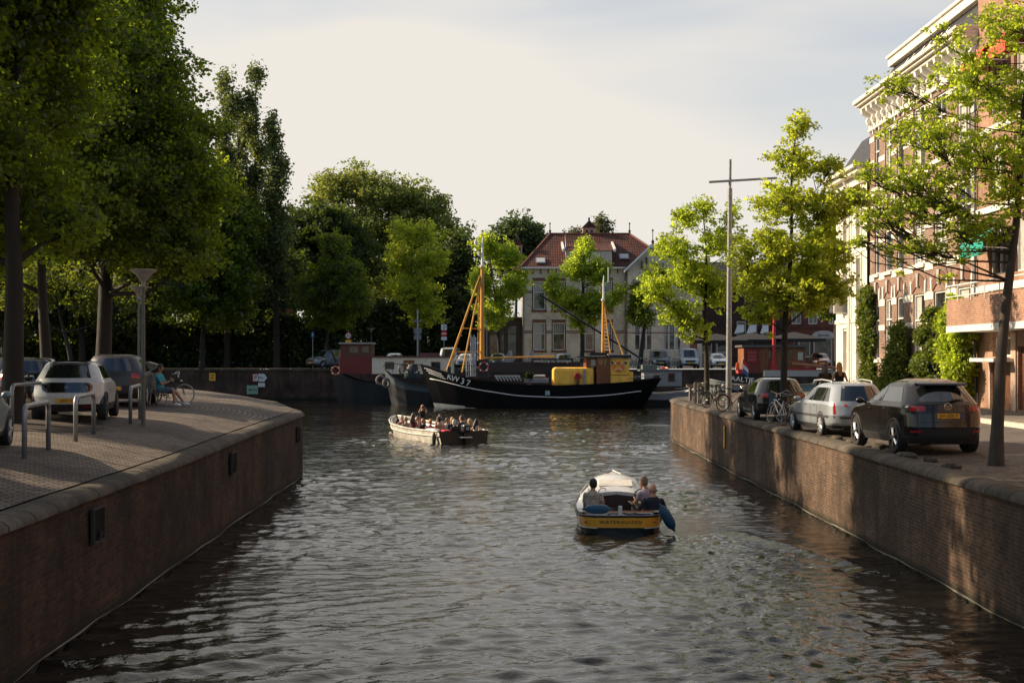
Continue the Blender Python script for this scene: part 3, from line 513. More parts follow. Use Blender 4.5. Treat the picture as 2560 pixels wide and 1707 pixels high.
for i, (a, b, z0, z1) in enumerate(holes):
    fi = i // 6
    window(rb, a, b, z0, z1, mull=(.5,) if b - a > 1.4 and fi else (), trans=(.66,) if fi or b - a < 1.4 else (.6,), curtain=(0, .3, 0, .45, 0, .6)[i % 6] if fi != 1 else 0, blind=fi == 1 and i % 6 in (3, 4))
    s = MB(); s.b2(a - .12, b + .12, -.12, .02, z0 - .16, z0 - .003); obj('sill', s, PW, rb)
    c = (a + b) / 2; hw = (b - a) / 2 + .1; rise = .34 if fi == 0 else .16; s = MB(); K = 10; hh = .42
    inn = [(c - hw + 2 * hw * k / K, z1 + .02 + rise * math.sin(PI * k / K)) for k in range(K + 1)]; ou = [(c + (x - c) * 1.12, z + hh + .06 * math.sin(PI * k / K)) for k, (x, z) in enumerate(inn)]
    if fi == 0:
        for k in range(K): s.prism([inn[k], inn[k + 1], ou[k + 1], ou[k]], 'y', -.045, -.003)
        arch = obj('window_arch', s, mat('dark arch brick', (.17, .075, .045), .85, 0, .4, 20), rb)
    s = MB(); kz = z1 + rise + .0
    s.prism([(c - .10, kz - .05), (c + .10, kz - .05), (c + .17, kz + hh + .12), (c - .17, kz + hh + .12)], 'y', -.11, -.002)
    obj('keystone', s, KEY, rb)
    for sg in (-1, 1): obj('arch_springer', MB().prism([(c + sg * hw, z1 - .02), (c + sg * (hw + .16), z1 + .05), (c + sg * (hw + .24), z1 + .62), (c + sg * (hw + .06), z1 + .5)], 'y', -.07, -.004), WHITE, rb)
gaps = []
pu = 0
for a, b in WU: gaps.append((pu, a - .02)); pu = b + .02
gaps.append((pu, 16.1))
full = [(0, 16.1)]
bands(rb, 'stone_band', PW, [(z0, z1, gaps) for z0, z1 in ((5.6, 5.86), (6.75, 7.08), (8.0, 8.32), (9.75, 9.98), (10.95, 11.2), (12.12, 12.45), (13.6, 13.85), (14.75, 15.0), (4.0, 4.24))])
g = MB(); g.b2(0, 16.1, -.12, .1, 15.3, 15.42); g.b2(0, 16.1, -.07, .1, 15.42, 16.15); g.b2(0, 16.1, -.55, .1, 16.35, 16.5); g.b2(0, 16.1, -.72, .1, 16.5, 16.62); g.b2(-.1, 16.1, -.85, .1, 16.62, 16.8); g.b2(0, 16.1, -.15, .1, 16.15, 16.35)
cn = obj('cornice', g, PW, rb, bevel=.02)
for i in range(18):
    u = .35 + i * .915; g = MB(); g.prism([(-.07, 15.6), (-.22, 15.62), (-.3, 15.8), (-.22, 15.95), (-.5, 16.15), (-.54, 16.35), (-.07, 16.35)], 'x', u - .13, u + .13); obj('bracket', g, WHITE, cn)
g = MB(); g.prism([(.0, 16.8), (1.25, 18.6), (6, 18.6), (6, 16.8)], 'x', .02, 16.1); obj('roof', g, slate, rb)
g = MB(); g.b2(-.1, 16.1, .9, 1.35, 18.5, 18.9); g.b2(-.15, 16.1, .8, 1.4, 18.9, 19.02); obj('ridge_trim', g, PW, rb)
for u in (3.2, 5.8, 8.4):
    g = MB(); g.prism([(.12, 17.0), (.16, 16.98), (1.02, 18.25), (.98, 18.27)], 'x', u - .09, u + .09); g.prism([(.12, 17.0), (.16, 16.98), (1.02, 18.25), (.98, 18.27)], 'x', u + .91, u + 1.09); g.prism([(.20, 17.16), (.24, 17.1), (.3, 17.18), (.26, 17.25)], 'x', u + .09, u + .91)
    f = obj('roof_window', g, WHITE, rb)
g = MB(); g.b2(13.4, 14.3, 1.6, 2.6, 18.6, 20.6); g.b2(13.35, 14.35, 1.55, 2.65, 20.6, 20.75); obj('chimney', g, brk, rb)
g = MB(); g.tube([(16.0, -.09, 2.4), (16.0, -.09, 15.4)], .055, 8); obj('drainpipe', g, GREY, rb)
# --- white bay-fronted house at the far end of the row
wh = thing('white_house', 'narrow ivory white corner house with an opened casement window, beyond the brick house', 'house', (17.35, 76.2, 0), R(-90))
whole = [(1.9, 2.75, z0, z1) for z0, z1 in ((3.6, 5.7), (6.5, 9.2), (10.2, 12.9))] + [(4.7, 5.6, z0, z1) for z0, z1 in ((3.4, 5.8), (6.4, 9.3), (10.2, 12.9))]
obj('wall', wall_holes(0, 6.66, 2.2, 13.4, whole, .22), PW, wh)
g = MB(); g.b2(0, 6.6, .3, 8, 2.2, 13.4); g.b2(0, .05, 0, 8, 2.2, 13.4); obj('house_core', g, PW, wh)
for i, h in enumerate(whole):
    window(wh, *h, y=.16, trans=(.5,), curtain=(.5, 0, .4)[i % 3])
    g = MB(); a, b, z0, z1 = h
    for sg, x in ((-1, a), (1, b)): g.b2(x - .14 if sg < 0 else x + .01, x - .01 if sg < 0 else x + .14, -.06, -.002, z0 - .1, z1 + .14)
    g.b2(a - .14, b + .14, -.08, -.003, z1 + .142, z1 + .26); obj('window_surround', g, PW, wh)
g = MB(); g.tube([(3.5, -.12, 2.4), (3.5, -.12, 12.8), (3.45, -.4, 13.3)], .07, 8); obj('drainpipe', g, WHITE, wh)
g = MB(); g.b2(-.3, 6.8, -.15, .1, 12.95, 13.4); g.b2(-.4, 6.75, -.5, .1, 13.4, 13.62); g.b2(-.45, 6.75, -.7, .1, 13.62, 13.8); obj('cornice', g, PW, wh, bevel=.02)
g = MB(); g.b2(0, 6.66, -.06, .0, 6.1, 6.3); g.b2(0, 6.66, -.05, .0, 9.6, 9.75); obj('string_course', g, PW, wh)
g = MB(); g.prism([(.0, 13.8), (1.4, 15.9), (5, 15.9), (5, 13.8)], 'x', 0, 6.6); obj('roof', g, slate, wh)
for k, (u, ang) in enumerate(((1.88, 62), (2.77, 118))):
    fr = MB(); 
    for z0 in (0, ): 
        fr.b2(0, .05, -.02, .02, 0, 1.85); fr.b2(.75, .8, -.02, .02, 0, 1.85); fr.b2(.05, .75, -.02, .02, 0, .06); fr.b2(.05, .75, -.02, .02, 1.79, 1.85); fr.b2(.05, .75, -.018, .018, .9, .94)
    o = obj('casement', fr, BLACK if k == 0 else WHITE, wh); o.location = (u, -.02, 6.6); o.rotation_euler = (0, 0, R(-90 if k == 0 else -75))
    gg = MB(); gg.b2(.05, .75, -.004, .004, .06, 1.79); obj('pane', gg, mat('light pane', (.34, .34, .33), .1, 0, .2), o)
# --- orange brick flats nearest the camera, with balconies and awnings
ob = brick('orange brick', (.28, .13, .075), (.34, .165, .10), (.40, .33, .26), 'yz', .22, .07, .3, .010, bumpd=.006)
nb = thing('brick_flats', 'orange brick flats with white slab edges and a balcony at the right edge', 'building', (17.5, 53.4, 0), R(-90))
nh = [(u, u + 1.8, z, z + 2) for u in (11, 15, 19, 23, 27, 31, 35, 39) for z in (4.2, 7.3, 10.2, 13.1)] + [(1.2, 3.0, z, z + 2.0) for z in (7.3, 10.2, 13.1)] + [(3.8, 5.6, z, z + 2.0) for z in (7.3, 10.2, 13.1)] + [(7, 9, z, z + 2) for z in (7.3, 10.2, 13.1)] + [(1.6, 3.5, 4.35, 5.05), (1.55, 3.5, 2.5, 4.15), (4.2, 5.2, 2.5, 4.7), (6.2, 8.6, 2.9, 4.7)]
obj('wall', wall_holes(.02, 45, 2.2, 18, nh, .25), ob, nb); g = MB(); g.b2(.02, 45, .3, 9, 2.2, 18.4); obj('building_core', g, PW, nb)
for i, h in enumerate(nh):
    if i in (42, 43):
        g = MB(); g.b2(h[0], h[1], .14, .2, h[2], h[3]); d = obj('door', g, mat('brown wooden door', (.13, .05, .025), .5, 0, .3), nb); g = MB(); g.ell((h[1] - .15, .11, 3.4), (.03, .03, .03), 8); obj('handle', g, CHROME, d)
    else: window(nb, *h, y=.18, mull=(.5,), curtain=.4 if i % 2 else 0)
g = MB()
for z in (6.75, 9.6, 12.5, 15.4, 17.9): g.b2(.03, 45, -.1, .02, z, z + .22)
obj('slab_edge', g, WHITE, nb)
g = MB(); g.b2(.3, 14.4, -1.3, -.02, 5.25, 5.48); obj('balcony_slab', g, WHITE, nb)
g = MB(); g.b2(.32, 14.4, -1.28, -1.13, 5.48, 6.45); g.b2(.32, .47, -1.13, -.02, 5.48, 6.45); obj('balcony_parapet', g, ob, nb)
g = MB(); g.tube([(.35, -1.32, 6.95), (14, -1.32, 6.95)], .025, 6); g.tube([(.35, -1.32, 6.55), (14, -1.32, 6.55)], .018, 6); g.tube([(.35, -.1, 6.95), (.35, -1.32, 6.95)], .025, 6)
for u in (.35, 1.8, 3.25, 4.7, 6.2): g.tube([(u, -1.32, 6.35), (u, -1.32, 6.96)], .02, 6)
obj('balcony_railing', g, WHITE, nb)
g = MB(); g.b2(1.3, 3.9, -.75, -.02, 4.17, 4.3); obj('door_canopy', g, WHITE, nb)
for q in ((1.3, 1.5, -.06, -.01, 2.4, 4.16), (3.6, 4.1, -.05, -.01, 2.4, 5.2)): obj('door_pier', MB().b2(*q), mat('pink plaster', (.42, .30, .23), .8), nb)
TEAL = mat('teal awning cloth', (.0, .27, .21), .7, 0, .2); REDC = mat('red awning cloth', (.62, .07, .035), .7, 0, .2)
def awning(u0, u1, z, m, lab, ext=1.0):
    a = thing('awning', lab, 'awning', (17.5, 53.4, 0), R(-90)); g = MB(); K = 6
    P_ = [(-.02 - ext * math.sin(k / K * PI / 2) ** 1, z - .75 * (1 - math.cos(k / K * PI / 2))) for k in range(K + 1)]
    g.loft([[(u0, y, zz) for y, zz in P_], [(u1, y, zz) for y, zz in P_]], cap=False, closed=False); g.loft([[(u0, y, zz) for y, zz in P_], [(u0, y * .3, z - .75) for y, zz in P_]], cap=False, closed=False)
    k = g.v[:]; g.b2(u0, u1, -ext - .04, -ext, z - 1.02, z - .74); obj('canopy_cloth', g, m, a)
    g = MB(); g.tube([(u0, -.02, z - .8), (u0, -ext, z - .76)], .02, 6); g.tube([(u1, -.02, z - .8), (u1, -ext, z - .76)], .02, 6); obj('arm', g, WHITE, a)
awning(1.0, 3.6, 8.95, TEAL, 'teal green window awning on the orange brick flats above the balcony')
awning(1.1, 3.3, 15.6, REDC, 'red orange awning high on the brick flats behind the near tree')
awning(4.2, 5.9, 15.6, REDC, 'red awning beside another one, partly hidden by the near tree at the right edge')
# climbing plants and bushes
def bush(name, label, cat, foot, lobes, m, size, n, seed, per=40, crad=.25, group=None):
    r = np.random.default_rng(seed); t = thing(name, label, cat, foot, group=group); mb = MB(); L_ = np.array(lobes, float); vol = (L_[:, 3] * L_[:, 4] * L_[:, 5]) ** .7; cc, rr = [], []
    for (x, y, z, a, b, c), k in zip(L_, np.maximum(3, n * vol / vol.sum()).astype(int)):
        d = r.normal(size=(k, 3)); d /= np.linalg.norm(d, axis=1)[:, None]; cc.append(np.array([x, y, z]) + d * (.45 + .55 * r.uniform(size=(k, 1)) ** .5) * np.array([a, b, c])); rr.append(crad * r.uniform(.6, 1.3, k))
        for q in cc[-1][:6]: mb.tube([(x * .3, y * .3, 0), (x * .8, y * .8, z * .6), tuple(q)], [.035, .022, .008], 5, cap=False)
    obj('stem', mb, barkm, t); P = np.concatenate(cc); P[:, 2] = np.maximum(P[:, 2], .05); V, Fc = leaves(P, np.concatenate(rr), per, size, r, .9); me = npmesh('foliage', V, Fc); me.materials.append(m)
    link(bpy.data.objects.new('foliage', me), t); return t
bush('climbing_plant', 'dark ivy column climbing between the white house and the first tall window', 'climber', (17.3, 68.9, 2.3), [(0, .1, 1, .35, .9, 1.1), (0, .2, 2.6, .3, .8, 1), (0, .3, 4.0, .32, .85, .9), (0, .2, 5.0, .3, .9, .5)], LF_IVY, .13, 520, 61)
bush('bush', 'dark conical bush leaning on the brick house below the tall windows', 'bush', (17.0, 63.3, 2.3), [(0, 0, .6, .6, 1.5, .7), (0, -.3, 1.5, .5, 1.1, .7), (0, -.6, 2.4, .4, .7, .7), (0, -.7, 3.1, .3, .5, .5)], LF_IVY, .11, 520, 62)
bush('climbing_plant', 'leafy climber with two heads in the middle of the brick house front', 'climber', (17.1, 57.6, 2.3), [(0, 0, .6, .4, .7, .7), (-.1, .7, 1.7, .5, .8, .5), (0, -.5, 2.3, .4, .6, .5), (-.1, .9, 3.0, .4, .5, .4), (0, -1.2, 3.3, .3, .4, .3), (0, .2, 3.7, .3, .4, .3)], LF_IVY, .12, 480, 63)
bush('climbing_plant', 'bright green climber hanging down the corner by the door of the flats', 'climber', (17.0, 54.0, 2.3), [(0, 0, .8, .45, .7, .7), (-.15, .6, 2.3, .5, .7, .6), (0, 1.2, 3.4, .4, .7, .5), (-.2, -.4, 1.6, .5, .7, .6), (0, .5, 4.0, .35, .4, .35), (-.1, -.7, 2.9, .4, .5, .4)], LF_SUN, .13, 560, 64)
# --- cream school-like house beyond the canal
cb = brick('cream painted brick', (.60, .525, .41), (.68, .59, .46), (.46, .40, .31), 'xz', .26, .1, .18, .012, rough=.8, bumpd=.004)
rt = brick('red pantiles', (.12, .038, .027), (.175, .06, .04), (.045, .015, .012), 'xz', .28, .36, .3, .055, rough=.7, bumpd=.05, offs=0); BRN = mat('brown band brick', (.17, .07, .04), .8, 0, .3, 9); BRP = mat('dark brown timber', (.07, .03, .02), .6)
s_ = F / 172.0; U = lambda p: (p - CX) / s_; Z = lambda p: CH + (HZ - p) / s_
cr_ = thing('cream_house', 'large cream brick house with red tiled hipped roof and turret chimneys', 'house', (0, 172, 0))
hs = []
for a, b in ((1333, 1363), (1382, 1412), (1462, 1484), (1507, 1530)): hs += [(U(a), U(b), Z(875), Z(808)), (U(a), U(b), Z(774), Z(704))]
obj('wall', wall_holes(U(1306), U(1568), 3.2, Z(672), hs, .2), cb, cr_)
g = MB(); g.b2(U(1306) + .02, U(1568), .3, 12, 3.2, Z(672) - .1); obj('house_core', g, cb, cr_)
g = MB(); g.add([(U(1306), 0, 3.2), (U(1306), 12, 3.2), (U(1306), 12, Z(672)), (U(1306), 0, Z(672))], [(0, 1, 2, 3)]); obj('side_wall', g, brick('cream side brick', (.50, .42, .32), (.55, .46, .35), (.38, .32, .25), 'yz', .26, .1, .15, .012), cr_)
for k, h in enumerate(hs):
    window(cr_, *h, y=.15, fw=.09, trans=(.62,), grid=(.65, .97, 5, 4), pane=glassmat('house glass', (.05, .052, .048), .08), curtain=.0 if k % 3 else .7)
    g = MB(); g.b2(h[0] - .2, h[1] + .2, -.1, .02, h[2] - .3, h[2] - .01); g.b2(h[0] - .1, h[1] + .1, -.05, -.003, h[3] + .08, h[3] + .45) ; obj('sill', g, BRN, cr_)
    g = MB(); g.b2(h[0] - .13, h[0] - .003, -.03, .1, h[2], h[3]); g.b2(h[1] + .003, h[1] + .13, -.03, .1, h[2], h[3]); obj('window_jamb', g, BRP, cr_)
bands(cr_, 'brown_band', BRN, [(z, z + .12, [(U(1306), U(1333) - .15), (U(1363) + .15, U(1382) - .15), (U(1412) + .15, U(1462) - .15), (U(1530) + .15, U(1568))]) for z in (Z(833), Z(829), Z(733), Z(729))], y=-.02, d=.03)
g = MB(); g.b2(U(1302), U(1568), -.5, .1, Z(672), Z(668)); obj('gutter', g, WHITE, cr_)
for i in range(14):
    u = U(1312) + i * .93; g = MB(); g.b2(u, u + .12, -.42, -.02, Z(674), Z(672) - .004); g.b2(u, u + .12, -.12, -.02, Z(684), Z(674)); obj('eave_bracket', g, BRP, cr_)
ez, rz_ = Z(670), Z(583) + .4
roof = MB(); xl, xr, rl, rr_ = U(1300), U(1700), U(1372) + .3, U(1584); yb = 12.3; ym = 6
roof.add([(xl, -.5, ez), (xr, -.5, ez), (rr_, ym, rz_), (rl, ym, rz_)], [(0, 1, 2, 3)]); roof.add([(xl, yb, ez), (xl, -.5, ez), (rl, ym, rz_)], [(0, 1, 2)]); roof.add([(xr, yb, ez), (xl, yb, ez), (rl, ym, rz_), (rr_, ym, rz_)], [(0, 1, 2, 3)]); roof.add([(xr, -.5, ez), (xr, yb, ez), (rr_, ym, rz_)], [(0, 1, 2)])
ro = obj('roof', roof, rt, cr_)
g = MB(); g.tube([(rl, ym, rz_ + .05), (rr_, ym, rz_ + .05)], .14, 6); g.tube([(xl, -.5, ez + .05), (rl, ym, rz_ + .05)], .12, 6); g.tube([(xr, -.5, ez + .05), (rr_, ym, rz_ + .05)], .12, 6); obj('ridge_tiles', g, mat('ridge clay', (.19, .07, .045), .7), ro)
for u in (rl, rr_): g = MB(); g.lathe([(.16, 0), (.12, .3), (.2, .4), (.06, .55), (.05, 1.2), (.12, 1.3), (.02, 1.5)], 8, (u, ym, rz_)); obj('finial', g, BRP, ro)
# cross dormer with white cheeks
g = MB(); dx0, dx1, dz0, dz1 = U(1415), U(1530), Z(668), Z(626)
g.b2(dx0, dx1, -.05, 3.5, dz0, dz1); d_ = obj('dormer', g, cb, cr_)
g = MB(); g.add([(dx0 - .25, -.35, dz1), (dx1 + .25, -.35, dz1), (dx1 + .25, 4.6, rz_ - 1.2), (dx0 - .25, 4.6, rz_ - 1.2)], [(0, 1, 2, 3)]); obj('dormer_roof', g, rt, cr_)
g = MB(); g.add([(dx0, -.04, dz1), (dx0, -.04, dz0), (dx0, 3.4, dz1 + 2.4)], [(0, 1, 2)]); g.prism([(-.5, dz1 - .2), (-.5, dz1 + .15), (4.7, rz_ - 1.0), (4.7, rz_ - 1.35)], 'x', dx0 - .45, dx0 - .2); g.prism([(-.5, dz1 - .2), (-.5, dz1 + .15), (4.7, rz_ - 1.0), (4.7, rz_ - 1.35)], 'x', dx1 + .2, dx1 + .45); obj('bargeboard', g, WHITE, cr_)
for k in range(4): a = dx0 + .5 + k * 1.3; window(cr_, a, a + .95, dz0 + .3, dz1 - .25, y=-.07, fw=.08, grid=(.0, 1, 3, 3))
for px, py in ((1352, 655), (1562, 644)):
    g = MB(); a = math.atan2(rz_ - ez, ym + .5); M_ = Matrix.Rotation(a, 4, 'X'); zz = Z(py) + .1; yy = -.5 + (zz - ez) / math.tan(a); g.box((U(px), yy - .1, zz + .1), (1.25, 1.2, .12), M=M_); sk = obj('skylight', g, GREY, cr_)
    g = MB(); g.box((U(px), yy - .13, zz + .17), (1.0, .95, .06), M=M_); obj('pane', g, mat('bright skylight', (.45, .5, .5), .1), sk)
def chim(u, y, z0, z1, w, lab):
    g = MB(); g.b2(u - w, u + w, y, y + 1.1, z0, z1); c = obj('chimney', g, mat('salmon brick', (.50, .28, .19), .8, 0, .2, 6), cr_); g = MB(); g.prism([(u - w - .12, z1), (u + w + .12, z1), (u, z1 + .95)], 'y', y - .1, y + 1.2); obj('chimney_cap', g, rt, c)
    g = MB(); g.b2(u - .45, u - .15, y - .02, y + .01, z1 - 1.0, z1 - .3); g.b2(u + .15, u + .45, y - .02, y + .01, z1 - 1.0, z1 - .3); g.lathe([(.12, 0), (.12, .5)], 8, (u, y + .5, z1 + .8)); obj('chimney_opening', g, BLACK, c)
chim(U(1480), 6, rz_ - 1.5, Z(566) + .4, .8, ''); chim(U(1293), 3, Z(670), Z(608), .62, '')
# gabled right wing, a step forward
wx0, wx1 = U(1568), U(1752); wz = Z(676); hs2 = []
for a, b in ((1584, 1628), (1654, 1700)):
    for k in range(3): hs2.append((lerp(U(a), U(b), k / 3) + .03, lerp(U(a), U(b), (k + 1) / 3) - .03, Z(875), Z(812)))
hs2 += [(U(1650), U(1660), Z(672), Z(656)), (U(1722), U(1740), 3.3, Z(838))]
g = wall_holes(wx0, wx1, 3.2, wz, hs2[:6] + hs2[7:], .2, y=-1.2); hx0, hx1, hz = U(1622), U(1672), Z(622)
g.add([(wx0, -1.2, wz), (wx1, -1.2, wz), (U(1735), -1.2, wz + .01), (hx1, -1.2, hz), (hx0, -1.2, hz)], [(0, 1, 2, 3, 4)])
obj('gable_wall', g, cb, cr_); g = MB(); g.b2(wx0, wx1, -.98, 10, 3.2, wz - .05); obj('wing_core', g, cb, cr_)
for k, h in enumerate(hs2[:7]): window(cr_, *h, y=-1.05 if k < 6 else -1.25, fw=.07, trans=(.6,) if k < 6 else (), grid=(.62, .97, 3, 4) if k < 6 else None, pane=MATS['house glass'], curtain=.5 if k % 2 else 0)
g = MB(); h = hs2[7]; g.b2(h[0], h[1], -1.05, -1.0, h[2], h[3]); obj('door', g, mat('rust door', (.25, .08, .03), .5), cr_)
g = MB(); pts = [(wx0 - .5, wz - .4), (hx0, hz), (hx1, hz), (U(1742), wz - .4)]
for (a, b), (c, d) in zip(pts, pts[1:]): g.prism([(a, b), (c, d), (c, d + .35), (a, b + .35)], 'y', -1.75, -1.2)
obj('bargeboard', g, WHITE, cr_)
g = MB(); pk = (U(1640), 4.5, Z(606))
g.add([(wx0 - .6, -1.7, wz), (hx0, -1.7, hz + .36), (U(1638), 3, Z(604)), (wx0 - .6, 8, wz)], [(0, 1, 2, 3)]); g.add([(hx0, -1.7, hz + .36), (hx1, -1.7, hz + .36), (U(1638), 3, Z(604))], [(0, 1, 2)]); g.add([(hx1, -1.7, hz + .36), (U(1750), -1.7, wz), (U(1750), 8, wz), (U(1638), 3, Z(604))], [(0, 1, 2, 3)]); g.add([(U(1638), 3, Z(604)), (U(1750), 8, wz), (wx0 - .6, 8, wz)], [(0, 1, 2)])
wr = obj('wing_roof', g, rt, cr_); g = MB(); g.lathe([(.14, 0), (.2, .3), (.05, .5), (.05, 1.5), (.16, 1.6), (.02, 1.8)], 8, (U(1638), 3, Z(604))); obj('finial', g, BRP, wr)
g = MB(); g.b2(wx0, wx1, -1.23, -1.2, Z(778), Z(776)); g.b2(wx0, wx1, -1.23, -1.2, Z(833), Z(831)); obj('brown_band', g, BRN, cr_)
g = MB(); g.tube([(wx0 - .25, -.2, 3.2), (wx0 - .25, -.2, wz)], .09, 8); g.tube([(U(1306) + .1, -.12, 3.2), (U(1306) + .1, -.12, Z(674))], .1, 8); obj('drainpipe', g, GREY, cr_)
for x, z in ((1600, 655), (1612, 645), (1680, 640), (1700, 655)): g = MB(); g.b2(U(x), U(x) + .15, -1.6, -1.2, Z(z) - .9, Z(z)); obj('gable_bracket', g, BRP, cr_)
# low left wing with dark window strips
lw = []
for a, b in ((1222, 1246), (1240 + 9, 1262), (1268, 1292)): lw.append((U(a), U(b), 3.9, Z(812)))
g = wall_holes(U(1205), U(1305), 3.2, Z(795), [(a, b, c, d) for a, b, c, d in lw], .2, y=.6); obj('low_wing_wall', g, mat('brown cladding', (.06, .035, .025), .7), cr_)
g = MB(); g.b2(U(1205), U(1305), .85, 9, 3.2, Z(795)); g.b2(U(1203), U(1305), .3, 9, Z(795), Z(792)); obj('low_wing_core', g, BRP, cr_)
for h in lw: window(cr_, *h, y=.75, fw=.1, fm=BRP, trans=(.75,), grid=(.76, .97, 4, 2), pane=MATS['house glass'])
# --- red brick shop row at the right, behind the houseboats
sb = brick('shop red brick', (.17, .052, .034), (.22, .075, .048), (.13, .07, .05), 'xz', .26, .1, .25, .012, bumpd=.004)
s2 = F / 190.0; U2 = lambda p: (p - CX) / s2; Z2 = lambda p: CH + (HZ - p) / s2
sh = thing('shop_building', 'red brick shop building with white framed windows and a pale arched name board', 'shop', (0, 190, 0))
sh_h = [(U2(a), U2(b), Z2(810), Z2(772)) for a, b in ((1979, 2003), (2021, 2044), (2072, 2092), (2112, 2136))] + [(U2(1996), U2(2026), Z2(893), Z2(843)), (U2(2106), U2(2122), Z2(893), Z2(843)), (U2(2034), U2(2081), 3.3, Z2(845)), (U2(1965), U2(1982), Z2(852), Z2(833))]
obj('wall', wall_holes(U2(1955), U2(2190), 3.2, 14.8, sh_h, .2), sb, sh); g = MB(); g.b2(U2(1955), U2(2190), .4, 9, 3.2, 14.8); obj('building_core', g, BRP, sh)
for k, h in enumerate(sh_h): window(sh, *h, y=.15, fw=.13, mull=(.5,) if k < 4 else (), pane=glassmat('shop glass', (.06, .045, .035), .06), grid=(0, 1, 4, 3) if k == 7 else None)
g = MB(); g.b2(U2(1990), U2(2028), -.15, .0, Z2(843), Z2(838)); g.b2(U2(2100), U2(2126), -.15, .0, Z2(843), Z2(838)); obj('fascia', g, WHITE, sh)
g = MB(); K = 12; cx_ = (U2(2030) + U2(2086)) / 2; hw = (U2(2086) - U2(2030)) / 2; g.prism([(cx_ - hw, Z2(845)), (cx_ + hw, Z2(845))] + [(cx_ + hw * math.cos(PI * k / K), Z2(838) + .62 * math.sin(PI * k / K)) for k in range(K + 1)], 'y', -.2, -.02); sg_ = obj('name_board', g, mat('pale sign board', (.55, .50, .43), .6), sh)
text('fabriek', .55, BRP, sg_, (cx_, -.22, Z2(838)), (R(90), 0, 0), .01)
g = MB(); g.b2(U2(1955), U2(2190), -.12, 0, Z2(820), Z2(816)); obj('string_course', g, sb, sh)
g = MB(); g.prism([(-.4, 14.8), (4, 17.5), (9, 14.8)], 'x', U2(1953), U2(2192)); obj('roof', g, slate, sh)
dk = thing('cafe_building', 'dark brick cafe building with small raised white awnings', 'building', (0, 184, 0)); s3 = F / 184.0; U3 = lambda p: (p - CX) / s3; Z3 = lambda p: CH + (HZ - p) / s3
dbm = brick('dark brick', (.055, .028, .022), (.075, .038, .03), (.05, .035, .03), 'xz', .26, .1, .3, .012)
dh = [(U3(a), U3(b), Z3(848), Z3(803)) for a, b in ((1842, 1865), (1872, 1893), (1905, 1921))] + [(U3(1745), U3(1780), 3.4, Z3(850)), (U3(1792), U3(1830), 3.4, Z3(850))]
obj('wall', wall_holes(U3(1742), U3(1958), 3.2, 14.2, dh, .2), dbm, dk); g = MB(); g.b2(U3(1742), U3(1958), .4, 9, 3.2, 14.2); obj('building_core', g, BRP, dk)
for h in dh: window(dk, *h, y=.15, fw=.1, trans=(.5,))
for a, b in ((1838, 1860), (1868, 1890), (1902, 1921)):
    g = MB(); g.add([(U3(a) + .3, -.05, Z3(812)), (U3(b), -.05, Z3(812)), (U3(b) - .2, -1.2, Z3(830)), (U3(a) - .3, -1.2, Z3(834))], [(0, 1, 2, 3)]); g.add([(U3(a) + .3, -.05, Z3(812)), (U3(a) - .3, -1.2, Z3(834)), (U3(a) + .3, -.05, Z3(834))], [(0, 1, 2)]); obj('awning', g, WHITE, dk)
g = MB(); g.prism([(-.4, 14.2), (4, 17), (9, 14.2)], 'x', U3(1742), U3(1955)); obj('roof', g, slate, dk)
# park pavilion glimpsed behind the trees, and the hedge
pv = thing('brick_pavilion', 'small red brick building with a white toothed band glimpsed below the poplar trees', 'building', (0, 165, 0)); s5 = F / 165.0; U5 = lambda p: (p - CX) / s5
g = MB(); g.b2(U5(640), U5(722), 0, 6, 3.2, CH + (HZ - 800) / s5); g.b2(U5(645), U5(715), 0, 6, CH + (HZ - 800) / s5, CH + (HZ - 770) / s5); obj('wall', g, sb, pv)
g = MB()
for i in range(6): g.ell((U5(652) + i * .62, -.05, CH + (HZ - 818) / s5), (.12, .08, .14), 8)
obj('toothed_band', g, STONE, pv); g = MB(); g.b2(U5(636), U5(724), -.3, 6.2, CH + (HZ - 798) / s5, CH + (HZ - 794) / s5); obj('cornice', g, BRP, pv); g = MB(); g.b2(U5(662), U5(700), -.5, 0, CH + (HZ - 857) / s5 - .2, CH + (HZ - 857) / s5); obj('stone_bench', g, STONE, pv)
def hedge(name, label, x0, x1, y, h, seed, m=LF_DARK, size=.4, n=900):
    r = np.random.default_rng(seed); lb = []; k = int((x1 - x0) / 3)
    for i in range(k): lb.append((x0 + 3 * i + 1.5, r.uniform(-1, 1), h * r.uniform(.32, .5), 2.6, 1.6, h * r.uniform(.45, .62)))
    t = bush(name, label, 'hedge', (0, y, GZ), lb, m, size, n, seed, 30, .8); return t
hedge('hedge', 'long dark overgrown hedge along the park edge under the trees', -58, -19, 158, 6.5, 71, n=2200)
hedge('hedge', 'dark shrubbery behind the parked cars, from the blue sign to the cream house', -24, -3, 182, 10, 72, n=1900)
hedge('hedge', 'tall shaded shrubbery behind the left quay, seen between the lime trunks', -125, -57, 165, 13, 73, n=2200)

fw_ = hedge('far_wood', 'far dark wood closing the park behind the trees', -150, -12, 235, 15, 75, n=2600, size=.6); tag(fw_, kind='stuff')
for o_ in fw_.children: tag(o_, kind='stuff')
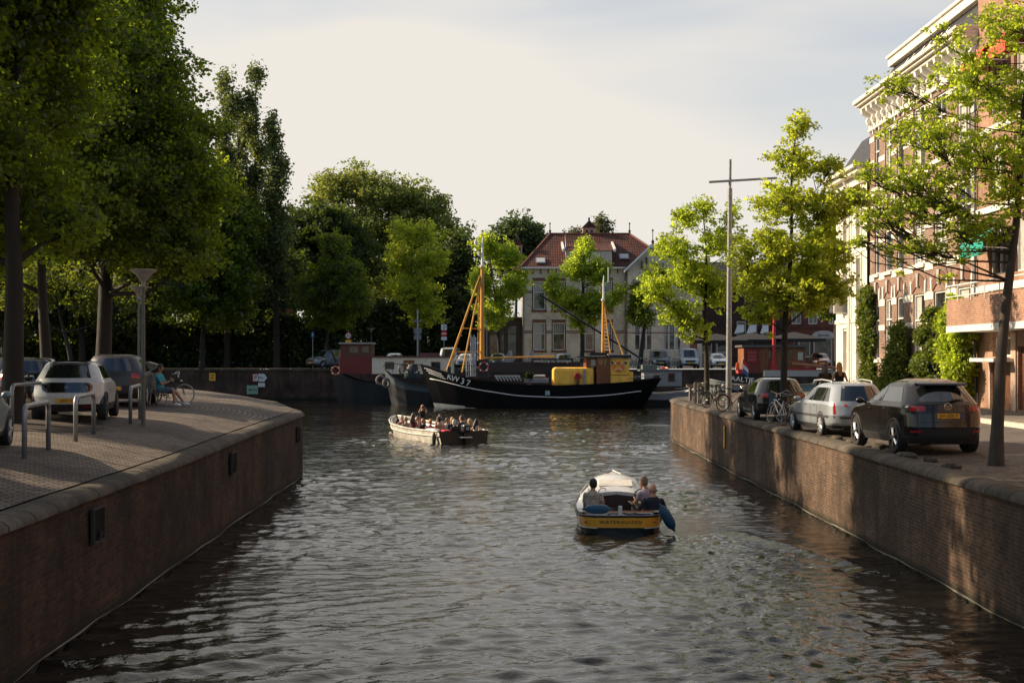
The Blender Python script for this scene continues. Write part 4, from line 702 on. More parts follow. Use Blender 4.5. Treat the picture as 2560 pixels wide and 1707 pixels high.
# ---------------------------------------------------------------- vehicles
def zint(ks): return lambda z: interp(z, ks)
ARCHM = mat('black plastic', (.02, .02, .021), .75)
def wheel(par, x, y, r, w, rimm, spokes=5, hub=False):
    s = 1 if y > 0 else -1; M_ = Matrix.Rotation(R(-90) * s, 4, 'X'); t = MB(); wi = w / 2
    t.lathe([(r * .62, -wi), (r * .93, -wi), (r, -wi * .7), (r, wi * .7), (r * .94, wi), (r * .66, wi), (r * .64, wi * .6)], 28, (0, 0, 0), M_)
    o = obj('wheel', t, TYRE, par, smooth=40); o.location = (x, y, r)
    g = MB(); g.torus((0, 0, wi * .8), r * .655, .016, 28, 6, M_); g.lathe([(r * .64, wi * .35), (r * .64, wi * .36)], 20, (0, 0, 0), M_); g.lathe([(.055, wi * .5), (.05, wi * 1.02)], 12, (0, 0, 0), M_)
    g.mi = 0
    for k in range(spokes):
        for dd in (-.13, .13):
            a = 2 * PI * k / spokes; p0 = Vector((math.cos(a + dd * 2) * .05, math.sin(a + dd * 2) * .05, wi * .95)); p1 = Vector((math.cos(a + dd) * r * .65, math.sin(a + dd) * r * .65, wi * .8)); g.tube([M_ @ p0, M_ @ p1], [.022, .026], 5)
    b = MB(); b.lathe([(r * .63, wi * .3), (r * .63, wi * .34)], 24, (0, 0, 0), M_); rb_ = obj('rim', g, rimm, o, smooth=40); obj('brake_drum', b, ARCHM, o); return o
class Car:
    def __init__(s, name, label, loc, rz, xr, xf, hw, n=2.6, paint=None, clad=None, zsill=.32, group=None, H=None, cat='car'):
        s.xr, s.xf, s.hw, s.n = zint(xr), zint(xf), zint(hw), n; s.H = H or xr[-1][0]; s.t = thing(name, label, cat, loc, rz, group); s.paint = paint
        g = MB(); K = 56 - 2; zs = sorted(set([xr[0][0] + (s.H - xr[0][0]) * (i / 40) for i in range(41)] + [k[0] for k in xr + xf + hw])); secs = []
        for z in zs: secs.append(s.ring(z))
        K = len(secs[0]); g.loft(secs)
        g.m = [1 if (i // K < len(zs) - 1 and zs[min(i // K, len(zs) - 1)] < zsill) or i == (len(zs) - 1) * K else 0 for i in range(len(g.f))]
        s.body = obj('body', g, [paint, clad or ARCHM], s.t, smooth=38)
    def ab(s, z): a, b = (s.xf(z) - s.xr(z)) / 2, s.hw(z); return (s.xf(z) + s.xr(z)) / 2, a, b
    def D(s, a): return min(.55, a * .95)
    def bx(s, x, z): c, a, b = s.ab(z); return b * (1 - .045 * min(1, abs(x - c) / a) ** 3)
    def side(s, x, z):
        c, a, b = s.ab(z); D = s.D(a); e = max(.0015, a - abs(x - c)); q = s.bx(x, z)
        return q if e >= D else q * (1 - (1 - e / D) ** s.n) ** (1 / s.n)
    def end(s, y, z, sg):
        c, a, b = s.ab(z); D = s.D(a); q = min(.9985, abs(y) / (b * .955)); return c + sg * (a - D * (1 - (1 - q ** s.n) ** (1 / s.n)))
    def ring(s, z):
        c, a, b = s.ab(z); D = s.D(a); q = []; e = 2 / s.n
        for k in range(11): ph = PI / 2 * k / 10; q.append((a - D * (1 - math.cos(ph) ** e if k < 10 else D / D), b * .955 * math.sin(ph) ** e))
        for k in range(1, 5): x = (a - D) * (1 - k / 4); q.append((x, None))
        q = [(x, s.side(c + x, z) if y is None or True and x < a - .02 else y) for x, y in q]
        r = [(c + x, y, z) for x, y in q] + [(c - x, y, z) for x, y in q[-2::-1]]
        return r + [(x, -y, z) for x, y, _ in r[::-1][1:-1]]
    def spatch(s, name, x0, x1, z0, z1, m, sg, off=.006, par=None, nx=6, nz=5):
        """patch on a flank; x0 and x1 are functions of height or numbers"""
        f0 = x0 if callable(x0) else (lambda z: x0); f1 = x1 if callable(x1) else (lambda z: x1); g = MB(); secs = []
        for j in range(nz + 1):
            z = lerp(z0, z1, j / nz); secs.append([(lerp(f0(z), f1(z), i / nx), sg * (s.side(lerp(f0(z), f1(z), i / nx), z) + off), z) for i in range(nx + 1)])
        g.loft(secs, cap=False, closed=False); return obj(name, g, m, par or s.t, smooth=180)
    def epatch(s, name, y0, y1, z0, z1, m, sg=-1, off=.008, par=None, ny=8, nz=5, taper=None):
        g = MB(); secs = []; tf = taper or (lambda z: 1)
        for j in range(nz + 1):
            z = lerp(z0, z1, j / nz); secs.append([(s.end(y, z, sg) + sg * off, y, z) for y in [lerp(y0, y1, i / ny) * tf(z) for i in range(ny + 1)]])
        g.loft(secs, cap=False, closed=False); return obj(name, g, m, par or s.t, smooth=180)
    def arches(s, xs, r, wy, rimm, w=.21, spokes=5, lip=None):
        for x in xs:
            for sg in (1, -1):
                g = MB(); K = 18; vs = [(x, sg * (s.side(x, r) + .005), r)]
                for k in range(K + 1):
                    a = -.35 + (PI + .7) * k / K; px, pz = x + (r + .055) * math.cos(a), r + (r + .055) * math.sin(a); pz = max(pz, .19); vs.append((px, sg * (s.side(px, max(pz, .21)) + .005), pz))
                g.add(vs, [(0, k, k + 1) for k in range(1, K + 1)]); obj('wheel_arch', g, ARCHM, s.t)
                if lip:
                    g = MB(); P = []
                    for k in range(13): a = -.25 + (PI + .5) * k / 12; px, pz = x + (r + .075) * math.cos(a), r + (r + .075) * math.sin(a); P.append((px, sg * (s.side(px, max(pz, .21)) + .004), max(pz, .2)))
                    g.tube(P, .028, 5); obj('arch_trim', g, lip, s.t, smooth=180)
                wheel(s.t, x, sg * (wy - w / 2 + .012), r, w, rimm, spokes)
    def seams(s, xs, z0, z1):
        for x in xs:
            for sg in (1, -1): s.spatch('door_gap', x - .006, x + .006, z0, z1, BLACK, sg, .003, nx=1, nz=8)
    def handle(s, x, z):
        for sg in (1, -1): g = MB(); g.box((x, sg * (s.side(x, z) + .012), z), (.17, .03, .03)); obj('door_handle', g, s.paint, s.t, bevel=.008)
    def mirror(s, x, z, m):
        for sg in (1, -1): g = MB(); g.ell((x, sg * (s.hw(z) + .11), z), (.07, .11, .075), 10); g.box((x, sg * (s.hw(z) + .0), z - .04), (.05, .1, .04)); obj('mirror', g, m, s.t, smooth=60)
    def plate(s, txt, z, sg=-1, w=.52):
        x = s.end(0, z, sg) + sg * .012; g = MB(); g.box((x, 0, z), (.016, w, .11)); p = obj('number_plate', g, PLATE, s.t)
        g = MB(); g.box((x + sg * .002, w / 2 * -sg * -1 - .02 * (1 if sg < 0 else -1), z), (.02, .045, .112)); obj('blue_band', g, mat('plate blue', (.02, .06, .3), .4), p)
        if txt: text(txt, .10, BLACK, p, (x + sg * .010, 0, z), (R(90), 0, R(-90 if sg < 0 else 90)), .002)
    def glassring(s, zb, zt, fa, fb, cuts, m=None, pil=.04):
        """side windows between the front and rear slope, split at cuts"""
        m = m or CARGL
        for sg in (1, -1):
            ks = [None] + list(cuts) + [None]
            for i in range(len(ks) - 1):
                a = (lambda z: s.xr(z) + fa) if ks[i] is None else (lambda z, q=ks[i]: q + pil / 2); b = (lambda z: s.xf(z) - fb) if ks[i + 1] is None else (lambda z, q=ks[i + 1]: q - pil / 2)
                s.spatch('side_window', a, b, zb, zt, m, sg, .006)
def paint(name, c, metal=.0, rough=.28, coat=.6): return mat(name, c, rough, metal, .10, 1.5, coat=coat)
ALLOY = mat('alloy wheel', (.38, .38, .39), .3, .9, .1); HUBC = mat('hub cap', (.45, .46, .47), .4, .3, .2)
# dark SUV, nearest on the right
bz = paint('bronze black paint', (.010, .008, .007), .1, .2, .35)
xr = [(.24, -2.12), (.4, -2.24), (.62, -2.28), (.95, -2.24), (1.12, -2.20), (1.2, -2.12), (1.52, -1.80), (1.58, -1.78), (1.64, -1.55), (1.69, -1.1)]
xf = [(.24, 2.05), (.4, 2.22), (.62, 2.27), (.85, 2.2), (.98, 1.9), (1.08, 1.15), (1.15, .92), (1.45, .35), (1.56, .1), (1.64, -.25), (1.69, -.6)]
hw = [(.24, .84), (.4, .905), (.62, .92), (.9, .93), (1.05, .915), (1.15, .87), (1.5, .69), (1.58, .65), (1.64, .58), (1.69, .42)]
cx = Car('parked_car', 'dark bronze SUV seen from behind, nearest of the cars on the right quay', (9.52, 33.85, zr(9.5, 33.8) + .01), R(94.6), xr, xf, hw, 2.6, bz, zsill=.42)
cx.epatch('rear_window', -1, 1, 1.19, 1.53, CARGL, -1, .007, taper=lambda z: .69 - .36 * (z - 1.19), ny=10)
g = MB(); g.loft([[(-1.80, y, 1.535), (-1.92, y, 1.555), (-1.9, y, 1.585), (-1.7, y, 1.615)] for y in (-.58, -.3, 0, .3, .58)], cap=False); obj('roof_spoiler', g, bz, cx.t, smooth=60)
g = MB(); g.tube([(-2.19, -.02, 1.2), (-2.12, -.2, 1.235), (-2.08, -.42, 1.24)], [.02, .018, .01], 6); obj('rear_wiper', g, BLACK, cx.t)
for sg in (1, -1):
    cx.epatch('tail_lamp', sg * .50, sg * .87, .98, 1.10, TAIL, -1, .012, ny=10); cx.epatch('lower_reflector', sg * .58, sg * .86, .50, .55, TAIL, -1, .012)
    cx.epatch('tail_lamp_trim', sg * .40, sg * .55, 1.0, 1.06, BLACK, -1, .009)
cx.epatch('tailgate_gap', -.62, .62, .735, .75, BLACK, -1, .004, nz=1); cx.epatch('bumper_cladding', -.87, .87, .25, .60, ARCHM, -1, .006, ny=14); cx.plate('XH-029-X', .88)
cx.epatch('tailgate_step', -.55, .55, .945, .975, BLACK, -1, .005, nz=1)
g = MB(); M_ = Matrix.Rotation(R(90), 4, 'Y'); xx = cx.end(0, 1.09, -1) - .012; g.torus((xx, 0, 1.09), .085, .010, 24, 6, M_ @ Matrix.Diagonal((.78, 1, 1, 1))); g.tube([(xx, -.08, 1.12), (xx, -.03, 1.1), (xx, 0, 1.065), (xx, .03, 1.1), (xx, .08, 1.12)], .009, 5); obj('emblem', g, CHROME, cx.t, smooth=60)
cx.glassring(1.17, 1.50, .50, .30, (-.38, .5)); cx.seams((-.95, .08, 1.05), .42, 1.12); cx.handle(-.72, 1.0); cx.handle(.3, .98); cx.mirror(.85, 1.14, bz)
cx.arches((-1.35, 1.35), .355, .93, ALLOY, .23, 5, ARCHM)
for sg in (1, -1): cx.spatch('chrome_strip', -.85, .95, .455, .47, CHROME, sg, .01, nz=1)
# silver estate
sv = paint('silver paint', (.34, .37, .40), .35, .3)
xr = [(.22, -2.18), (.38, -2.38), (.6, -2.42), (.85, -2.37), (.98, -2.32), (1.4, -1.98), (1.46, -1.85), (1.5, -1.5)]
xf = [(.22, 2.15), (.38, 2.36), (.55, 2.4), (.72, 2.25), (.84, 1.7), (.93, 1.15), (1.28, .42), (1.4, .05), (1.46, -.3), (1.5, -.7)]
hw = [(.22, .82), (.38, .87), (.6, .89), (.88, .885), (.96, .84), (1.36, .66), (1.44, .60), (1.5, .42)]
c5 = Car('parked_car', 'silver estate car with tall red tail lamps and roof rails', (9.40, 41.25, zr(9.4, 41) + .01), R(94.8), xr, xf, hw, 2.5, sv, zsill=.3)
c5.epatch('rear_window', -1, 1, .99, 1.40, CARGL, -1, .007, taper=lambda z: .70 - .38 * (z - .99), ny=10)
for sg in (1, -1):
    c5.epatch('tail_lamp', sg * .72, sg * .825, .62, .97, TAIL, -1, .012, nz=8); c5.epatch('tail_lamp_top', sg * .93, sg * .99, .96, 1.38, TAIL, -1, .012, taper=lambda z: c5.hw(z) * .94)
    c5.spatch('rubbing_strip', -2.2, 2.1, .52, .585, mat('dark grey strip', (.05, .052, .055), .6), sg, .012, nx=18, nz=1)
    g = MB(); g.tube([(-1.5, sg * .56, 1.43), (-1.4, sg * .575, 1.52), (-.6, sg * .60, 1.555), (.2, sg * .58, 1.52), (.35, sg * .565, 1.42)], .022, 6); obj('roof_rail', g, HUBC, c5.t, smooth=180)
c5.epatch('bumper_strip', -.8, .8, .50, .56, MATS['dark grey strip'], -1, .012, nz=1); c5.epatch('tailgate_gap', -.7, .7, .60, .61, BLACK, -1, .004, nz=1); c5.plate('', .78); c5.epatch('sticker', .42, .5, .83, .90, RED, -1, .01)
g = MB(); g.tube([(-1.2, 0, 1.49), (-1.28, 0, 1.62)], [.014, .006], 5); obj('aerial', g, BLACK, c5.t)
c5.glassring(.97, 1.34, .45, .32, (-1.3, -.42, .42)); c5.seams((-1.0, -.4, .95), .3, .94); c5.handle(-.75, .86); c5.handle(.1, .85); c5.mirror(.75, .99, sv); c5.arches((-1.35, 1.42), .315, .89, HUBC, .2, 7)
# black hatchback
gk = paint('black brown paint', (.022, .018, .016), .3, .2)
xrh = [(.22, -1.9), (.38, -2.05), (.6, -2.1), (.85, -2.06), (.98, -2.0), (1.36, -1.72), (1.42, -1.65), (1.47, -1.3)]
xfh = [(.22, 1.92), (.38, 2.06), (.55, 2.08), (.74, 1.95), (.86, 1.4), (.95, .98), (1.3, .35), (1.4, .0), (1.47, -.4)]
hwh = [(.22, .82), (.38, .87), (.6, .885), (.88, .88), (.97, .84), (1.34, .66), (1.42, .60), (1.47, .42)]
def hatch(label, loc, rz, pm, rim=HUBC, plate='', group=None, tl=True, name='parked_car', s=1, zs=.3):
    c = Car(name, label, loc, rz, xrh, xfh, hwh, 2.5, pm, zsill=zs, group=group)
    c.epatch('rear_window', -1, 1, 1.0, 1.36, CARGL, -1, .007, taper=lambda z: .66 - .34 * (z - 1)); c.epatch('windscreen', -1, 1, .97, 1.34, CARGL, 1, .007, taper=lambda z: .72 - .3 * (z - .97))
    for sg in (1, -1):
        c.epatch('tail_lamp', sg * .52, sg * .83, .80, .95, TAIL, -1, .012); c.epatch('headlamp', sg * .5, sg * .83, .58, .72, mat('headlamp glass', (.5, .52, .52), .15), 1, .012)
    c.epatch('grille', -.45, .45, .42, .66, BLACK, 1, .006); c.epatch('rear_valance', -.75, .75, .24, .36, ARCHM, -1, .006); c.plate(plate, .52); c.plate('', .45, 1)
    c.glassring(.98, 1.32, .42, .3, (-.42, .4)); c.seams((-1.0, -.35, .85), .3, .94); c.handle(-.7, .86); c.handle(.1, .85); c.mirror(.72, 1.0, pm); c.arches((-1.28, 1.3), .315, .885, rim, .2, 5)
    if s != 1: c.t.scale = (s,) * 3
    return c
hatch('black hatchback with bright red tail lamps, farthest of the three cars on the right quay', (9.22, 50.7, zr(9.2, 50) + .01), R(92), gk, plate='')
# white electric hatchback on the left quay
wp = paint('pearl white paint', (.56, .55, .51), 0, .3)
xr = [(.24, -1.80), (.4, -1.92), (.62, -1.95), (.98, -1.88), (1.06, -1.84), (1.40, -1.52), (1.47, -1.42), (1.51, -1.1)]
xf = [(.24, 1.75), (.4, 1.9), (.6, 1.94), (.8, 1.85), (.94, 1.5), (1.02, 1.1), (1.38, .4), (1.46, .1), (1.51, -.3)]
hw = [(.24, .80), (.4, .865), (.65, .88), (.95, .86), (1.04, .81), (1.4, .64), (1.47, .58), (1.51, .42)]
he = Car('parked_car', 'white compact hatchback with a black rear panel and black roof, left of the lamp post', (-11.36, 37.15, zl(-11.2, 36.5) + .01), R(99.5), xr, xf, hw, 2.4, wp, zsill=.42)
he.epatch('rear_window', -1, 1, 1.08, 1.40, CARGL, -1, .008, taper=lambda z: .68 - .4 * (z - 1.08), ny=10); he.epatch('rear_roof_edge', -.50, .50, 1.405, 1.46, BLACK, -1, .03, ny=10, nz=2)
lp = he.epatch('lamp_panel', -1, 1, .721, .969, mat('gloss black panel', (.008, .008, .009), .08, coat=1), -1, .012, ny=16, nz=12, taper=lambda z: .47 + .145 * max(0, 1 - ((z - .845) / .125) ** 2) ** .5)
for sg in (1, -1):
    M_ = Matrix.Rotation(R(90), 4, 'Y'); xx = he.end(sg * .47, .845, -1) - .018; g = MB(); g.torus((xx, sg * .47, .845), .085, .012, 20, 6, M_); obj('round_lamp', g, mat('dim lamp ring', (.05, .012, .012), .2), lp)
text('H', .10, HUBC, lp, (he.end(0, .845, -1) - .024, 0, .845), (R(90), 0, R(-90)), .003, sx=1.2)
he.epatch('rear_bumper', -.83, .83, .25, .42, ARCHM, -1, .008, ny=12); he.epatch('fog_lamp', -.52, -.38, .34, .38, TAIL, -1, .014); he.plate('J-857-V', .52)
he.glassring(1.06, 1.38, .42, .3, (-.25,)); he.seams((-.85, .62), .42, 1.03); he.handle(-.5, .95); he.arches((-1.26, 1.27), .32, .885, mat('dark alloy', (.06, .06, .065), .35, .7), .22, 8, ARCHM)
g = MB(); zz = 1.512; g.add([(-1.35, -.46, zz), (-.1, -.44, zz), (-.1, .44, zz), (-1.35, .46, zz)], [(0, 1, 2, 3)]); obj('roof_panel', g, MATS['gloss black panel'], he.t)
for sg in (1, -1): he.spatch('sill_cladding', -.9, .9, .25, .40, ARCHM, sg, .008)
hatch('pale blue-grey car cut off by the left edge of the view', (-10.42, 26.2, zl(-10.2, 26.5)), R(99), paint('blue grey paint', (.20, .25, .27), .3, .3), HUBC)
hatch('dark grey family car half hidden behind the white hatchback', (-12.45, 45.2, zl(-12, 45)), R(99), paint('graphite paint', (.04, .038, .036), .2, .4, .15), s=1.08)
hatch('black car behind the left shoulder of the white hatchback', (-14.75, 44.2, zl(-14, 44)), R(98), paint('black paint gloss', (.012, .012, .013), .2, .2))
hatch('dark blue car behind the lime trunk at the left edge', (-17.1, 49.5, zl(-16, 48)), R(98), paint('night blue paint', (.015, .02, .035), .2, .25))
# cars on the far street
COLS = {'g': paint('grey car paint', (.12, .13, .14), .3), 'w': paint('white car paint', (.55, .56, .56)), 's': paint('pale silver paint', (.36, .39, .41), .3), 'k': paint('dark car paint', (.03, .033, .037), .2), 'r': paint('copper paint', (.28, .09, .04), .3)}
fc = [(985, 151, 'w', -90, 'white car facing the canal behind the cream houseboat cabin', 1.12), (1076, 156, 's', -100, 'silver car behind the no-entry sign', 1.1), (1245, 151.5, 'k', -84, 'dark car by the foremast of the black ship', 1.1), (1408, 150.8, 's', -90, 'silver car facing the canal under the bare street tree trunk', 1.1), (1793, 152, 's', -88, 'silver car beside the tall grey pole on the far street', 1.1), (2050, 160, 'r', -97, 'copper coloured car parked before the brick shop', 1.15), (1165, 158, 'w', -95, 'white car just left of the yellow foremast', 1.1)]
proto = {}
for px, Y, c, a, lab, s in fc:
    if c in proto: q = dup(proto[c].t, ((px - CX) / F * Y, Y, GZ + .01), R(a), lab, s); q['group'] = 'cars on the far street'
    else: proto[c] = hatch(lab, ((px - CX) / F * Y, Y, GZ + .01), R(a), COLS[c], group='cars on the far street', s=s)
def boxy(label, loc, rz, pm, W_=.9, H_=1.8, L_=4.4, van=False, group='cars on the far street', s=1):
    zb, hb = (1.05, .98) if van else (1.05, .98); xr = [(.28, -L_ / 2 + .12), (.5, -L_ / 2), (1.0, -L_ / 2 + .03), (1.15, -L_ / 2 + .08), (H_ - .12, -L_ / 2 + (.12 if van else .35)), (H_ - .05, -L_ / 2 + .3), (H_, -L_ / 2 + .6)]
    xf = [(.28, L_ / 2 - .1), (.5, L_ / 2), (.85, L_ / 2 - .05), (1.0, L_ / 2 - .3), (1.1, L_ / 2 - 1.05), (H_ - .14, L_ / 2 - 1.65), (H_ - .05, L_ / 2 - 1.95), (H_, L_ / 2 - 2.3)]
    hw = [(.28, W_ - .06), (.5, W_), (1.0, W_), (1.12, W_ - .04), (H_ - .12, W_ - (.1 if van else .2)), (H_ - .05, W_ - .24), (H_, W_ - .45)]
    c = Car('parked_van' if van else 'parked_suv', label, loc, rz, xr, xf, hw, 2.8, pm, group=group, cat='van' if van else 'car')
    c.epatch('windscreen', -1, 1, 1.14, H_ - .17, CARGL, 1, .008, taper=lambda z: W_ - .14 - .2 * (z - 1.14)); c.epatch('grille', -.5, .5, .6, .82, BLACK, 1, .008); c.epatch('rear_window', -.6, .6, 1.15, H_ - .2, CARGL, -1, .008)
    for sg in (1, -1): c.epatch('headlamp', sg * .58, sg * (W_ - .03), .68, .84, mat('headlamp glass', (.5, .52, .52), .15), 1, .012); c.epatch('tail_lamp', sg * .66, sg * (W_ - .02), .8, 1.05, TAIL, -1, .012)
    c.glassring(1.12, H_ - .17, 1.7 if van else .4, .4, (.45,) if van else (-.5, .4)); c.mirror(L_ / 2 - 1.2, 1.15, pm); c.arches((-L_ / 2 + .85, L_ / 2 - .85), .36, W_, ALLOY, .24, 5); c.plate('', .55, 1); c.epatch('bumper_intake', -.7, .7, .32, .5, ARCHM, 1, .008); c.t.scale = (s,) * 3
    return c
boxy('dark grey SUV parked at an angle left of the red wheelhouse', ((818 - CX) / F * 151.5, 151.5, GZ + .01), R(-130), COLS['g'], s=1.12)
boxy('silver van with a roof rack near the no-entry sign', ((1123 - CX) / F * 160, 160, GZ + .01), R(-95), COLS['s'], .92, 2.0, 4.6, True, s=1.15)
boxy('grey van facing the canal, right of the black ship', ((1648 - CX) / F * 154, 154, GZ + .01), R(-90), COLS['g'], .92, 1.9, 4.5, True, s=1.05)
boxy('pale blue-white van facing the canal beside the dark trunk', ((1720 - CX) / F * 153, 153, GZ + .01), R(-91), COLS['s'], .95, 2.05, 4.8, True, s=1.05)
# ---------------------------------------------------------------- bicycles
def bicycle(label, loc, rz, fm, group=None, lean=0, tyre=None, basket=False, fine=True):
    t = thing('bicycle', label, 'bicycle', loc, rz, group); t.rotation_euler = (lean, 0, rz); n = 24 if fine else 14
    for x in (-.53, .53):
        g = MB(); M_ = Matrix.Rotation(R(90), 4, 'X'); g.torus((x, 0, .345), .325, .020, n, 5, M_); w = obj('wheel', g, tyre or TYRE, t, smooth=180); g = MB(); g.torus((x, 0, .345), .30, .008, n, 4, M_)
        for k in range(12 if fine else 6): a = 2 * PI * k / (12 if fine else 6); g.tube([(x, 0, .345), (x + .3 * math.cos(a), 0, .345 + .3 * math.sin(a))], .003, 3, cap=False)
        g.tube([(x, -.05, .345), (x, .05, .345)], .022, 6); obj('rim', g, HUBC, w)
    g = MB(); bb = (-.08, 0, .30); st = (-.25, 0, .78); hd = (.36, 0, .82); hb = (.39, 0, .68); ra = (-.53, 0, .345)
    g.tube([bb, st], .016, 6); g.tube([bb, hb], .018, 6); g.tube([(-.19, 0, .58), hd], .015, 6); g.tube([hd, hb], .02, 6)
    for sy in (-.05, .05): g.tube([(bb[0], sy * .6, bb[2]), (ra[0], sy, ra[2])], .009, 5); g.tube([(-.21, sy * .4, .68), (ra[0], sy, ra[2])], .009, 5); g.tube([hb, (.47, sy, .55), (.53, sy, .345)], .011, 5)
    fr = obj('frame', g, fm, t, smooth=60); g = MB(); g.tube([hd, (.34, 0, .98)], .014, 6); g.tube([(.20, -.28, 1.04), (.34, -.22, 1.06), (.36, 0, .99), (.34, .22, 1.06), (.20, .28, 1.04)], .012, 6); obj('handlebar', g, CHROME, t, smooth=180)
    g = MB(); g.tube([st, (-.27, 0, .9)], .013, 6); g.ell((-.28, 0, .93), (.14, .085, .04), 10); obj('saddle', g, BLACK, t, smooth=180)
    g = MB(); g.torus((bb[0], .05, bb[2]), .085, .01, 16, 4, Matrix.Rotation(R(90), 4, 'X')); g.tube([(bb[0], .06, bb[2]), (bb[0] + .12, .07, bb[2] - .12), (bb[0] + .12, .15, bb[2] - .12)], .011, 5); g.tube([(bb[0], -.06, bb[2]), (bb[0] - .12, -.07, bb[2] + .12), (bb[0] - .12, -.15, bb[2] + .12)], .011, 5); obj('crank', g, BLACK, t)
    if fine:
        g = MB(); g.torus((-.53, 0, .345), .36, .014, 14, 4, Matrix.Rotation(R(90), 4, 'X'), R(10), R(170)); g.torus((.53, 0, .345), .36, .014, 10, 4, Matrix.Rotation(R(90), 4, 'X'), R(40), R(160)); obj('mudguard', g, fm, t, smooth=180)
        g = MB(); g.b2(-.72, -.34, -.06, .06, .72, .735); g.tube([(-.7, -.05, .72), (-.53, -.05, .35)], .006, 4); g.tube([(-.7, .05, .72), (-.53, .05, .35)], .006, 4); obj('luggage_rack', g, BLACK, t); g = MB(); g.ell((.44, 0, .78), (.04, .035, .035), 8); obj('front_lamp', g, CHROME, t, smooth=180)
        g = MB(); g.tube([(-.4, .03, .34), (-.44, .14, .02)], .008, 4); obj('kickstand', g, BLACK, t)
    if basket:
        g = MB(); 
        for z in (.82, .9, .98, 1.04): g.tube([(.42, -.16, z), (.68, -.14, z), (.68, .14, z), (.42, .16, z), (.42, -.16, z)], .006, 4)
        for x, y in ((.42, -.16), (.55, -.15), (.68, -.14), (.68, 0), (.68, .14), (.55, .15), (.42, .16)): g.tube([(x, y, .82), (x, y, 1.04)], .005, 4)
        obj('basket', g, DKWOOD, t)
    return t
bicycle('black city bicycle with pale tyres standing behind the bench', (-11.28, 46.7, zl(-11.3, 46.7)), R(2), BLACK, lean=R(6), tyre=mat('pale tyre', (.5, .48, .42), .7))
bicycle('white bicycle leaning on the tree trunk between hatchback and estate', (8.72, 46.9, zr(8.7, 47)), R(105), WHITE, lean=R(10))
bicycle('dark bicycle squeezed behind the white bicycle at the same trunk', (9.25, 47.5, zr(9, 47)), R(110), BLACK, lean=R(-8))
bicycle('red bicycle leaning on the tall grey pole', (8.95, 57.6, zr(9, 57)), R(28), mat('faded red paint', (.22, .05, .05), .5), lean=R(6), basket=True)
bicycle('black bicycle between the slim tree and the tall grey pole', (8.75, 61.5, zr(9, 60)), R(40), BLACK, lean=R(7))
bicycle('black bicycle with a front basket by the grey bollards at the quay tip', (8.95, 64.0, zr(9, 63)), R(150), BLACK, lean=R(-6), basket=True)
fb = bicycle('dark bicycle parked in the long row along the far railing', ((1285 - CX) / F * 150.5, 150.5, GZ), R(75), BLACK, 'bicycles in a row along the far railing', fine=False)
r_ = random.Random(5)
for px in list(range(1296, 1380, 11)) + list(range(1440, 1560, 10)) + list(range(1580, 1625, 10)) + list(range(1672, 1700, 9)): dup(fb, ((px - CX) / F * 150.5, 150.2 + r_.random() * .8, GZ), R(r_.choice((60, 75, 95, -80))), None, 1.1)
# ---------------------------------------------------------------- street furniture
def gnd(px, py):
    z = 2.6
    for _ in range(8): p = ong(px, py, z); z = zl(p.x, p.y)
    return Vector((p.x, p.y, z))
for i, ((a, b), (c, d), lab) in enumerate((((61, 1145), (121, 1124), 'grey steel hoop barrier, nearest to the camera on the left quay'), ((189, 1103), (234, 1086), 'grey steel hoop barrier right behind the rear of the white hatchback'), ((326, 1059), (350, 1048), 'grey steel hoop barrier touching the front lamp post'), ((30, 1062), (111, 1048), 'grey steel hoop barrier between the blue-grey car and the white hatchback'))):
    p, q = gnd(a, b), gnd(c, d); h = .93; k = .17; u = (q - p).normalized(); g = MB(); P = [p - Vector((0, 0, .1)), p + Vector((0, 0, h - k))]
    for s in range(1, 6): t_ = s / 6 * PI / 2; P.append(p + Vector((0, 0, h - k + k * math.sin(t_))) + u * k * (1 - math.cos(t_)))
    P.append(p + Vector((0, 0, h)) + u * k); P.append(q + Vector((0, 0, h)) - u * k)
    for s in range(1, 6): t_ = s / 6 * PI / 2; P.append(q + Vector((0, 0, h - k + k * math.cos(t_))) + u * (-k + k * math.sin(t_)))
    P += [q + Vector((0, 0, h - k)), q - Vector((0, 0, .1))]; g.tube(P, .048, 12); tag(obj('hoop_barrier', g, STEEL, smooth=180), lab, 'barrier', 'hoop barriers on the left quay')
def lamp(label, loc, h=3.9, r=.33, group='bowl lamps on the left quay', name='street_lamp'):
    t = thing(name, label, 'street lamp', loc, group=group); g = MB(); g.tube([(0, 0, -.1), (0, 0, 1.0), (0, 0, h - .42)], [.058, .052, .042], 12); obj('post', g, mat('dull lamp steel', (.13, .135, .125), .5, .5, .3, 9), t, smooth=60)
    g = MB(); g.lathe([(.05, h - .42), (.055, h - .30), (.10, h - .25), (r * .6, h - .12), (r * 1.05, h - .01), (r * 1.08, h), (r, h + .01)], 28); b = obj('lamp_bowl', g, mat('white enamel bowl', (.42, .38, .33), .35, .1), t, smooth=60); g = MB(); g.lathe([(.06, h - .1), (.1, h - .04), (.06, h + .01)], 12); obj('bulb_housing', g, WHITE, b)
    g = MB(); 
    for a in (0, 2.1, 4.2): g.tube([(.06 * math.cos(a), .06 * math.sin(a), h - .5), (r * .6 * math.cos(a), r * .6 * math.sin(a), h - .15)], .008, 5)
    obj('bracket', g, STEEL, t); return t
lamp('tall lamp post with a white bowl, the nearer of two, beside the hoop barriers', (-9.38, 36.2, zl(-9.4, 36.2)), 3.95)
lamp('lamp post with a white bowl standing farther back behind the bench', (-12.9, 49.2, zl(-12.9, 49)), 3.9)
lamp('small distant street lamp behind the red wheelhouse', ((928 - CX) / F * 158, 158, GZ), 4.4, .4, None)
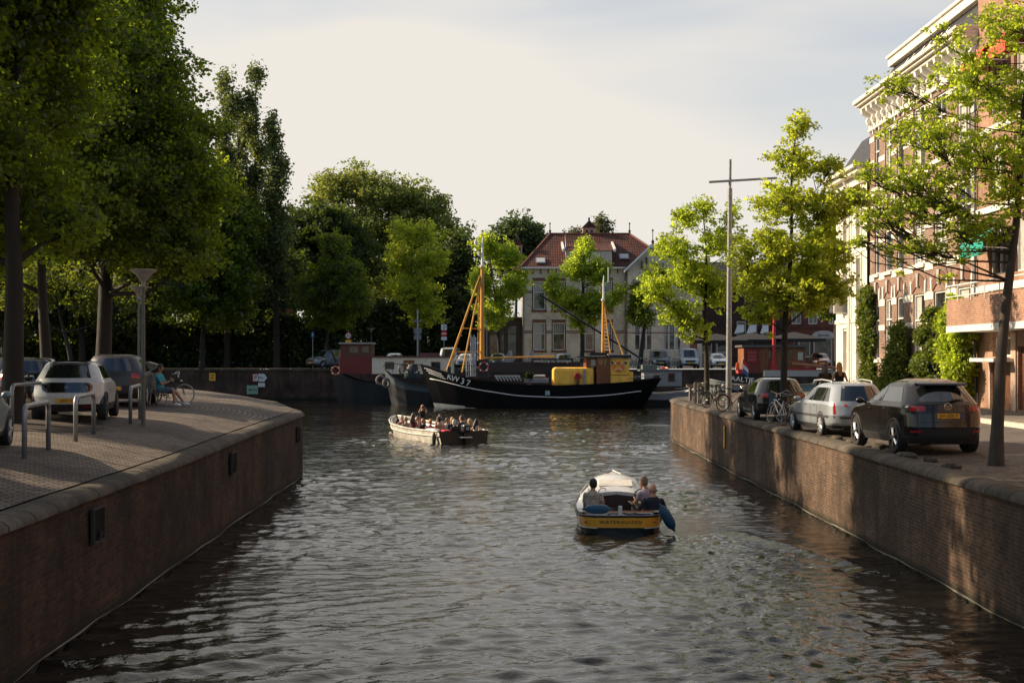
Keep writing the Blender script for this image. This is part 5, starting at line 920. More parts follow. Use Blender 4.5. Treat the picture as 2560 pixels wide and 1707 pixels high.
t = thing('cross_pole', 'tall grey steel pole with one slanting cross arm near the top, on the right quay', 'pole', (8.95, 58.8, zr(9, 58.8))); g = MB(); g.tube([(0, 0, -.1), (.03, 0, 5.0), (.06, 0, 8.9)], [.125, .105, .085], 14); g.tube([(.06, 0, 8.4), (.06, 0, 9.15)], .10, 12); g.tube([(.06, 0, 9.15), (.07, 0, 10.35)], .06, 10); obj('pole', g, STEEL, t, smooth=60)
g = MB(); g.tube([(-.82, -.1, 9.40), (2.05, .3, 9.62)], .05, 10); obj('cross_arm', g, STEEL, t, smooth=60)
def signpost(label, px, Y, ptop, parts, name='road_sign', cat='road sign', r=.035, z=GZ, h=None):
    t = thing(name, label, cat, ((px - CX) / F * Y, Y, z)); top = CH + (HZ - ptop) / F * Y - z; g = MB(); g.tube([(0, 0, 0), (0, 0, top)], r, 8); obj('post', g, STEEL, t)
    for f in parts: f(t, lambda py: CH + (HZ - py) / F * Y - z)
    return t
def disc(py, r, cols, txt=None, ts=.3, bar=False):
    def f(t, Zf):
        M_ = Matrix.Rotation(R(90), 4, 'X'); z = Zf(py); g = MB(); g.lathe([(r, .0), (r, .03)], 28, (0, -.05, z), M_); o = obj('sign_plate', g, cols[0], t)
        if cols[1]: g = MB(); g.lathe([(r * .76, .0), (r * .76, .012)], 28, (0, -.08, z), M_); obj('sign_face', g, cols[1], o)
        if bar: g = MB(); g.b2(-r * .7, r * .7, -.105, -.082, z - r * .16, z + r * .16); obj('white_bar', g, WHITE, o)
        if txt: text(txt, ts, BLACK, o, (0, -.10, z), (R(90), 0, 0), .005)
    return f
def rect(py0, py1, w, m, txt=None, ts=.2, tm=None, dx=0):
    def f(t, Zf):
        g = MB(); g.b2(dx - w / 2, dx + w / 2, -.08, -.05, Zf(py1), Zf(py0)); o = obj('sign_plate', g, m, t)
        if txt: text(txt, ts, tm or BLACK, o, (dx, -.09, (Zf(py0) + Zf(py1)) / 2), (R(90), 0, 0), .004)
    return f
BLUE = mat('sign blue', (.02, .11, .32), .5); SW = mat('sign white', (.62, .62, .60), .5); SR = mat('sign red', (.45, .02, .02), .5); SY = mat('sign amber', (.75, .38, .02), .5)
signpost('round red-rimmed 30 speed sign with an amber plate, above the red wheelhouse', 871, 150, 826, [disc(839, .34, (SR, SW), '30', .44), rect(850, 857, .62, SY)])
signpost('small blue sign on a thin post left of the far grey SUV', 782, 150, 828, [rect(831, 844, .28, BLUE, 'P', .35, SW)])
signpost('no-entry sign with white plates above and below it, behind the silver cars', 1110, 150, 808, [rect(811, 825, .6, SW, 'G', .4), disc(834, .34, (SR, None), bar=True), rect(842, 850, .6, SW)])
signpost('tall grey pole with unlit backs of a round and a square sign', 1044, 151, 774, [disc(828, .42, (GREY, None)), rect(838, 849, .8, GREY), rect(800, 805, .9, GREY)], 'sign_pole', 'sign pole', .09)
signpost('slim bare pole left of the cream house', 1217, 152, 800, [], 'thin_pole', 'pole', .04)
def wsign(label, px, py, w, h, m, txt=None, tm=None, ts=None, extra=None):
    p = at(px, py, 146.86); t = thing('mooring_sign', label, 'sign', p); g = MB(); g.b2(-w / 2, w / 2, -.05, 0, -h / 2, h / 2); o = obj('sign_plate', g, m, t)
    if txt: text(txt, ts or h * .75, tm or BLACK, o, (0, -.06, 0), (R(90), 0, 0), .006)
    if extra: extra(o)
wsign('amber sign with a black Z on the far quay wall', 531, 942, .65, .8, SY, 'Z')
wsign('white square sign with a red edge and a black P, next to the arrow board', 639, 944, .62, .82, SR, None, extra=lambda o: (obj('sign_face', MB().b2(-.25, .25, -.06, -.05, -.33, .33), SW, o), text('P', .62, BLACK, o, (0, -.07, 0), (R(90), 0, 0), .006)))
def arrowx(o): obj('arrow_tip', MB().prism([(.31, -.41), (.31, .41), (.62, 0)], 'y', -.05, 0), SW, o)
wsign('white arrow-shaped board pointing right on the far quay wall', 653, 944, .62, .82, SW, '200m', None, .22, arrowx)
wsign('small white plate below the white arrow board', 654, 962, .7, .42, SW, '...', None, .3); wsign('pale green board with a dark arrow low on the far quay wall', 631, 974, 1.15, .9, mat('pale green board', (.22, .36, .27), .6), None, extra=lambda o: obj('arrow', MB().prism([(-.45, 0), (-.2, .12), (-.2, .04), (.45, .04), (.45, -.04), (-.2, -.04), (-.2, -.12)], 'y', -.07, -.05), BLACK, o))
# framed hatches in the quay walls, depth mark, cabinet
def plateL(label, Y, z, w, h):
    x = interp(Y, [(a[1], a[0]) for a in LW[:9]]); t = thing('wall_hatch', label, 'hatch', (x + .03, Y, z), R(91.9), 'framed hatches in the left quay wall'); g = MB(); g.b2(-w / 2, w / 2, -.02, .03, -h / 2, h / 2); obj('recess_plate', g, mat('mossy dark plate', (.010, .012, .008), .9, spec=.1), t)
    g = MB(); 
    for a in ((-w / 2 - .03, -w / 2, -h / 2, h / 2), (w / 2, w / 2 + .03, -h / 2, h / 2), (-w / 2 - .03, w / 2 + .03, h / 2, h / 2 + .03), (-w / 2 - .03, w / 2 + .03, -h / 2 - .03, -h / 2)): g.b2(a[0], a[1], -.04, .02, a[2], a[3])
    obj('steel_frame', g, mat('dull steel frame', (.06, .055, .05), .8, spec=.2), t); g = MB(); g.tube([(0, -.03, -h / 2), (0, -.06, -h / 2 + .1), (.0, -.05, -h / 2 + .14)], .03, 6); obj('mooring_stub', g, MATS['dull steel frame'], t)
for Y, z, lab in ((22.95, 1.62, 'steel framed hatch in the left quay wall, nearest and largest'), (36.3, 1.63, 'steel framed hatch halfway along the left quay wall'), (50.0, 1.62, 'small framed hatch close to the corner of the left quay wall')): plateL(lab, Y, z, .62, .5)
g = MB(); g.b2(-.02, .0, -.11, .11, -.42, .42); t = obj('depth_mark', g, YEL); t.location = (8.18, 54.8, 1.27); tag(t, 'small upright yellow mark on the sunlit right quay wall', 'sign')
g = MB(); g.b2(-.3, .3, -.2, .2, 0, 1.15); g.prism([(-.33, 1.15), (.33, 1.15), (.33, 1.2), (0, 1.3), (-.33, 1.2)], 'y', -.23, .23); p = (-13.4, 52.5); t = obj('utility_cabinet', g, mat('grey green cabinet', (.11, .115, .10), .6), bevel=.01); t.location = (p[0], p[1], zl(*p)); tag(t, 'grey street cabinet behind the seated man', 'cabinet')
g = MB(); p = gnd(115, 1063); K = 20; g.add([(p.x, p.y, 0)] + [(p.x + 1.3 * math.cos(2 * PI * k / K) * (1 + .15 * math.sin(3 * k)), p.y + 2.2 * math.sin(2 * PI * k / K) * (1 + .1 * math.sin(5 * k)), 0) for k in range(K)], [(0, k + 1, (k + 1) % K + 1) for k in range(K)]); g.v = [(x, y, zl(x, y) + .012) for x, y, z in g.v]; struct('bare_soil', g, mat('bare soil', (.055, .035, .022), .95, 0, .5, 6, .9))
for i, (y, s) in enumerate([(28.2, 1.0), (29.9, .8), (31.2, 1.25), (32.6, .8), (34.2, 1.1), (36.3, .9), (38.0, 1.1), (40.5, .8), (43.4, 1), (45.6, .8), (48.6, .9), (53.4, .9)]):
    r = np.random.default_rng(i); g = MB(); g.ell((0, 0, .03), (.16 * s, .30 * s, .13), 12); g.v = [(x + .015 * r.normal(), y_ + .02 * r.normal(), min(z, .11 + .01 * r.normal())) for x, y_, z in g.v]; o = obj('kerb_stone', g, copem, smooth=50); o.location = (8.72 + .1 * math.sin(i * 2), y, zr(8.7, y)); o.rotation_euler = (0, 0, .2 * math.sin(i))
    tag(o, ('nearest', 'second nearest', 'third nearest', 'fourth', 'fifth', 'sixth', 'seventh', 'eighth', 'ninth', 'tenth', 'second farthest', 'farthest')[i] + ' rough rounded stone' + ' counted from the camera along the right quay coping', 'kerb stone', 'rough stones along the right quay edge')
for i, (x, y, lab) in enumerate(((8.75, 66.5, 'grey timber bollard nearest the quay tip, beside the basket bicycle'), (8.85, 68.6, 'grey timber bollard farther out on the quay tip'))):
    g = MB(); g.box((0, 0, .45), (.16, .16, .9)); g.box((0, 0, .93), (.12, .12, .06)); o = obj('bollard', g, mat('grey timber', (.16, .14, .12), .8), bevel=.01); o.location = (x, y, zr(x, y)); tag(o, lab, 'bollard', 'bollards at the quay tip')
t = thing('handrail', 'low timber handrail behind the bicycles at the tip of the right quay', 'railing', (9.6, 70.5, zr(9.6, 70)), R(12)); g = MB(); g.b2(-1.0, 2.6, -.05, .05, .72, .82); obj('rail', g, MATS['grey timber'], t)
for x in (-.8, .7, 2.3): g = MB(); g.b2(x - .06, x + .06, -.06, .06, 0, .72); obj('post', g, MATS['grey timber'], t)
t = thing('scooter', 'black motor scooter between the white hatchback and the black car', 'scooter', (-13.6, 39.8, zl(-13.6, 39.8)), R(100))
for x in (-.62, .62): g = MB(); g.torus((x, 0, .24), .18, .07, 18, 8, Matrix.Rotation(R(90), 4, 'X')); obj('wheel', g, TYRE, t, smooth=180)
g = MB(); g.loft([[(x, y * w, z) for y, z in ((-1, a), (1, a), (.8, b), (-.8, b))] for x, w, a, b in ((-.85, .12, .45, .7), (-.5, .2, .35, .8), (-.1, .2, .25, .72), (.1, .18, .22, .35), (.4, .18, .22, .32), (.5, .2, .25, .95), (.62, .12, .3, 1.0))]); obj('fairing', g, MATS['gloss black panel'], t, smooth=60, bevel=.01); g = MB(); g.ell((-.3, 0, .8), (.35, .16, .06), 10); obj('saddle', g, BLACK, t, smooth=180); g = MB(); g.tube([(.5, 0, .9), (.42, 0, 1.08)], .03, 6); g.tube([(.34, -.3, 1.1), (.44, 0, 1.08), (.34, .3, 1.1)], .015, 6); obj('handlebar', g, BLACK, t)
# black parasols of the terrace
for px, py, Y, w, lab in ((1790, 850, 160, 3.2, 'black square parasol at the left end of the cafe terrace'), (1880, 848, 162, 3.0, 'black parasol in the middle of the cafe terrace, left of the red mast'), (1985, 846, 162, 3.0, 'black parasol right of the red mast on the cafe terrace')):
    p = at(px, py, Y); t = thing('parasol', lab, 'parasol', (p.x, Y, GZ), group='black parasols on the cafe terrace'); h = p.z - GZ; g = MB(); K = 4; g.add([(0, 0, h + .75)] + [(w * sx, w * sy, h - .05) for sx, sy in ((-1, -1), (1, -1), (1, 1), (-1, 1))] + [(w * sx, w * sy, h - .35) for sx, sy in ((-1, -1), (1, -1), (1, 1), (-1, 1))], [(0, 1, 2), (0, 2, 3), (0, 3, 4), (0, 4, 1), (1, 5, 6, 2), (2, 6, 7, 3), (3, 7, 8, 4), (4, 8, 5, 1)]); obj('canopy', g, mat('black canvas', (.02, .018, .018), .9), t); g = MB(); g.tube([(0, 0, 0), (0, 0, h + .7)], .05, 8); obj('pole', g, STEEL, t)
# ---------------------------------------------------------------- boats
def hull(L_, sheer, bd, bw, rb, rs, zb=-.5, n=36, q=(0, .25, .45, .6, .72, .82, .9, 1), p=.7, thick=.05):
    """rows of points from keel to rail for each station; returns side(t, z, s) and the station rows"""
    def pos(t, qq, s):
        z = lerp(zb, sheer(t), qq); b = lerp(bw(t), bd(t), qq ** p); x = lerp(-L_ / 2 + rs * (1 - qq), L_ / 2 - rb * (1 - qq), t); return Vector((x, s * b, z))
    return pos
def hullmesh(pos, matf, n=44, m=14, inner=None, deckq=.86):
    g = MB()
    for s in (1, -1):
        for i in range(n):
            for j in range(m):
                a = [pos(t, qq, s) for t, qq in ((i / n, j / m), ((i + 1) / n, j / m), ((i + 1) / n, (j + 1) / m), (i / n, (j + 1) / m))]
                g.mi = matf((j + .5) / m, (a[0].z + a[2].z) / 2, (i + .5) / n); g.add(a, [(0, 1, 2, 3)] if s > 0 else [(3, 2, 1, 0)])
    for j in range(m):      # transom
        g.mi = matf((j + .5) / m, (pos(0, j / m, 1).z + pos(0, (j + 1) / m, 1).z) / 2, 0); g.add([pos(0, j / m, 1), pos(0, (j + 1) / m, 1), pos(0, (j + 1) / m, -1), pos(0, j / m, -1)], [(0, 1, 2, 3)])
    if deckq:
        g.mi = inner or 0; g.loft([[pos(i / n, deckq, 1) * 1, pos(i / n, deckq, .5), pos(i / n, deckq, 0), pos(i / n, deckq, -.5), pos(i / n, deckq, -1)] for i in range(n + 1)], cap=False, closed=False)
    g2 = g; return g2
def rail(pos, qf, r, t0=0, t1=1, n=30, off=0, s_=(1, -1), closed=True):
    g = MB()
    for s in s_:
        P = []
        for i in range(n + 1):
            t = lerp(t0, t1, i / n); v = pos(t, qf(t) if callable(qf) else qf, s); P.append(v + Vector((0, s * off, 0)))
        g.tube(P, r, 6)
    return g
def ks(*k): return lambda t: interp_s(t, k)
def interp_s(t, K):
    if t <= K[0][0]: return K[0][1]
    for (a, va), (b, vb) in zip(K, K[1:]):
        if t <= b: u = (t - a) / (b - a); return va + (vb - va) * u
    return K[-1][1]
def smooth_f(f, w=.06): return lambda t: (f(max(0, t - w)) + f(t) * 2 + f(min(1, t + w))) / 4
BH = mat('black tarred hull', (.005, .005, .0055), .7, 0, .4, 2, spec=.12); WL = mat('white boot stripe', (.55, .53, .46), .5, 0, .2); DECK = mat('dark deck', (.055, .045, .035), .8)
def ring_buoy(label, loc, rz, m=ORANGE, r=.34, w=.075, rot=None, bands_=True, wl=False):
    M_ = rot or Matrix.Rotation(R(90), 4, 'X'); t = thing('life_ring', label, 'life ring', loc, rz); g = MB(); g.torus((0, 0, 0), r, w, 28, 10, M_); o = obj('ring', g, m, t, smooth=180)
    g = MB()
    for k in range(4): a = PI / 4 + k * PI / 2; g.torus((0, 0, 0), r, w * 1.08, 4, 10, M_, a - .16, a + .16)
    obj('rope_band', g, WHITE, o, smooth=180); return t
# --- the black cutter KW 37, bow to the left
s6 = F / 124.0; XK = lambda px: (px - CX) / s6; ZK = lambda py, Y=124.0: CH + (HZ - py) / F * Y
KX = (XK(1050) + XK(1650)) / 2; KL = XK(1650) - XK(1050)
sheerK = smooth_f(ks((0, 2.55), (.12, 2.25), (.3, 2.02), (.45, 1.92), (.6, 2.0), (.75, 2.35), (.88, 2.95), (1, 3.85)), .03)
bdK = ks((0, 1.2), (.05, 1.75), (.15, 2.3), (.3, 2.6), (.6, 2.65), (.75, 2.4), (.87, 1.65), (.95, .8), (1, .04)); bwK = ks((0, .05), (.08, .7), (.2, 1.7), (.35, 2.3), (.6, 2.3), (.75, 1.7), (.88, .8), (.96, .2), (1, .02))
kw = thing('fishing_cutter', 'black steel fishing cutter KW 37 with ochre masts and yellow deckhouse, moored across the canal', 'boat', (KX, 124, 0), PI + R(1.5))
posK = hull(KL, sheerK, bdK, bwK, 1.5, 1.9, -.6)
obj('hull', hullmesh(posK, lambda q, z, t: 2 if z < .48 * max(0, (t - .80) / .2) and t > .8 else 0, 60, 26, 1, .84), [BH, DECK, WL], kw, smooth=40)
obj('gunwale', rail(posK, 1.0, .06), BH, kw, smooth=180)
def zq(z): return lambda t: max(0, min(1, (z(t) + .6) / (sheerK(t) + .6)))
stripe = smooth_f(ks((.05, 1.5), (.2, 1.12), (.4, .93), (.6, 1.08), (.8, 1.7), (.97, 2.55)), .04)
obj('white_stripe', rail(posK, zq(stripe), .045, .06, .975, 40, .01), WHITE, kw, smooth=180)
def K3(px, py, y=0): return Vector((-(px - CX) / s6 + KX, y, ZK(py)))       # local x runs to the bow (left in view), local y toward the camera is +
def hull_text(s, t, z, size, m, tilt, sx=1):
    q = (z + .6) / (sheerK(t) + .6); p = posK(t, q, 1); return text(s, size, m, kw, (p.x, p.y + .12, p.z), (R(90), R(tilt), PI), .02, sx=sx)
for ch, px in zip('KW37', (1125, 1139, 1157, 1171)):
    p = K3(px, 0); t_ = (p.x + KL / 2) / KL; py = 937 + (px - 1120) * .33; z = ZK(py + 3); q = (z + .6) / (sheerK(t_) + .6); v = posK(min(t_ + .01, .99), q, 1); text(ch, .72, WHITE, kw, (p.x, v.y + .14, z), (R(82), R(11), PI + R(-14)), .02)
for k in range(3):
    g = MB(); a0, a1 = posK(.965 - .012 * k, 0, 1), 0; P = []
    for j in range(5): t_ = .985 - .02 * k * .3 - j * .018; zz = sheerK(t_) - .28 - .17 * k; P.append(posK(t_, (zz + .6) / (sheerK(t_) + .6), 1) + Vector((0, .03, 0)))
    g.tube(P, .03, 5); obj('bow_mark', g, WHITE, kw)
p = K3(1365, 980); g = MB(); g.b2(p.x - .2, p.x + .2, 2.62, 2.68, p.z - .18, p.z + .18); obj('name_plate', g, mat('pale blue plate', (.3, .38, .38), .5), kw)
YM = mat('ochre mast paint', (.62, .30, .04), .5, 0, .3, 2, streak=.3)
def mast(px, pb, pm, pt, r, lab=''):
    g = MB(); g.tube([K3(px, pb), K3(px + 1, pm)], [r, r * .75], 12); m = obj('mast', g, YM, kw, smooth=60); g = MB(); g.tube([K3(px + 1, pm), K3(px + 1, pt + 18), K3(px + 2, pt)], [r * .55, r * .4, .03], 8); g.lathe([(r * .95, 0), (r * .95, .18)], 12, K3(px, pm)); obj('topmast', g, WHITE, m, smooth=60); return m
m1 = mast(1205, 905, 668, 592, .21)
g = MB()
for a, b, r in (((1200, 690, 0), (1118, 925, 1.3), .075), ((1202, 700, 0), (1156, 930, 1.9), .075), ((1200, 690, 0), (1120, 925, -1.6), .06)): g.tube([K3(*a), K3(*b)], r, 8)
g.tube([K3(1158, 821, .5), K3(1203, 822, 0)], .06, 6); g.tube([K3(1136, 880, .9), K3(1203, 878, 0)], .06, 6); obj('tripod_leg', g, YM, m1)
g = MB()
for px in (1194, 1198): g.tube([K3(px, 902, .45), K3(px + 3, 700, .1)], .02, 4)
for k in range(26): g.tube([K3(1193, 900 - k * 7.6, .45), K3(1201, 900 - k * 7.6, .3)], .014, 4)
obj('ladder', g, YM, m1); g = MB(); g.tube([K3(1190, 612), K3(1206, 613)], .05, 5); g.lathe([(.14, 0), (.16, .3), (.06, .42)], 8, K3(1190, 611)); g.tube([K3(1195, 640), K3(1206, 640)], .04, 5); g.lathe([(.1, 0), (.1, .3)], 8, K3(1197, 638)); g.tube([K3(1190, 666), K3(1206, 666)], .05, 5); obj('mast_light', g, WHITE, m1)
g = MB(); g.tube([K3(1210, 895, .3), K3(1386, 891, .3)], .075, 8); obj('boom', g, YM, kw)
m2 = mast(1508, 882, 752, 688, .17); g = MB(); g.tube([K3(1509, 755), K3(1556, 886, .8)], .06, 6); g.tube([K3(1510, 752), K3(1524, 886, .9)], .055, 6)
for k in range(13): g.tube([K3(1509, 875 - 9 * k, .1), K3(1521 - k * .9, 875 - 9 * k, .7 - .04 * k)], .02, 4)
obj('stay_leg', g, YM, m2); g = MB(); g.tube([K3(1509, 714), K3(1521, 703), K3(1521, 668)], .05, 6); obj('antenna_arm', g, WHITE, m2)
def wire(a, b, par, r=.014): g = MB(); g.tube([a, b], r, 3); obj('rigging_wire', g, BLACK, par)
wire(K3(1206, 690), K3(1505, 880, .3), kw); wire(K3(1206, 668), K3(1509, 752), kw); wire(K3(1204, 668), K3(1062, 905), kw); wire(K3(1510, 752), K3(1645, 940), kw); wire(K3(1206, 720), K3(1300, 960, 2.4), kw); wire(K3(1206, 720), K3(1260, 965, 2.4), kw)
# deckhouses
def kbox(px0, px1, py0, py1, y0, y1, m, name, par=None, bevel=0): 
    g = MB(); a, b = K3(px1, py1), K3(px0, py0); g.b2(a.x, b.x, y0, y1, a.z, b.z); return obj(name, g, m, par or kw, bevel=bevel)
cs = kbox(1382, 1482, 918, 966, -1.6, 1.75, YEL, 'engine_casing', bevel=.28)
kbox(1454, 1460, 922, 962, 1.76, 1.84, STEEL, 'vent_pipe', cs)
hc = kbox(1487, 1521, 893, 962, -1.5, 1.9, DWOOD, 'wheelhouse'); kbox(1491, 1503, 898, 912, 1.905, 1.93, GLASS, 'window', hc); 
kbox(1462, 1485, 893, 918, -1.5, 1.6, DWOOD, 'wheelhouse_front', hc); kbox(1474, 1486, 899, 914, 1.605, 1.63, mat('pale wheelhouse pane', (.45, .42, .34), .2), 'window', hc)
dr = kbox(1506, 1514, 925, 961, 1.905, 1.95, mat('red varnished door', (.22, .05, .02), .35, 0, .3), 'door', hc); kbox(1506, 1514, 897, 915, 1.905, 1.93, GLASS, 'window', hc)
yc = kbox(1521, 1568, 896, 962, -1.6, 1.8, YEL, 'aft_deckhouse', bevel=.04); kbox(1568, 1578, 929, 960, -1.5, 1.7, YEL, 'locker', bevel=.04)
kbox(1521, 1567, 936, 937.5, 1.8, 1.83, BRN, 'trim_line', yc)
for px in (1526, 1559): g = MB(); M_ = Matrix.Rotation(R(90), 4, 'X'); c = K3(px, 907, 1.82); g.torus(c, .15, .03, 20, 6, M_); o = obj('porthole', g, CHROME, yc, smooth=60); g = MB(); g.lathe([(.14, 0), (.14, .02)], 16, c, M_); obj('pane', g, GLASS, o)
kbox(1518, 1572, 887, 895, -1.9, 2.05, mat('dark roof edge', (.03, .018, .014), .5), 'roof'); kbox(1438, 1520, 891, 893.5, -1.9, 2.0, MATS['dark roof edge'], 'roof'); kbox(1473, 1518, 881, 889, -1.2, 1.2, BLACK, 'roof_rack'); kbox(1515, 1573, 886, 887, -1.95, 2.1, WHITE, 'roof_edge')
g = MB(); c = K3(1440, 940, 1.95); g.torus(c, .22, .1, 20, 8, Matrix.Rotation(R(90), 4, 'X')); g.torus(c, .08, .06, 14, 8, Matrix.Rotation(R(90), 4, 'X')); hr = obj('hose_reel', g, RED, kw, smooth=180); g = MB(); 
for k in range(3): g.tube([K3(1434 + 3 * k, 944, 2), K3(1433 + 4 * k, 958, 2.05), K3(1437 + 3 * k, 962, 2), K3(1441 + 2 * k, 950, 2)], .03, 5)
obj('hose', g, BLACK, hr)
def kring(px, py, y, m, lab, r=.36): p = K3(px, py, y); w_ = kw.matrix_basis @ p; return ring_buoy(lab, w_, 0, m, r)
bpy.context.view_layer.update()
import mathutils
KM = Matrix.Translation((KX, 124, 0)) @ Matrix.Rotation(PI + R(1.5), 4, 'Z')
def kring(px, py, y, m, lab, r=.36): return ring_buoy(lab, KM @ K3(px, py, y), 0, m, r)
kring(1541, 916, 1.95, ORANGE, 'orange life ring on the yellow deckhouse of the black cutter', .36)
lr = kring(1209, 917, 1.6, RED, 'red and white life ring below the foremast of the black cutter', .38)
kbox(1196, 1222, 898, 945, .6, 1.4, BLACK, 'winch_box', bevel=.05); g = MB()
for k, px in enumerate((1177, 1181, 1185, 1189)): g.tube([K3(px, 940, 1.2), K3(px, 838 + 5 * (k % 2), 1.2)], .06, 6)
for k in range(5): g.tube([K3(1166, 940 - k * 14, 1.3), K3(1190, 939 - k * 14, 1.3)], .03, 5)
for px in (1166, 1171): g.tube([K3(px, 942, 1.3), K3(px, 880, 1.3)], .035, 5)
obj('gangway_frame', g, mat('white metal', (.5, .5, .48), .5, .2), kw)
for px, py in ((1124, 928), (1142, 930), (1391, 950)): kbox(px - 4, px + 4, py - 12, py + 6, 1.0, 1.5, BLACK, 'bollard')
kbox(1240, 1300, 939, 946, -1.3, 1.3, mat('grey hatch', (.22, .22, .21), .6), 'cargo_hatch'); kbox(1312, 1370, 946, 956, -1.3, 1.3, MATS['grey hatch'], 'cargo_hatch')
g = MB()
for k in range(8): g.tube([K3(1236 + 8 * k, 937, 1.32), K3(1246 + 8 * k, 951, 1.5)], .05, 4)
obj('hatch_rib', g, mat('pale timber', (.4, .38, .33), .6), kw); kbox(1335, 1362, 937, 941, -.8, .8, WHITE, 'skylight')
bush('potted_plant', 'small dark shrub in a pot on the deck of the black cutter', 'plant', KM @ K3(1322, 958, 1.0), [(0, 0, .55, .35, .35, .45)], LF_DARK, .14, 50, 91, 30, .18)
g = MB(); g.lathe([(.2, 0), (.28, .4), (.3, .42)], 14); o = obj('plant_pot', g, mat('terracotta', (.3, .12, .07), .8)); o.location = KM @ K3(1322, 962, 1.0); tag(o, 'terracotta pot under the shrub on the deck of the black cutter', 'pot')
obj('aft_rail', rail(posK, lambda t: 1.12, .025, .0, .16, 10), GREY, kw)
# --- other moored boats
def barge(name, label, px0, px1, Y, rz, zs, matl, bowpx='l', B=2.4, zb=-.4, full=.85, waterb=.8, band=None):
    s = F / Y; L_ = (px1 - px0) / s; cx_ = ((px0 + px1) / 2 - CX) / s
    sh = smooth_f(ks(*zs), .03); bd = ks((0, B * .45), (.06, B * .78), (.16, B * full * 1.1), (.35, B), (.65, B), (.84, B * .85), (.94, B * .5), (1, .08)); bw = ks((0, .1), (.12, B * .6), (.3, B * .92), (.68, B * .92), (.86, B * .6), (.97, .15), (1, .04))
    t = thing(name, label, 'boat', (cx_, Y, 0), rz); ps = hull(L_, sh, bd, bw, .8, .7, zb); obj('hull', hullmesh(ps, band or (lambda q, z, t: 0), 40, 14, 1, .9), matl, t, smooth=40); obj('gunwale', rail(ps, 1.0, .05), matl[0], t, smooth=180)
    return t, ps, L_, cx_, (lambda px, py, y=0, c=math.cos(rz): Vector((((px - CX) / s - cx_) * c, y, CH + (HZ - py) / F * Y)))
HG = mat('slate grey hull', (.010, .013, .015), .75, 0, .35, 1.6, streak=.3); HB = mat('blue grey bulwark', (.05, .075, .082), .6, 0, .2)
t1, p1, L1, c1, B1 = barge('red_cabin_barge', 'slate grey barge with a tall red wheelhouse and long cream cabin, leftmost boat', 826, 1165, 138, PI, ((0, 1.9), (.3, 1.7), (.6, 1.75), (.8, 2.1), (.92, 2.8), (1, 3.55)), [HG, DECK, HB], B=2.5, band=lambda q, z, t: 0)
def bbox(K_, t, px0, px1, py0, py1, y0, y1, m, name, par=None, bevel=0):
    g = MB(); a, b = K_(px0, py1), K_(px1, py0); g.b2(min(a.x, b.x), max(a.x, b.x), y0, y1, a.z, b.z); return obj(name, g, m, par or t, bevel=bevel)
RW_ = mat('oxblood wheelhouse', (.16, .018, .012), .5, 0, .25, 3)
w1 = bbox(B1, t1, 854, 934, 892, 934, -1.4, 1.5, RW_, 'wheelhouse'); bbox(B1, t1, 856, 933, 859, 892, -1.35, 1.45, mat('brown wheelhouse', (.11, .035, .018), .5, 0, .3), 'wheelhouse_top', w1)
for a, b in ((878, 900), (909, 926)): bbox(B1, t1, a, b, 866, 882, 1.455, 1.49, mat('amber pane', (.16, .13, .08), .1), 'window', w1)  # panes in a plain amber colour, no emission
bbox(B1, t1, 852, 936, 856.5, 860, -1.6, 1.75, mat('pale roof edge', (.35, .33, .30), .6), 'roof', w1)
cb1 = bbox(B1, t1, 934, 1134, 893, 934, -1.5, 1.6, CREAM, 'cabin'); bbox(B1, t1, 932, 1136, 890, 893.5, -1.65, 1.75, mat('maroon roof', (.13, .05, .04), .6), 'roof', cb1); bbox(B1, t1, 1050, 1098, 882, 890, -.8, .9, MATS['maroon roof'], 'hatch', cb1)
for a, b, c in ((966, 989, GLASS), (1080, 1103, GLASS)): w_ = bbox(B1, t1, a, b, 904, 922, 1.605, 1.65, DWOOD, 'window_frame', cb1, .02); bbox(B1, t1, a + 2, b - 2, 905.5, 921, 1.655, 1.67, c, 'pane', w_)
bbox(B1, t1, 1012, 1039, 900, 930, 1.605, 1.66, DWOOD, 'door', cb1)
bbox(B1, t1, 851, 856, 876, 925, -1.2, 1.2, mat('orange post', (.5, .2, .1), .6), 'corner_post', w1)  # post in its own plain orange
ring_buoy('orange life ring at the bow of the slate grey barge', (at(839, 926, 135.3)), 0, ORANGE, .38); 
g = MB(); g.tube([B1(840, 905, 0), B1(829, 880, 0), B1(825, 868, 0)], [.1, .08, .03], 6); obj('stem_head', g, BLACK, t1)
t2, p2, L2, c2, B2 = barge('blue_grey_barge', 'small blue-grey barge between the slate grey barge and the black cutter', 960, 1130, 131, PI, ((0, 1.6), (.4, 1.7), (.7, 2.0), (.88, 2.6), (1, 3.3)), [HG, DECK, HB], B=2.2, band=lambda q, z, t: 2 if q > .78 else 0)
r_ = random.Random(3); g = MB()
for k in range(9): c = B2(1000 + r_.random() * 50, 918 + r_.random() * 8, .5 + r_.random()); g.torus(c, .35 + .2 * r_.random(), .035, 16, 5, Matrix.Rotation(r_.random() * 3, 4, 'X') @ Matrix.Rotation(r_.random() * 3, 4, 'Y'))
obj('rope_coil', g, BLACK, t2); 
g = MB(); c = B2(1032, 945, .6); g.loft([[(c.x + w * math.cos(a) , c.y + w * math.sin(a) * .8, c.z + z) for a in [2 * PI * k / 12 for k in range(12)]] for w, z in ((.75, 0), (.7, .6), (.45, 1.1), (.15, 1.35))]); obj('tarpaulin', g, mat('grey blue tarpaulin', (.05, .075, .09), .7, 0, .3), t2, smooth=180)
g = MB(); g.tube([B2(962, 915, 1.2), B2(966, 908, 1.4), B2(1065, 912, 1.4)], .035, 6); 
for px in (985, 1010, 1040): g.tube([B2(px, 909.5, 1.4), B2(px, 930, 1.4)], .025, 5)
obj('bow_railing', g, BLACK, t2)
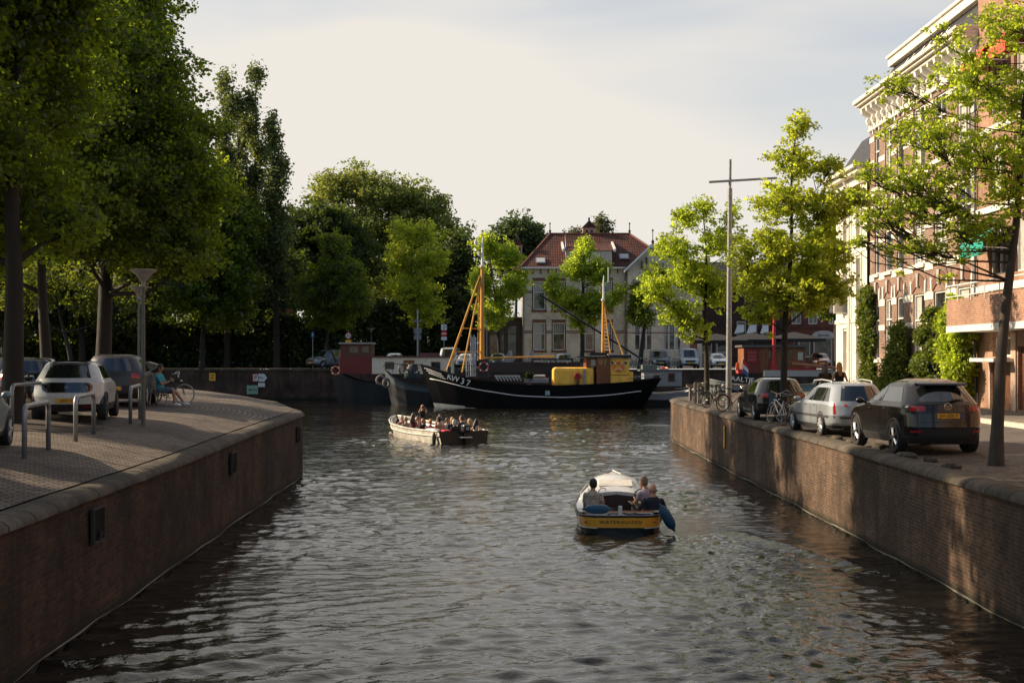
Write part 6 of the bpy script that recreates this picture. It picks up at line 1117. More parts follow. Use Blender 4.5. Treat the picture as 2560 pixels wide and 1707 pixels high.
for k, (px, py) in enumerate(((952, 950), (966, 957))): g = MB(); g.torus((0, 0, 0), .36, .12, 20, 8, Matrix.Rotation(R(90), 4, 'X') @ Matrix.Rotation(R(50 * k), 4, 'Y')); o = obj('tyre_fender', g, mat('pale rope fender', (.16, .14, .12), .8), smooth=180); o.location = at(px, py, 128.6); tag(o, 'rope ring fender hanging at the bow of the blue-grey barge, ' + ('upper left one' if k == 0 else 'lower right one'), 'fender', 'rope fenders at the blue-grey barge')
t3, p3, L3, c3, B3 = barge('dark_sailing_barge', 'long dark barge behind the black cutter with a name board across its deckhouse', 1170, 1500, 136, 0, ((0, 3.1), (.2, 2.5), (.5, 2.3), (.8, 2.6), (1, 3.3)), [mat('maroon black hull', (.035, .016, .016), .6), DECK, HB], B=2.4)
c = bbox(B3, t3, 1225, 1450, 905, 930, -1.5, -.2, mat('dark deckhouse', (.03, .02, .018), .6), 'deckhouse'); nb3 = bbox(B3, t3, 1328, 1432, 895, 908, -1.72, -1.6, BLACK, 'name_board', c)
p = B3(1380, 902, -1.73); text('vriendschap no. Groningen', .42, WHITE, nb3, p, (R(90), 0, 0), .01, sx=.78)
g = MB(); g.tube([B3(1350, 735, 1), B3(1600, 893, 1)], .10, 8); obj('lowered_mast', g, BLACK, t3)
g = MB(); c_ = B3(1278, 885, 0); 
for cx2, w in ((1270, 14), (1325, 10)): a = B3(cx2 - w, 905, 0); b = B3(cx2 + w, 905, 0); tp_ = B3(cx2 + 2, 876, 0); g.add([(a.x, -1.1, a.z), (b.x, -1.1, a.z), (b.x, .6, a.z), (a.x, .6, a.z), (tp_.x, -.9, tp_.z), (tp_.x + .3, .3, tp_.z)], [(0, 1, 4), (1, 2, 5, 4), (2, 3, 5), (3, 0, 4, 5)])
obj('tarpaulin', g, mat('pale tarpaulin', (.20, .21, .21), .7, 0, .3), t3)
t4, p4, L4, c4_, B4 = barge('pale_grey_cruiser', 'pale grey motor barge with two orange life rings on its roof', 1560, 1748, 129, 0, ((0, 1.5), (.25, 1.15), (.5, 1.1), (.8, 1.25), (1, 1.6)), [mat('pale grey hull', (.28, .30, .31), .5, 0, .2), DECK, HG], B=2.0, band=lambda q, z, t: 2 if q < .62 else 0)
c = bbox(B4, t4, 1606, 1700, 927, 965, -1.4, 1.1, MATS['pale grey hull'], 'cabin', None, .05); bbox(B4, t4, 1596, 1703, 923, 927, -1.5, 1.2, mat('green grey roof', (.13, .16, .15), .5), 'roof', c); bbox(B4, t4, 1604, 1640, 912, 923, -1, .8, MATS['green grey roof'], 'wheelhouse', c)
for a, b in ((1666, 1683), (1630, 1645)): w_ = bbox(B4, t4, a, b, 932, 953, -1.45, -1.41, DWOOD, 'window_frame', c, .02); bbox(B4, t4, a + 2, b - 2, 934, 951, -1.47, -1.455, GLASS, 'pane', w_)
obj('deck_railing', rail(p4, lambda t: 1.18, .025, .7, .98, 14), GREY, t4)
for px, lab in ((1630, 'left orange life ring lying on the roof of the pale grey barge'), (1660, 'right orange life ring lying on the roof of the pale grey barge')): p = at(px, 921, 128.4); ring_buoy(lab, p, 0, ORANGE, .36, .08, Matrix.Rotation(R(12), 4, 'X'))
t5, p5, L5, c5_, B5 = barge('restaurant_boat', 'houseboat with a wooden deckhouse, red wall board and red mast, behind the right quay tip', 1765, 2110, 118, 0, ((0, 2.6), (.15, 2.2), (.5, 1.9), (.8, 2.1), (1, 2.8)), [mat('pale green hull', (.20, .23, .21), .5), DECK, HG], B=2.4)
VW = brick('vertical varnished boards', (.22, .085, .035), (.30, .12, .05), (.03, .012, .008), 'zx', 3, .14, .35, .012, rough=.5); 
c = bbox(B5, t5, 1852, 2004, 868, 932, -1.5, 1.5, VW, 'deckhouse'); bbox(B5, t5, 1846, 2012, 863, 868, -1.8, 1.8, mat('grey roof', (.10, .09, .085), .6), 'roof', c); bd_ = bbox(B5, t5, 1852, 1890, 868, 930, -1.56, -1.5, RW_, 'red_wall', c)
sg5 = bbox(B5, t5, 1860, 1884, 875, 905, -1.62, -1.57, mat('bright red board', (.33, .02, .015), .5), 'notice_board', c)
for k, s in enumerate(('LUNCH', 'DINER', 'DRINKS')): text(s, .26, mat('faint pink lettering', (.45, .16, .13), .5), sg5, B5(1872, 881 + 9 * k, -1.635), (R(90), 0, 0), .005, sx=.8)
for a, b in ((1912, 1921), (1962, 1972)): w_ = bbox(B5, t5, a, b, 875, 897, -1.55, -1.505, DWOOD, 'window_frame', c); bbox(B5, t5, a + 1.5, b - 1.5, 877, 895, -1.57, -1.555, GLASS, 'pane', w_)
bbox(B5, t5, 1985, 1998, 880, 900, -1.56, -1.505, mat('pale wheelhouse pane', (.45, .42, .34), .2), 'window', c)
g = MB(); g.tube([B5(1924, 935, -1.7), B5(1927, 760, -1.7)], [.16, .12], 10); g.b2(B5(1917, 0).x, B5(1932, 0).x, -1.95, -1.5, B5(0, 940).z, B5(0, 910).z); obj('mast', g, mat('mast red', (.45, .02, .02), .45), t5, smooth=60)
g = MB(); g.tube([B5(1968, 909, -2.2), B5(2135, 925, -2.2)], [.14, .12], 8); obj('spar', g, mat('orange brown spar', (.38, .14, .06), .5, 0, .3), t5)
bbox(B5, t5, 1900, 2110, 925, 940, -2.0, -1.2, mat('pale canvas cover', (.40, .38, .34), .8, 0, .2), 'deck_cover'); bbox(B5, t5, 1960, 2030, 918, 925, -1.7, -1.0, RED, 'red_cover')
t6, p6, L6, c6_, B6 = barge('navy_barge', 'navy boat with AALTJE in white letters on its stern and a Dutch flag', 1790, 1930, 101, 0, ((0, 2.4), (.3, 2.0), (.7, 1.9), (1, 2.4)), [mat('navy hull', (.012, .022, .04), .35), DECK, HG], B=1.9)
p = B6(1846, 948, -1.86); text('AALTJE', .5, WHITE, t6, p, (R(90), R(6), 0), .01, sx=1.05)
g = MB(); g.tube([B6(1850, 925, -1.2), B6(1848, 895, -1.2)], .02, 5); fp = obj('flag_pole', g, WHITE, t6)
for k, (m_) in enumerate((RED, WHITE, BLUE)): g = MB(); a = B6(1850, 897, -1.2); g.add([(a.x, a.y, a.z - .35 * k * .9), (a.x, a.y, a.z - .35 * (k + 1) * .9), (a.x + .38, a.y - .1, a.z - .5 - .33 * (k + 1) * .8), (a.x + .38, a.y - .1, a.z - .45 - .33 * k * .8)], [(0, 1, 2, 3)]); f_ = obj('flag', g, m_, fp); so = f_.modifiers.new('cloth', 'SOLIDIFY'); so.thickness = .01
bbox(B6, t6, 1838, 1862, 922, 934, -1.2, -.2, mat('red cushion', (.45, .04, .06), .7), 'cushion', None, .1)
g = MB(); g.prism([(B6(1832, 0).x, B6(0, 925).z), (B6(1842, 0).x, B6(0, 925).z), (B6(1840, 0).x, B6(0, 905).z), (B6(1834, 0).x, B6(0, 908).z)], 'y', -1.3, -1.1); obj('orange_bag', g, ORANGE, t6)
# --- open passenger boat, heading away to the left
ha = math.atan2(.91, -.42); TBc = Vector((-2.45, 72.0, 0)) + Vector((math.cos(ha), math.sin(ha), 0)) * 4.9
TB = thing('open_boat', 'open aluminium tour boat full of passengers with an outboard motor, in mid canal', 'boat', TBc, ha); LB = 9.8
shB = smooth_f(ks((0, .62), (.4, .60), (.75, .72), (1, 1.05)), .05); bdB = ks((0, 1.36), (.2, 1.5), (.5, 1.52), (.72, 1.35), (.86, .95), (.95, .5), (1, .06)); bwB = ks((0, 1.12), (.3, 1.3), (.6, 1.2), (.8, .8), (.93, .3), (1, .03))
pB = hull(LB, shB, bdB, bwB, .7, -.12, -.35, p=.6); ALU = mat('bare aluminium', (.60, .57, .50), .42, .3, .35, 3)
obj('hull', hullmesh(pB, lambda q, z, t: 1 if t < .004 else 0, 40, 12, 2, .42), [ALU, mat('black transom', (.012, .012, .013), .4), mat('grey floor', (.12, .12, .12), .8)], TB, smooth=40)
obj('gunwale', rail(pB, 1.0, .045), ALU, TB, smooth=180); obj('rubbing_strake', rail(pB, .74, .04, .0, 1, 30, .02), mat('pale strake', (.55, .52, .46), .5), TB, smooth=180)
obj('inner_side', rail(pB, .98, .05, .1, .97, 20, -.12), mat('tan bench edge', (.38, .34, .28), .6), TB, smooth=180)
g = MB(); g.b2(-LB / 2 - .45, -LB / 2 + .02, -.22, .18, .55, .95); mo = obj('outboard_motor', g, BLACK, TB, bevel=.08); g = MB(); g.b2(-LB / 2 - .3, -LB / 2 - .12, -.08, .04, -.4, .55); obj('motor_leg', g, BLACK, mo); g = MB(); g.b2(-LB / 2 - .4, -LB / 2 - .05, -.32, .28, .28, .33); obj('splash_plate', g, WHITE, mo); g = MB(); g.b2(-LB / 2 - .456, -LB / 2 - .45, -.12, .06, .68, .84); obj('badge', g, mat('pale badge', (.3, .33, .36), .4), mo)
g = MB(); v = pB(.1, .95, 1); g.ell((0, 0, 0), (.11, .11, .36), 12); o = obj('fender', g, mat('dark fender', (.04, .035, .03), .6), smooth=180); o.location = TB.matrix_basis @ Vector((0, 0, 0)); MT = Matrix.Translation(TBc) @ Matrix.Rotation(ha, 4, 'Z'); o.location = MT @ (pB(.04, .75, 1) + Vector((0, .12, -.15))); tag(o, 'dark fender hanging at the corner of the open tour boat', 'fender')
for i, (t_, s) in enumerate(((.3, 1), (.3, -1), (.55, 1), (.55, -1), (.75, 1), (.75, -1))): g = MB(); v = pB(t_, .9, s * .72); h_ = 1.1 if t_ < .7 else .55; v.y *= .8 if t_ > .7 else 1; g.b2(v.x - h_, v.x + h_, v.y - .2, v.y + .2, .0, .36); obj('bench', g, mat('bench grey', (.25, .24, .22), .7), TB)
def soft(name, label, loc, s, m, rz=0):
    g = MB(); g.b2(-s[0], s[0], -s[1], s[1], 0, s[2]); o = obj(name, g, m, bevel=min(s) * .4); o.location = loc; o.rotation_euler = (0, 0, rz); return tag(o, label, 'cushion' if 'cushion' in name else 'blanket')
soft('towel_cushion', 'white cushion lying on the port quarter of the tour boat', MT @ Vector((-3.6, 1.15, .42)), (.55, .2, .28), WHITE, ha); soft('towel_cushion', 'bright pink cushion next to the white one on the tour boat', MT @ Vector((-4.3, .75, .42)), (.3, .2, .24), mat('hot pink cloth', (.6, .03, .09), .8), ha)
# --- near sloop
hb_ = math.atan2(5.6, .16); SBc = Vector((2.74, 34.75 + 2.85, 0)); LS = 5.7
SB = thing('sloop', 'white and yellow cabin sloop heading away from the camera, WATERHUIZEN on its stern', 'boat', SBc, hb_)
shS = smooth_f(ks((0, .47), (.3, .47), (.6, .56), (.85, .85), (1, 1.16)), .04); bdS = ks((0, .62), (.015, .80), (.04, .93), (.09, 1.02), (.2, 1.08), (.45, 1.08), (.65, .98), (.8, .74), (.92, .36), (1, .03)); bwS = ks((0, .5), (.03, .74), (.1, .92), (.3, 1.0), (.55, .92), (.75, .6), (.9, .22), (1, .02))
pS = hull(LS, shS, bdS, bwS, .55, .10, -.35, p=.8); NH = mat('navy black hull', (.014, .018, .022), .3, 0, .2, coat=.4); SWH = mat('cream white gelcoat', (.60, .60, .58), .3, 0, .1, coat=.4); SYE = mat('glossy amber band', (.98, .47, .045), .2, 0, .15, 2, coat=.6)
def sm_(q, z, t): return 2 if q > .955 else (1 if q > .60 and t < .16 else (2 if q > .60 else 0))
def sdeck():
    g = hullmesh(pS, sm_, 70, 40, 2, None); return g
hu = obj('hull', sdeck(), [NH, SYE, SWH], SB, smooth=50)
X0 = -LS / 2; g = MB(); n = 30
def zone(t0, t1, q, y0=0, nn=14, dz=0, m=.97): 
    g = MB(); g.loft([[pS(lerp(t0, t1, i / nn), 1, s) * 1 + Vector((0, 0, dz - (shS(lerp(t0, t1, i / nn)) + .35) * (1 - q))) - Vector((0, s * .04, 0)) for s in (1, .6, .2, -.2, -.6, -1)] for i in range(nn + 1)], cap=False, closed=False); return g
obj('aft_deck', zone(0.004, .125, .93), SWH, SB, smooth=60); obj('fore_deck', zone(.40, .995, .97, dz=.0), SWH, SB, smooth=60)
fl = MB(); fl.loft([[Vector((X0 + .6 + i * .35, s * (bwS(.15 + i * .06) - .1), .0)) for s in (1, -1)] for i in range(7)], cap=False, closed=False); obj('cockpit_floor', fl, DKWOOD, SB)
for s in (1, -1):
    g = MB(); g.loft([[pS(t, 1, s) + Vector((0, -s * .03, .01)), pS(t, 1, s) + Vector((0, -s * .2, .01)), pS(t, 1, s) + Vector((0, -s * .22, -.42))] for t in [.1 + .31 * i / 12 for i in range(13)]], cap=False, closed=False); obj('side_deck', g, SWH, SB, smooth=30)
g = MB(); g.b2(X0 + .70, X0 + .74, -.86, .86, .0, .46); obj('cockpit_bulkhead', g, SWH, SB)
g = MB(); P = [(X0 + .95, .92, .50), (X0 + .80, .80, .49), (X0 + .74, .4, .485), (X0 + .73, 0, .485), (X0 + .74, -.4, .485), (X0 + .80, -.80, .49), (X0 + 1.2, -.95, .50)]
g.loft([[(x, y, z), (x + .13 * (1 if abs(y) < .85 else .3), y * .93, z), (x + .13, y * .93, z - .16), (x, y, z - .16)] for x, y, z in P]); obj('bench_back', g, mat('orange varnished teak', (.50, .17, .04), .25, 0, .25, 5, coat=.7), SB, smooth=60)
g = MB(); g.b2(X0 + .9, X0 + 1.3, -.8, .8, .05, .24); obj('bench', g, mat('teak seat', (.3, .12, .05), .4), SB)
# cabin
cab = MB(); secs = []
for x, w, z0, z1 in ((X0 + 2.25, .74, .3, .80), (X0 + 3.0, .74, .35, .95), (X0 + 3.9, .66, .5, 1.08), (X0 + 4.45, .5, .6, 1.10), (X0 + 4.6, .46, .7, .95)): secs.append([(x, w * 1.08, z0), (x, w, z1 - .14), (x, w * .85, z1 - .04), (x, w * .4, z1 + .02), (x, 0, z1 + .04), (x, -w * .4, z1 + .02), (x, -w * .85, z1 - .04), (x, -w, z1 - .14), (x, -w * 1.08, z0)])
cab.loft(secs); cbn = obj('cabin', cab, SWH, SB, smooth=50); g = MB(); g.add([(X0 + 2.24, .56, .02), (X0 + 2.24, -.56, .02), (X0 + 2.24, -.56, .70), (X0 + 2.24, 0, .76), (X0 + 2.24, .56, .70)], [(0, 1, 2, 3, 4)]); obj('companionway', g, mat('dark mahogany door', (.035, .012, .009), .4), cbn)
g = MB(); g.box((X0 + 3.05, 0, .98), (.62, .9, .03), M=Matrix.Rotation(R(-10.5), 4, 'Y')); obj('sliding_hatch', g, mat('ivory hatch', (.62, .58, .50), .35), cbn, bevel=.012)
obj('rub_rail', rail(pS, .955, .028, 0, 1, 50), BLACK, SB, smooth=180); g = MB(); P = [pS(0, .955, s) for s in (1, .5, 0, -.5, -1)]; g.tube(P, .028, 6); g.tube([pS(0, .60, s) for s in (1, .5, 0, -.5, -1)], .014, 5); obj('stern_rail', g, BLACK, SB)
obj('white_line', rail(pS, .60, .014, 0, 1, 50), WHITE, SB, smooth=180)
text('WATERHUIZEN', .125, mat('dark green lettering', (.03, .05, .03), .4), hu, pS(0, .78, 0) + Vector((-.012, 0, 0)), (R(97), 0, R(-90)), .002, space=1.25)
for s in (1, -1): g = MB(); g.ell(pS(.03, .78, s * .985), (.06, .06, .035), 10); obj('navigation_light', g, mat('amber lens', (.6, .2, .02), .2), SB, smooth=180)
g = MB(); g.b2(X0 + .25, X0 + .33, -.05, .05, .42, .66); obj('mooring_bitt', g, SWH, SB, bevel=.012)
g = MB(); r_ = random.Random(4); P = [(X0 + .28 + .1 * r_.uniform(-1, 1), .35 - .09 * k + .04 * r_.uniform(-1, 1), .46 + .012 * (k % 3)) for k in range(10)]; g.tube(P, .018, 5); P = [(X0 + .2, -.1, .47), (X0 + .12, -.3, .46), (X0 + .2, -.5, .46), (X0 + .28, -.75, .46), (X0 + .33, -.7, .46), (X0 + .3, -.45, .465), (X0 + .24, -.2, .48)]; g.tube(P, .014, 5)
MS = Matrix.Translation(SBc) @ Matrix.Rotation(hb_, 4, 'Z')
g2 = MB(); g2.v = [tuple(MS @ Vector(v)) for v in g.v]; g2.f = g.f; g2.m = g.m; o = obj('mooring_rope', g2, BLACK, smooth=180); tag(o, 'coiled black mooring rope lying on the aft deck of the sloop', 'rope')
FB = mat('petrol blue vinyl', (.012, .075, .14), .45, 0, .2)
def fender(label, c, d, L_=.62, r=.12):
    t = thing('fender', label, 'fender', c); t.rotation_euler = Vector(d).to_track_quat('Z', 'Y').to_euler(); g = MB(); g.lathe([(.025, -L_ / 2 - .06), (.035, -L_ / 2), (r * .8, -L_ / 2 + .08), (r, -L_ / 2 + .2), (r, L_ / 2 - .2), (r * .8, L_ / 2 - .08), (.035, L_ / 2), (.025, L_ / 2 + .06)], 18); obj('fender_body', g, FB, t, smooth=50); g = MB(); g.tube([(0, 0, L_ / 2 + .03), (.03, .02, L_ / 2 + .2), (.0, .0, L_ / 2 + .3)], .012, 5); obj('rope', g, BLACK, t)
fender('blue fender lying on the port side of the sloop aft deck', MS @ Vector((X0 + .42, .56, .57)), (.98, -.1, .0)); fender('blue fender hanging outboard at the right quarter of the sloop, trailing to the water', at(1668, 1293, 34.9), (-.48, -.05, .88), .66, .13)
g = MB(); 
for s in (1, -1): g.tube([pS(t, 1.0, s) + Vector((0, -s * .08, .0 + .1 * math.sin((t - .55) / .4 * PI))) for t in [.55 + .05 * i for i in range(9)]], .014, 5)
obj('grab_rail', g, CHROME, SB, smooth=180)
# steering wheel
g = MB(); c = Vector((X0 + 1.95, -.62, .78)); M_ = Matrix.Rotation(R(65), 4, 'Y'); g.torus(c, .17, .016, 22, 6, M_)
for k in range(6): a = k * PI / 3; g.tube([c, c + M_ @ Vector((.2 * math.cos(a), .2 * math.sin(a), 0))], .011, 4)
g.tube([c, c + Vector((.25, 0, -.05))], .02, 6); obj('steering_wheel', g, BLACK, SB)
g = MB(); g.tube([(X0 + 2.2, .55, .72), (X0 + 2.15, .42, .92), (X0 + 2.12, .30, .93), (X0 + 2.12, .28, .88)], .012, 5); obj('boat_hook', g, BLACK, SB)
# ---------------------------------------------------------------- people
SKIN = mat('fair skin', (.44, .235, .155), .55, 0, .10, 6); TANS = mat('tanned skin', (.36, .18, .105), .5, 0, .10, 6)
HBLK = mat('black hair', (.012, .009, .008), .5, 0, .4, 30, .5); HBRN = mat('brown hair', (.07, .035, .018), .5, 0, .4, 30, .5); HBLO = mat('blond hair', (.42, .27, .12), .5, 0, .3, 30, .5); HGIN = mat('ginger hair', (.42, .16, .04), .5, 0, .3, 30, .5); HWHI = mat('white hair', (.52, .49, .44), .5, 0, .2, 30, .5); HGRY = mat('grey brown hair', (.20, .15, .11), .5, 0, .3, 30, .5)
cloth = lambda n, c: mat(n, c, .9, 0, .22, 7, .3)
EYE = mat('eye dark', (.02, .015, .012), .3); LIP = mat('lip', (.35, .10, .08), .5)
def remesh(o, v, sm_=3):
    m = o.modifiers.new('fuse', 'REMESH'); m.mode = 'VOXEL'; m.voxel_size = v; m.use_smooth_shade = True
    s = o.modifiers.new('relax', 'SMOOTH'); s.factor = .5; s.iterations = sm_
def ik(a, b, l1, l2, hint):
    a, b = Vector(a), Vector(b); d = b - a; L_ = min(d.length, l1 + l2 - .005); u = d.normalized(); b = a + u * L_; x = (l1 * l1 - l2 * l2 + L_ * L_) / (2 * L_); h = math.sqrt(max(0, l1 * l1 - x * x)); p = Vector(hint); p = (p - u * p.dot(u)).normalized(); return a + u * x + p * h, b
def person(label, loc, rz, hipz=.55, lean=(.05, 0), yaw=0, pitch=0, hands=((.35, .15, .62), (.35, -.15, .62)), feet=((.45, .12, .05), (.45, -.12, .05)), top=None, sleeve=.5, legs=None, leglen=1, hair=('short', HBRN), skin=SKIN, s=1, vox=.02, shoe=None, fing=False, group=None, hold=None, bulk=1, elbow=(-.3, 0, -1), cap=None, knee=(1, 0, .6)):
    t = thing('person', label, 'person', loc, rz, group); t.scale = (s,) * 3; H = Vector((0, 0, hipz)); up = Vector((lean[0], lean[1], 1)).normalized(); rt_ = Vector((0, 1, 0)); rt_ = (rt_ - up * rt_.dot(up)).normalized(); fw = rt_.cross(up).normalized(); T_ = lambda x, y, z: H + fw * x + rt_ * y + up * z
    def torso(g, e, neck=True, z0=-.09, z1=.52, K=18):
        S = [(-.10, .13, .10), (-.04, .165, .115), (.05, .16, .11), (.16, .14 * (1 + .15 * (bulk - 1) * 5), .10), (.28, .155, .11), (.37, .17, .115), (.42, .15, .105), (.465, .105, .08), (.49, .08, .07), (.52, .065, .06)]
        S = [(z, (w + e) * bulk, (d + e) * bulk) for z, w, d in S if z0 <= z <= z1]
        g.loft([[T_(d * math.cos(a) + (.01 if z > .2 else 0), w * math.sin(a), z) for a in [2 * PI * k / K for k in range(K)]] for z, w, d in S])
    hd = T_(.04, 0, .662); HM = Matrix.Rotation(yaw, 4, 'Z') @ Matrix.Rotation(pitch, 4, 'Y'); hp = lambda x, y, z: hd + HM.to_3x3() @ Vector((x, y, z))
    sh = [T_(0, .172 * bulk, .405), T_(0, -.172 * bulk, .405)]; hj = [T_(0, .09, -.03), T_(0, -.09, -.03)]; arms, lg = [], []
    for k in (0, 1):
        e, w = ik(sh[k], hands[k], .29, .26, (elbow[0], (.5 if k == 0 else -.5), elbow[2])); arms.append((sh[k], e, w)); kn, an = ik(hj[k], Vector(feet[k]) + Vector((0, 0, .07)), .44, .43, knee); lg.append((hj[k], kn, an))
    g = MB(); torso(g, 0); g.tube([T_(0, 0, .46), T_(.01, 0, .56), hp(-.01, 0, -.06)], [.062, .053, .055], 12)
    g.ell(hp(0, 0, 0), (.104, .086, .128), 16, HM); g.ell(hp(.035, 0, -.065), (.068, .062, .068), 12, HM); g.ell(hp(.107, 0, -.015), (.022, .016, .03), 8, HM)
    for q in (1, -1): g.ell(hp(-.005, q * .09, -.01), (.022, .014, .036), 8, HM)
    for k, (a, e, w) in enumerate(arms):
        g.tube([a, a.lerp(e, .4), e], [.052, .047, .038], 10); g.tube([e, e.lerp(w, .3), w], [.038, .040, .025], 10); d = (w - e).normalized(); sd_ = d.cross(Vector((0, 0, 1))).normalized() * (1 if k else -1); g.ell(a, (.058,) * 3, 10)
        c = w + d * .05; nn = sd_.cross(d).normalized(); M_ = Matrix((d, sd_, nn)).transposed().to_4x4(); g.ell(c, (.055, .042, .018), 10, M_)
        dn = -nn if nn.z > 0 else nn
        for f in range(4 if fing else 3): o_ = (f - 1.5) * .021 if fing else (f - 1) * .026; l_ = (.07, .085, .08, .06)[f]; p0 = c + d * .04 + sd_ * o_; g.tube([p0, p0 + d * l_ * .5 + dn * .008, p0 + d * l_ * .8 + dn * .035], [.011, .010, .008] if fing else [.014, .013, .012], 6)
        g.tube([c - d * .02 - sd_ * .035, c + d * .02 - sd_ * .06 + dn * .01, c + d * .05 - sd_ * .055 + dn * .02], [.012, .011, .009], 6)
    for a, kn, an in lg:
        g.tube([a, a.lerp(kn, .5), kn], [.082, .070, .052], 12); g.tube([kn, kn.lerp(an, .3), an], [.052, .054, .032], 10); fz = Vector((fw.x, fw.y, 0)).normalized(); g.tube([an - Vector((0, 0, .03)) - fz * .04, an + fz * .06 - Vector((0, 0, .04)), an + fz * .16 - Vector((0, 0, .055))], [.036, .034, .02], 8)
    b = obj('body', g, skin, t); remesh(b, vox)
    if top:
        g = MB(); torso(g, .013, z0=-.10, z1=.50)
        if sleeve:
            for a, e, w in arms:
                g.ell(a, (.060,) * 3, 10); L_ = [a, a.lerp(e, min(1, sleeve * 1.25))]; R_ = [.066, .062]
                if sleeve > .85: L_ = [a, e, e.lerp(w, .9)]; R_ = [.064, .052, .040]
                g.tube(L_, R_, 12)
        o = obj('shirt', g, top, t); remesh(o, vox * .9, 2)
    if legs:
        g = MB(); g.loft([[T_(d * math.cos(a), w * math.sin(a), z) for a in [2 * PI * k / 16 for k in range(16)]] for z, w, d in ((-.13, .15, .11), (-.05, .185, .13), (.04, .17, .12))])
        for a, kn, an in lg:
            if leglen > .6: g.tube([a, kn, kn.lerp(an, (leglen - .5) * 1.9)], [.098, .068, .055], 12)
            else: g.tube([a, a.lerp(kn, leglen * 1.8)], [.10, .08], 12)
        o = obj('trousers', g, legs, t); remesh(o, vox * .9, 2)
    if shoe:
        g = MB(); fz = Vector((fw.x, fw.y, 0)).normalized()
        for a, kn, an in lg: g.tube([an - Vector((0, 0, .035)) - fz * .06, an + fz * .06 - Vector((0, 0, .04)), an + fz * .18 - Vector((0, 0, .05))], [.045, .045, .032], 8)
        o = obj('shoes', g, shoe, t, smooth=180)
    st, hm = hair; g = MB()
    if st != 'bald':
        g.ell(hp(-.02, 0, .03), (.105, .097, .118), 16, HM); g.ell(hp(-.04, 0, -.02), (.085, .094, .095), 14, HM)
        if st == 'curly':
            r = np.random.default_rng(len(label))
            for k in range(26): v = r.normal(size=3); v /= np.linalg.norm(v); v[2] = abs(v[2]) * .9; v[0] = v[0] * .7 - .3; g.ell(hp(v[0] * .09 - .01, v[1] * .085, v[2] * .11), (.03,) * 3, 6)
        if st == 'long': g.tube([hp(-.05, 0, .03), hp(-.09, 0, -.08), T_(-.09, .01, .46), T_(-.12, 0, .30)], [.08, .088, .09, .05], 14); g.tube([hp(0, .07, .02), hp(-.01, .085, -.09), hp(-.02, .09, -.2)], [.03, .035, .02], 8); g.tube([hp(0, -.07, .02), hp(-.01, -.085, -.09), hp(-.02, -.09, -.2)], [.03, .035, .02], 8)
        if st == 'bun': g.ell(hp(-.10, 0, .06), (.05,) * 3, 10)
        if st == 'bob': g.ell(hp(-.03, 0, -.05), (.095, .10, .10), 14, HM)
        o = obj('hair', g, hm, t); remesh(o, vox * .7, 2)
    else:
        g.ell(hp(-.055, 0, -.035), (.06, .09, .04), 12, HM); obj('hair', g, hm, t, smooth=180)
    g = MB()
    for q in (1, -1): g.ell(hp(.093, q * .036, .012), (.010, .013, .008), 8, HM)
    obj('eyes', g, EYE, t, smooth=180); g = MB(); g.ell(hp(.102, 0, -.062), (.010, .024, .006), 8, HM); obj('mouth', g, LIP, t, smooth=180)
    if hold: hold(t, arms)
    return t
# man on the bench
bp = Vector((-11.25, 45.5, 0)); bp.z = zl(bp.x, bp.y)
def slatbench():
    t = thing('park_bench', 'worn slatted bench with grey steel legs, seen end-on, on which the man sits', 'bench', bp, R(4)); w = mat('weathered slats', (.10, .085, .07), .8, 0, .4, 4)
    g = MB()
    for k in range(5): g.box((-.20 + .11 * k, .45, .44), (.075, 1.6, .035))
    obj('seat', g, w, t); g = MB()
    for k in range(4): g.box((-.27 - .035 * k, .45, .55 + .10 * k), (.03, 1.6, .075), M=Matrix.Rotation(R(-16), 4, 'Y'))
    obj('backrest', g, w, t)
    for y in (-.25, 1.15): g = MB(); g.tube([(-.42, y, .92), (-.25, y, .42), (-.30, y, 0)], .024, 6); g.tube([(-.25, y, .42), (.26, y, .42), (.22, y, 0)], .024, 6); obj('leg', g, STEEL, t)
slatbench()
TQ = cloth('turquoise tee', (.05, .33, .40)); DEN = cloth('faded denim', (.10, .15, .19)); PHB = mat('phone black', (.01, .01, .01), .2)
def phone(t, arms): g = MB(); c = (arms[0][2] + arms[1][2]) / 2; g.box(c + Vector((.07, 0, .05)), (.015, .075, .15), M=Matrix.Rotation(R(-30), 4, 'Y')); o = obj('phone', g, PHB, bevel=.003); M_ = Matrix.Translation(t.location) @ Matrix.Rotation(t.rotation_euler.z, 4, 'Z'); v = [M_ @ Vector(q.co) for q in o.data.vertices]; [setattr(q, 'co', w) for q, w in zip(o.data.vertices, v)]; tag(o, 'black phone in the hands of the man on the bench', 'phone')
person('man in turquoise tee and denim shorts sitting on the bench, looking down at his phone', bp + Vector((0, .05, 0)), R(-6), .52, (-.10, 0), 0, R(28), ((.30, .06, .80), (.30, -.06, .78)), ((.70, .14, .04), (.52, -.16, .02)), TQ, .5, DEN, .55, ('short', HBLK), TANS, 1.02, .011, WHITE, True, hold=phone, knee=(1, 0, 1.1))
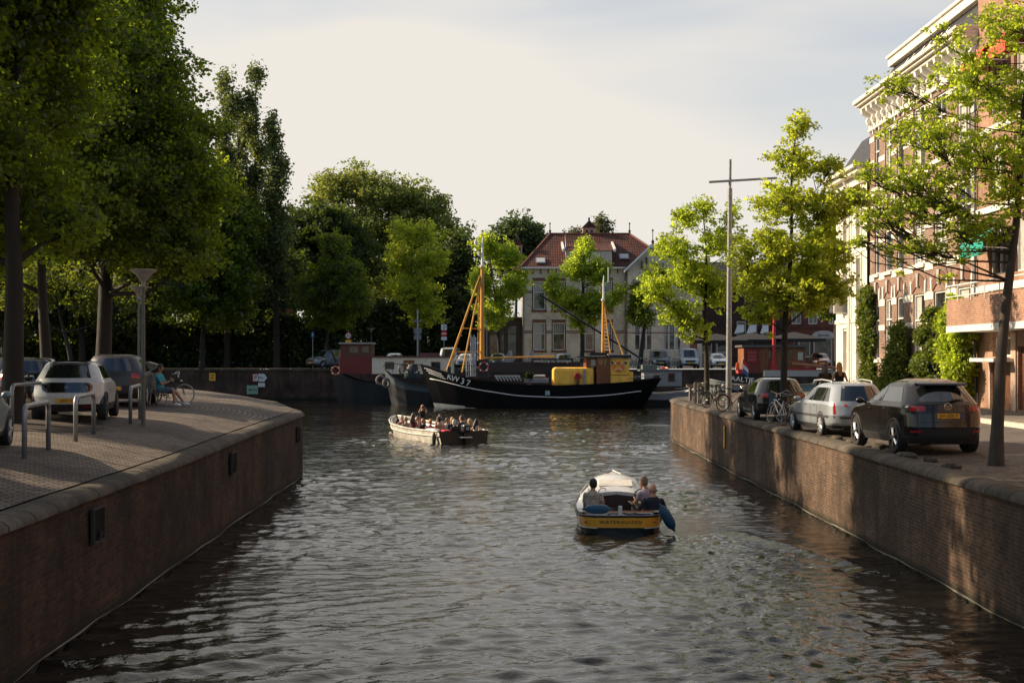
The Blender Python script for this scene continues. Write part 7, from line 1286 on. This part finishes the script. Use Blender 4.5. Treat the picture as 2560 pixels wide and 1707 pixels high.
# the three in the sloop (local frame of the sloop: x forward)
def insloop(x, y, z): return MS @ Vector((X0 + x, y, z))
person('dark haired woman in a patterned shirt at the left side of the sloop cockpit', insloop(1.25, .66, .0), hb_ + R(-8), .40, (.05, -.02), R(12), 0, ((.35, .1, .5), (.3, -.18, .5)), ((.48, .1, .05), (.48, -.12, .05)), brick('patterned cloth', (.42, .38, .30), (.14, .22, .18), (.50, .42, .36), 'xz', .09, .07, .2, .02, warp=.25, bumpd=.001), .6, cloth('olive cloth', (.10, .09, .06)), 1, ('short', HBLK), SKIN, 1.05, .012, None, True)
person('man in a pale lilac shirt at the sloop wheel, leaning on the right side', insloop(1.75, -.80, .0), hb_ + R(35), .40, (.12, .12), R(10), R(6), ((.42, .08, .62), (-.20, .42, .44)), ((.35, .25, .05), (.42, .0, .05)), cloth('lilac shirt', (.42, .35, .42)), .5, cloth('beige cloth', (.3, .25, .18)), 1, ('short', HGRY), SKIN, 1.08, .012, None, True)
person('bald man in a dark navy pullover at the right rear of the sloop', insloop(1.15, -.88, .0), hb_ + R(12), .24, (.04, .0), R(18), R(4), ((.22, .45, .55), (.32, -.28, .5)), ((.45, .1, .05), (.45, -.1, .05)), cloth('navy pullover', (.012, .018, .032)), 1, cloth('dark trousers', (.02, .02, .025)), 1, ('bald', HGRY), SKIN, 1.1, .012, None, True, bulk=1.1)
# tour boat passengers (pixel column, pixel row of the head, look)
BLKT = cloth('black tee', (.012, .012, .014)); NAV = cloth('navy tee', (.014, .02, .035)); PNK = cloth('pink top', (.42, .18, .16)); BEI = cloth('beige top', (.32, .24, .17)); WHT = cloth('white top', (.5, .48, .45)); MAR = cloth('maroon top', (.10, .025, .03)); COR = cloth('coral top', (.55, .13, .10)); JN = cloth('dark jeans', (.03, .04, .06))
crew = [(995, 1050, 79.2, 'man in dark jacket right in the bow of the tour boat', BLKT, 1, ('short', HBLK), SKIN, 20, 1), (1006, 1042, 78.2, 'white haired passenger in a pink top near the bow', PNK, .5, ('short', HWHI), SKIN, 0, 1), (1017, 1046, 77.6, 'grey haired passenger in a beige top, third from the bow', BEI, .5, ('short', HGRY), SKIN, -10, .95), (1031, 1037, 76.9, 'woman with long light brown hair and a maroon top, elbows up, near the bow', MAR, 0, ('long', HBRN), SKIN, -70, 1.02), (1043, 1044, 79.0, 'woman in a coral top on the far bench near the bow', COR, .4, ('short', HBRN), SKIN, 190, .95), (1060, 1050, 75.8, 'ginger haired boy in a black tee on the near bench', BLKT, .5, ('curly', HGIN), SKIN, 0, .92), (1075, 1052, 75.0, 'ginger haired girl in a pink dress on the near bench', PNK, .5, ('bun', HGIN), SKIN, -20, .95), (1099, 1040, 77.2, 'woman with long dark brown hair on the far bench, mid boat', WHT, 0, ('long', HBRN), SKIN, 160, 1), (1101, 1046, 74.0, 'bare backed tanned man in the middle of the near bench', None, 0, ('short', HBLK), TANS, 0, 1.1), (1117, 1048, 75.8, 'curly brown haired passenger behind the bare backed man', WHT, .4, ('curly', HBRN), SKIN, 200, .95), (1129, 1047, 75.0, 'blond passenger in a dark top on the far bench', NAV, .5, ('bob', HBLO), SKIN, 170, .97), (1139, 1053, 73.6, 'white blond haired passenger in a black top near the motor', BLKT, .5, ('bob', HWHI), SKIN, 0, .97), (1155, 1043, 74.2, 'short haired man in a navy tee near the stern', NAV, .5, ('short', HBRN), SKIN, 10, 1.06), (1178, 1051, 73.6, 'woman with long blond hair at the stern, beside the black haired one', MAR, 0, ('long', HBLO), SKIN, 40, 1), (1189, 1052, 72.9, 'woman with long black hair and bare shoulders leaning on the stern rail', WHT, 0, ('long', HBLK), SKIN, -80, 1)]
for k, (px, py, Y, lab, top, sl_, hr_, sk_, rz, s) in enumerate(crew):
    h = at(px, py, Y); hz_ = .52 if k not in (5, 6) else .5; s = s * 1.12; zb = h.z - (hz_ + .70) * s
    hd_ = ((.30, .15, .60), (.30, -.15, .60)) if k not in (3, 14) else (((.28, .05, .95), (.30, -.1, .85)) if k == 3 else ((.1, .25, .60), (.15, -.50, .72)))
    person(lab, (h.x, h.y, zb), ha + R(rz + 10), hz_, (.04 + .03 * (k % 3), .04 * ((k * 7) % 3 - 1)), R((k * 37) % 50 - 25), R(4), hd_, ((.45, .12, .08), (.45, -.12, .08)), top, sl_, JN if k % 3 else cloth('pale shorts', (.35, .33, .30)), .8, hr_, sk_, s, .021, group='passengers on the tour boat', bulk=1.08 if k == 8 else 1)
h = at(1056, 1016, 77.8)
def camera_(t, arms): g = MB(); c = (arms[0][2] + arms[1][2]) / 2 + Vector((.03, 0, .03)); M_ = Matrix.Translation(t.location) @ Matrix.Rotation(t.rotation_euler.z, 4, 'Z'); g.box(M_ @ c, (.08, .16, .1), rz=t.rotation_euler.z); g.box(M_ @ (c + Vector((.07, 0, 0))), (.1, .08, .08), rz=t.rotation_euler.z); o = obj('photo_camera', g, BLACK, bevel=.008); tag(o, 'black photo camera held to the face of the standing passenger', 'camera')
person('standing passenger in a dark tank top taking a photograph towards the bridge', (h.x, h.y, h.z - 1.62), R(-78), .92, (.02, 0), 0, 0, ((.17, .09, 1.58), (.17, -.09, 1.58)), ((.02, .14, .02), (.02, -.14, .02)), BLKT, 0, JN, 1, ('short', HGIN), SKIN, 1.0, .018, BLACK, True, hold=camera_, elbow=(.4, 0, -1))
# two women on the right street
for px, py, Y, lab, top, sl_, lg_, hr_, hs, xx in ((2099, 912, 50, 'woman with long red-blond hair, black sleeveless top and white trousers walking away', BLKT, 0, cloth('white trousers', (.5, .48, .44)), ('long', HGIN), 1.0, 0), (2063, 915, 52, 'woman with long auburn hair and a dark brown jacket walking left of the red-blond one', cloth('dark brown jacket', (.04, .022, .014)), 1, JN, ('long', HBRN), 1.0, 0)):
    h = at(px, py, Y); z0 = h.z - 1.62; person(lab, (h.x, h.y, z0), R(92), .92, (.03, 0), R(8), R(4), ((.12, .30, .80), (-.02, -.30, .80)), ((.22, .10, .02), (-.22, -.09, .05)), top, sl_, lg_, 1, hr_, SKIN, 1.0, .016, BLACK, True, knee=(1, 0, 0), elbow=(-1, 0, -.2))
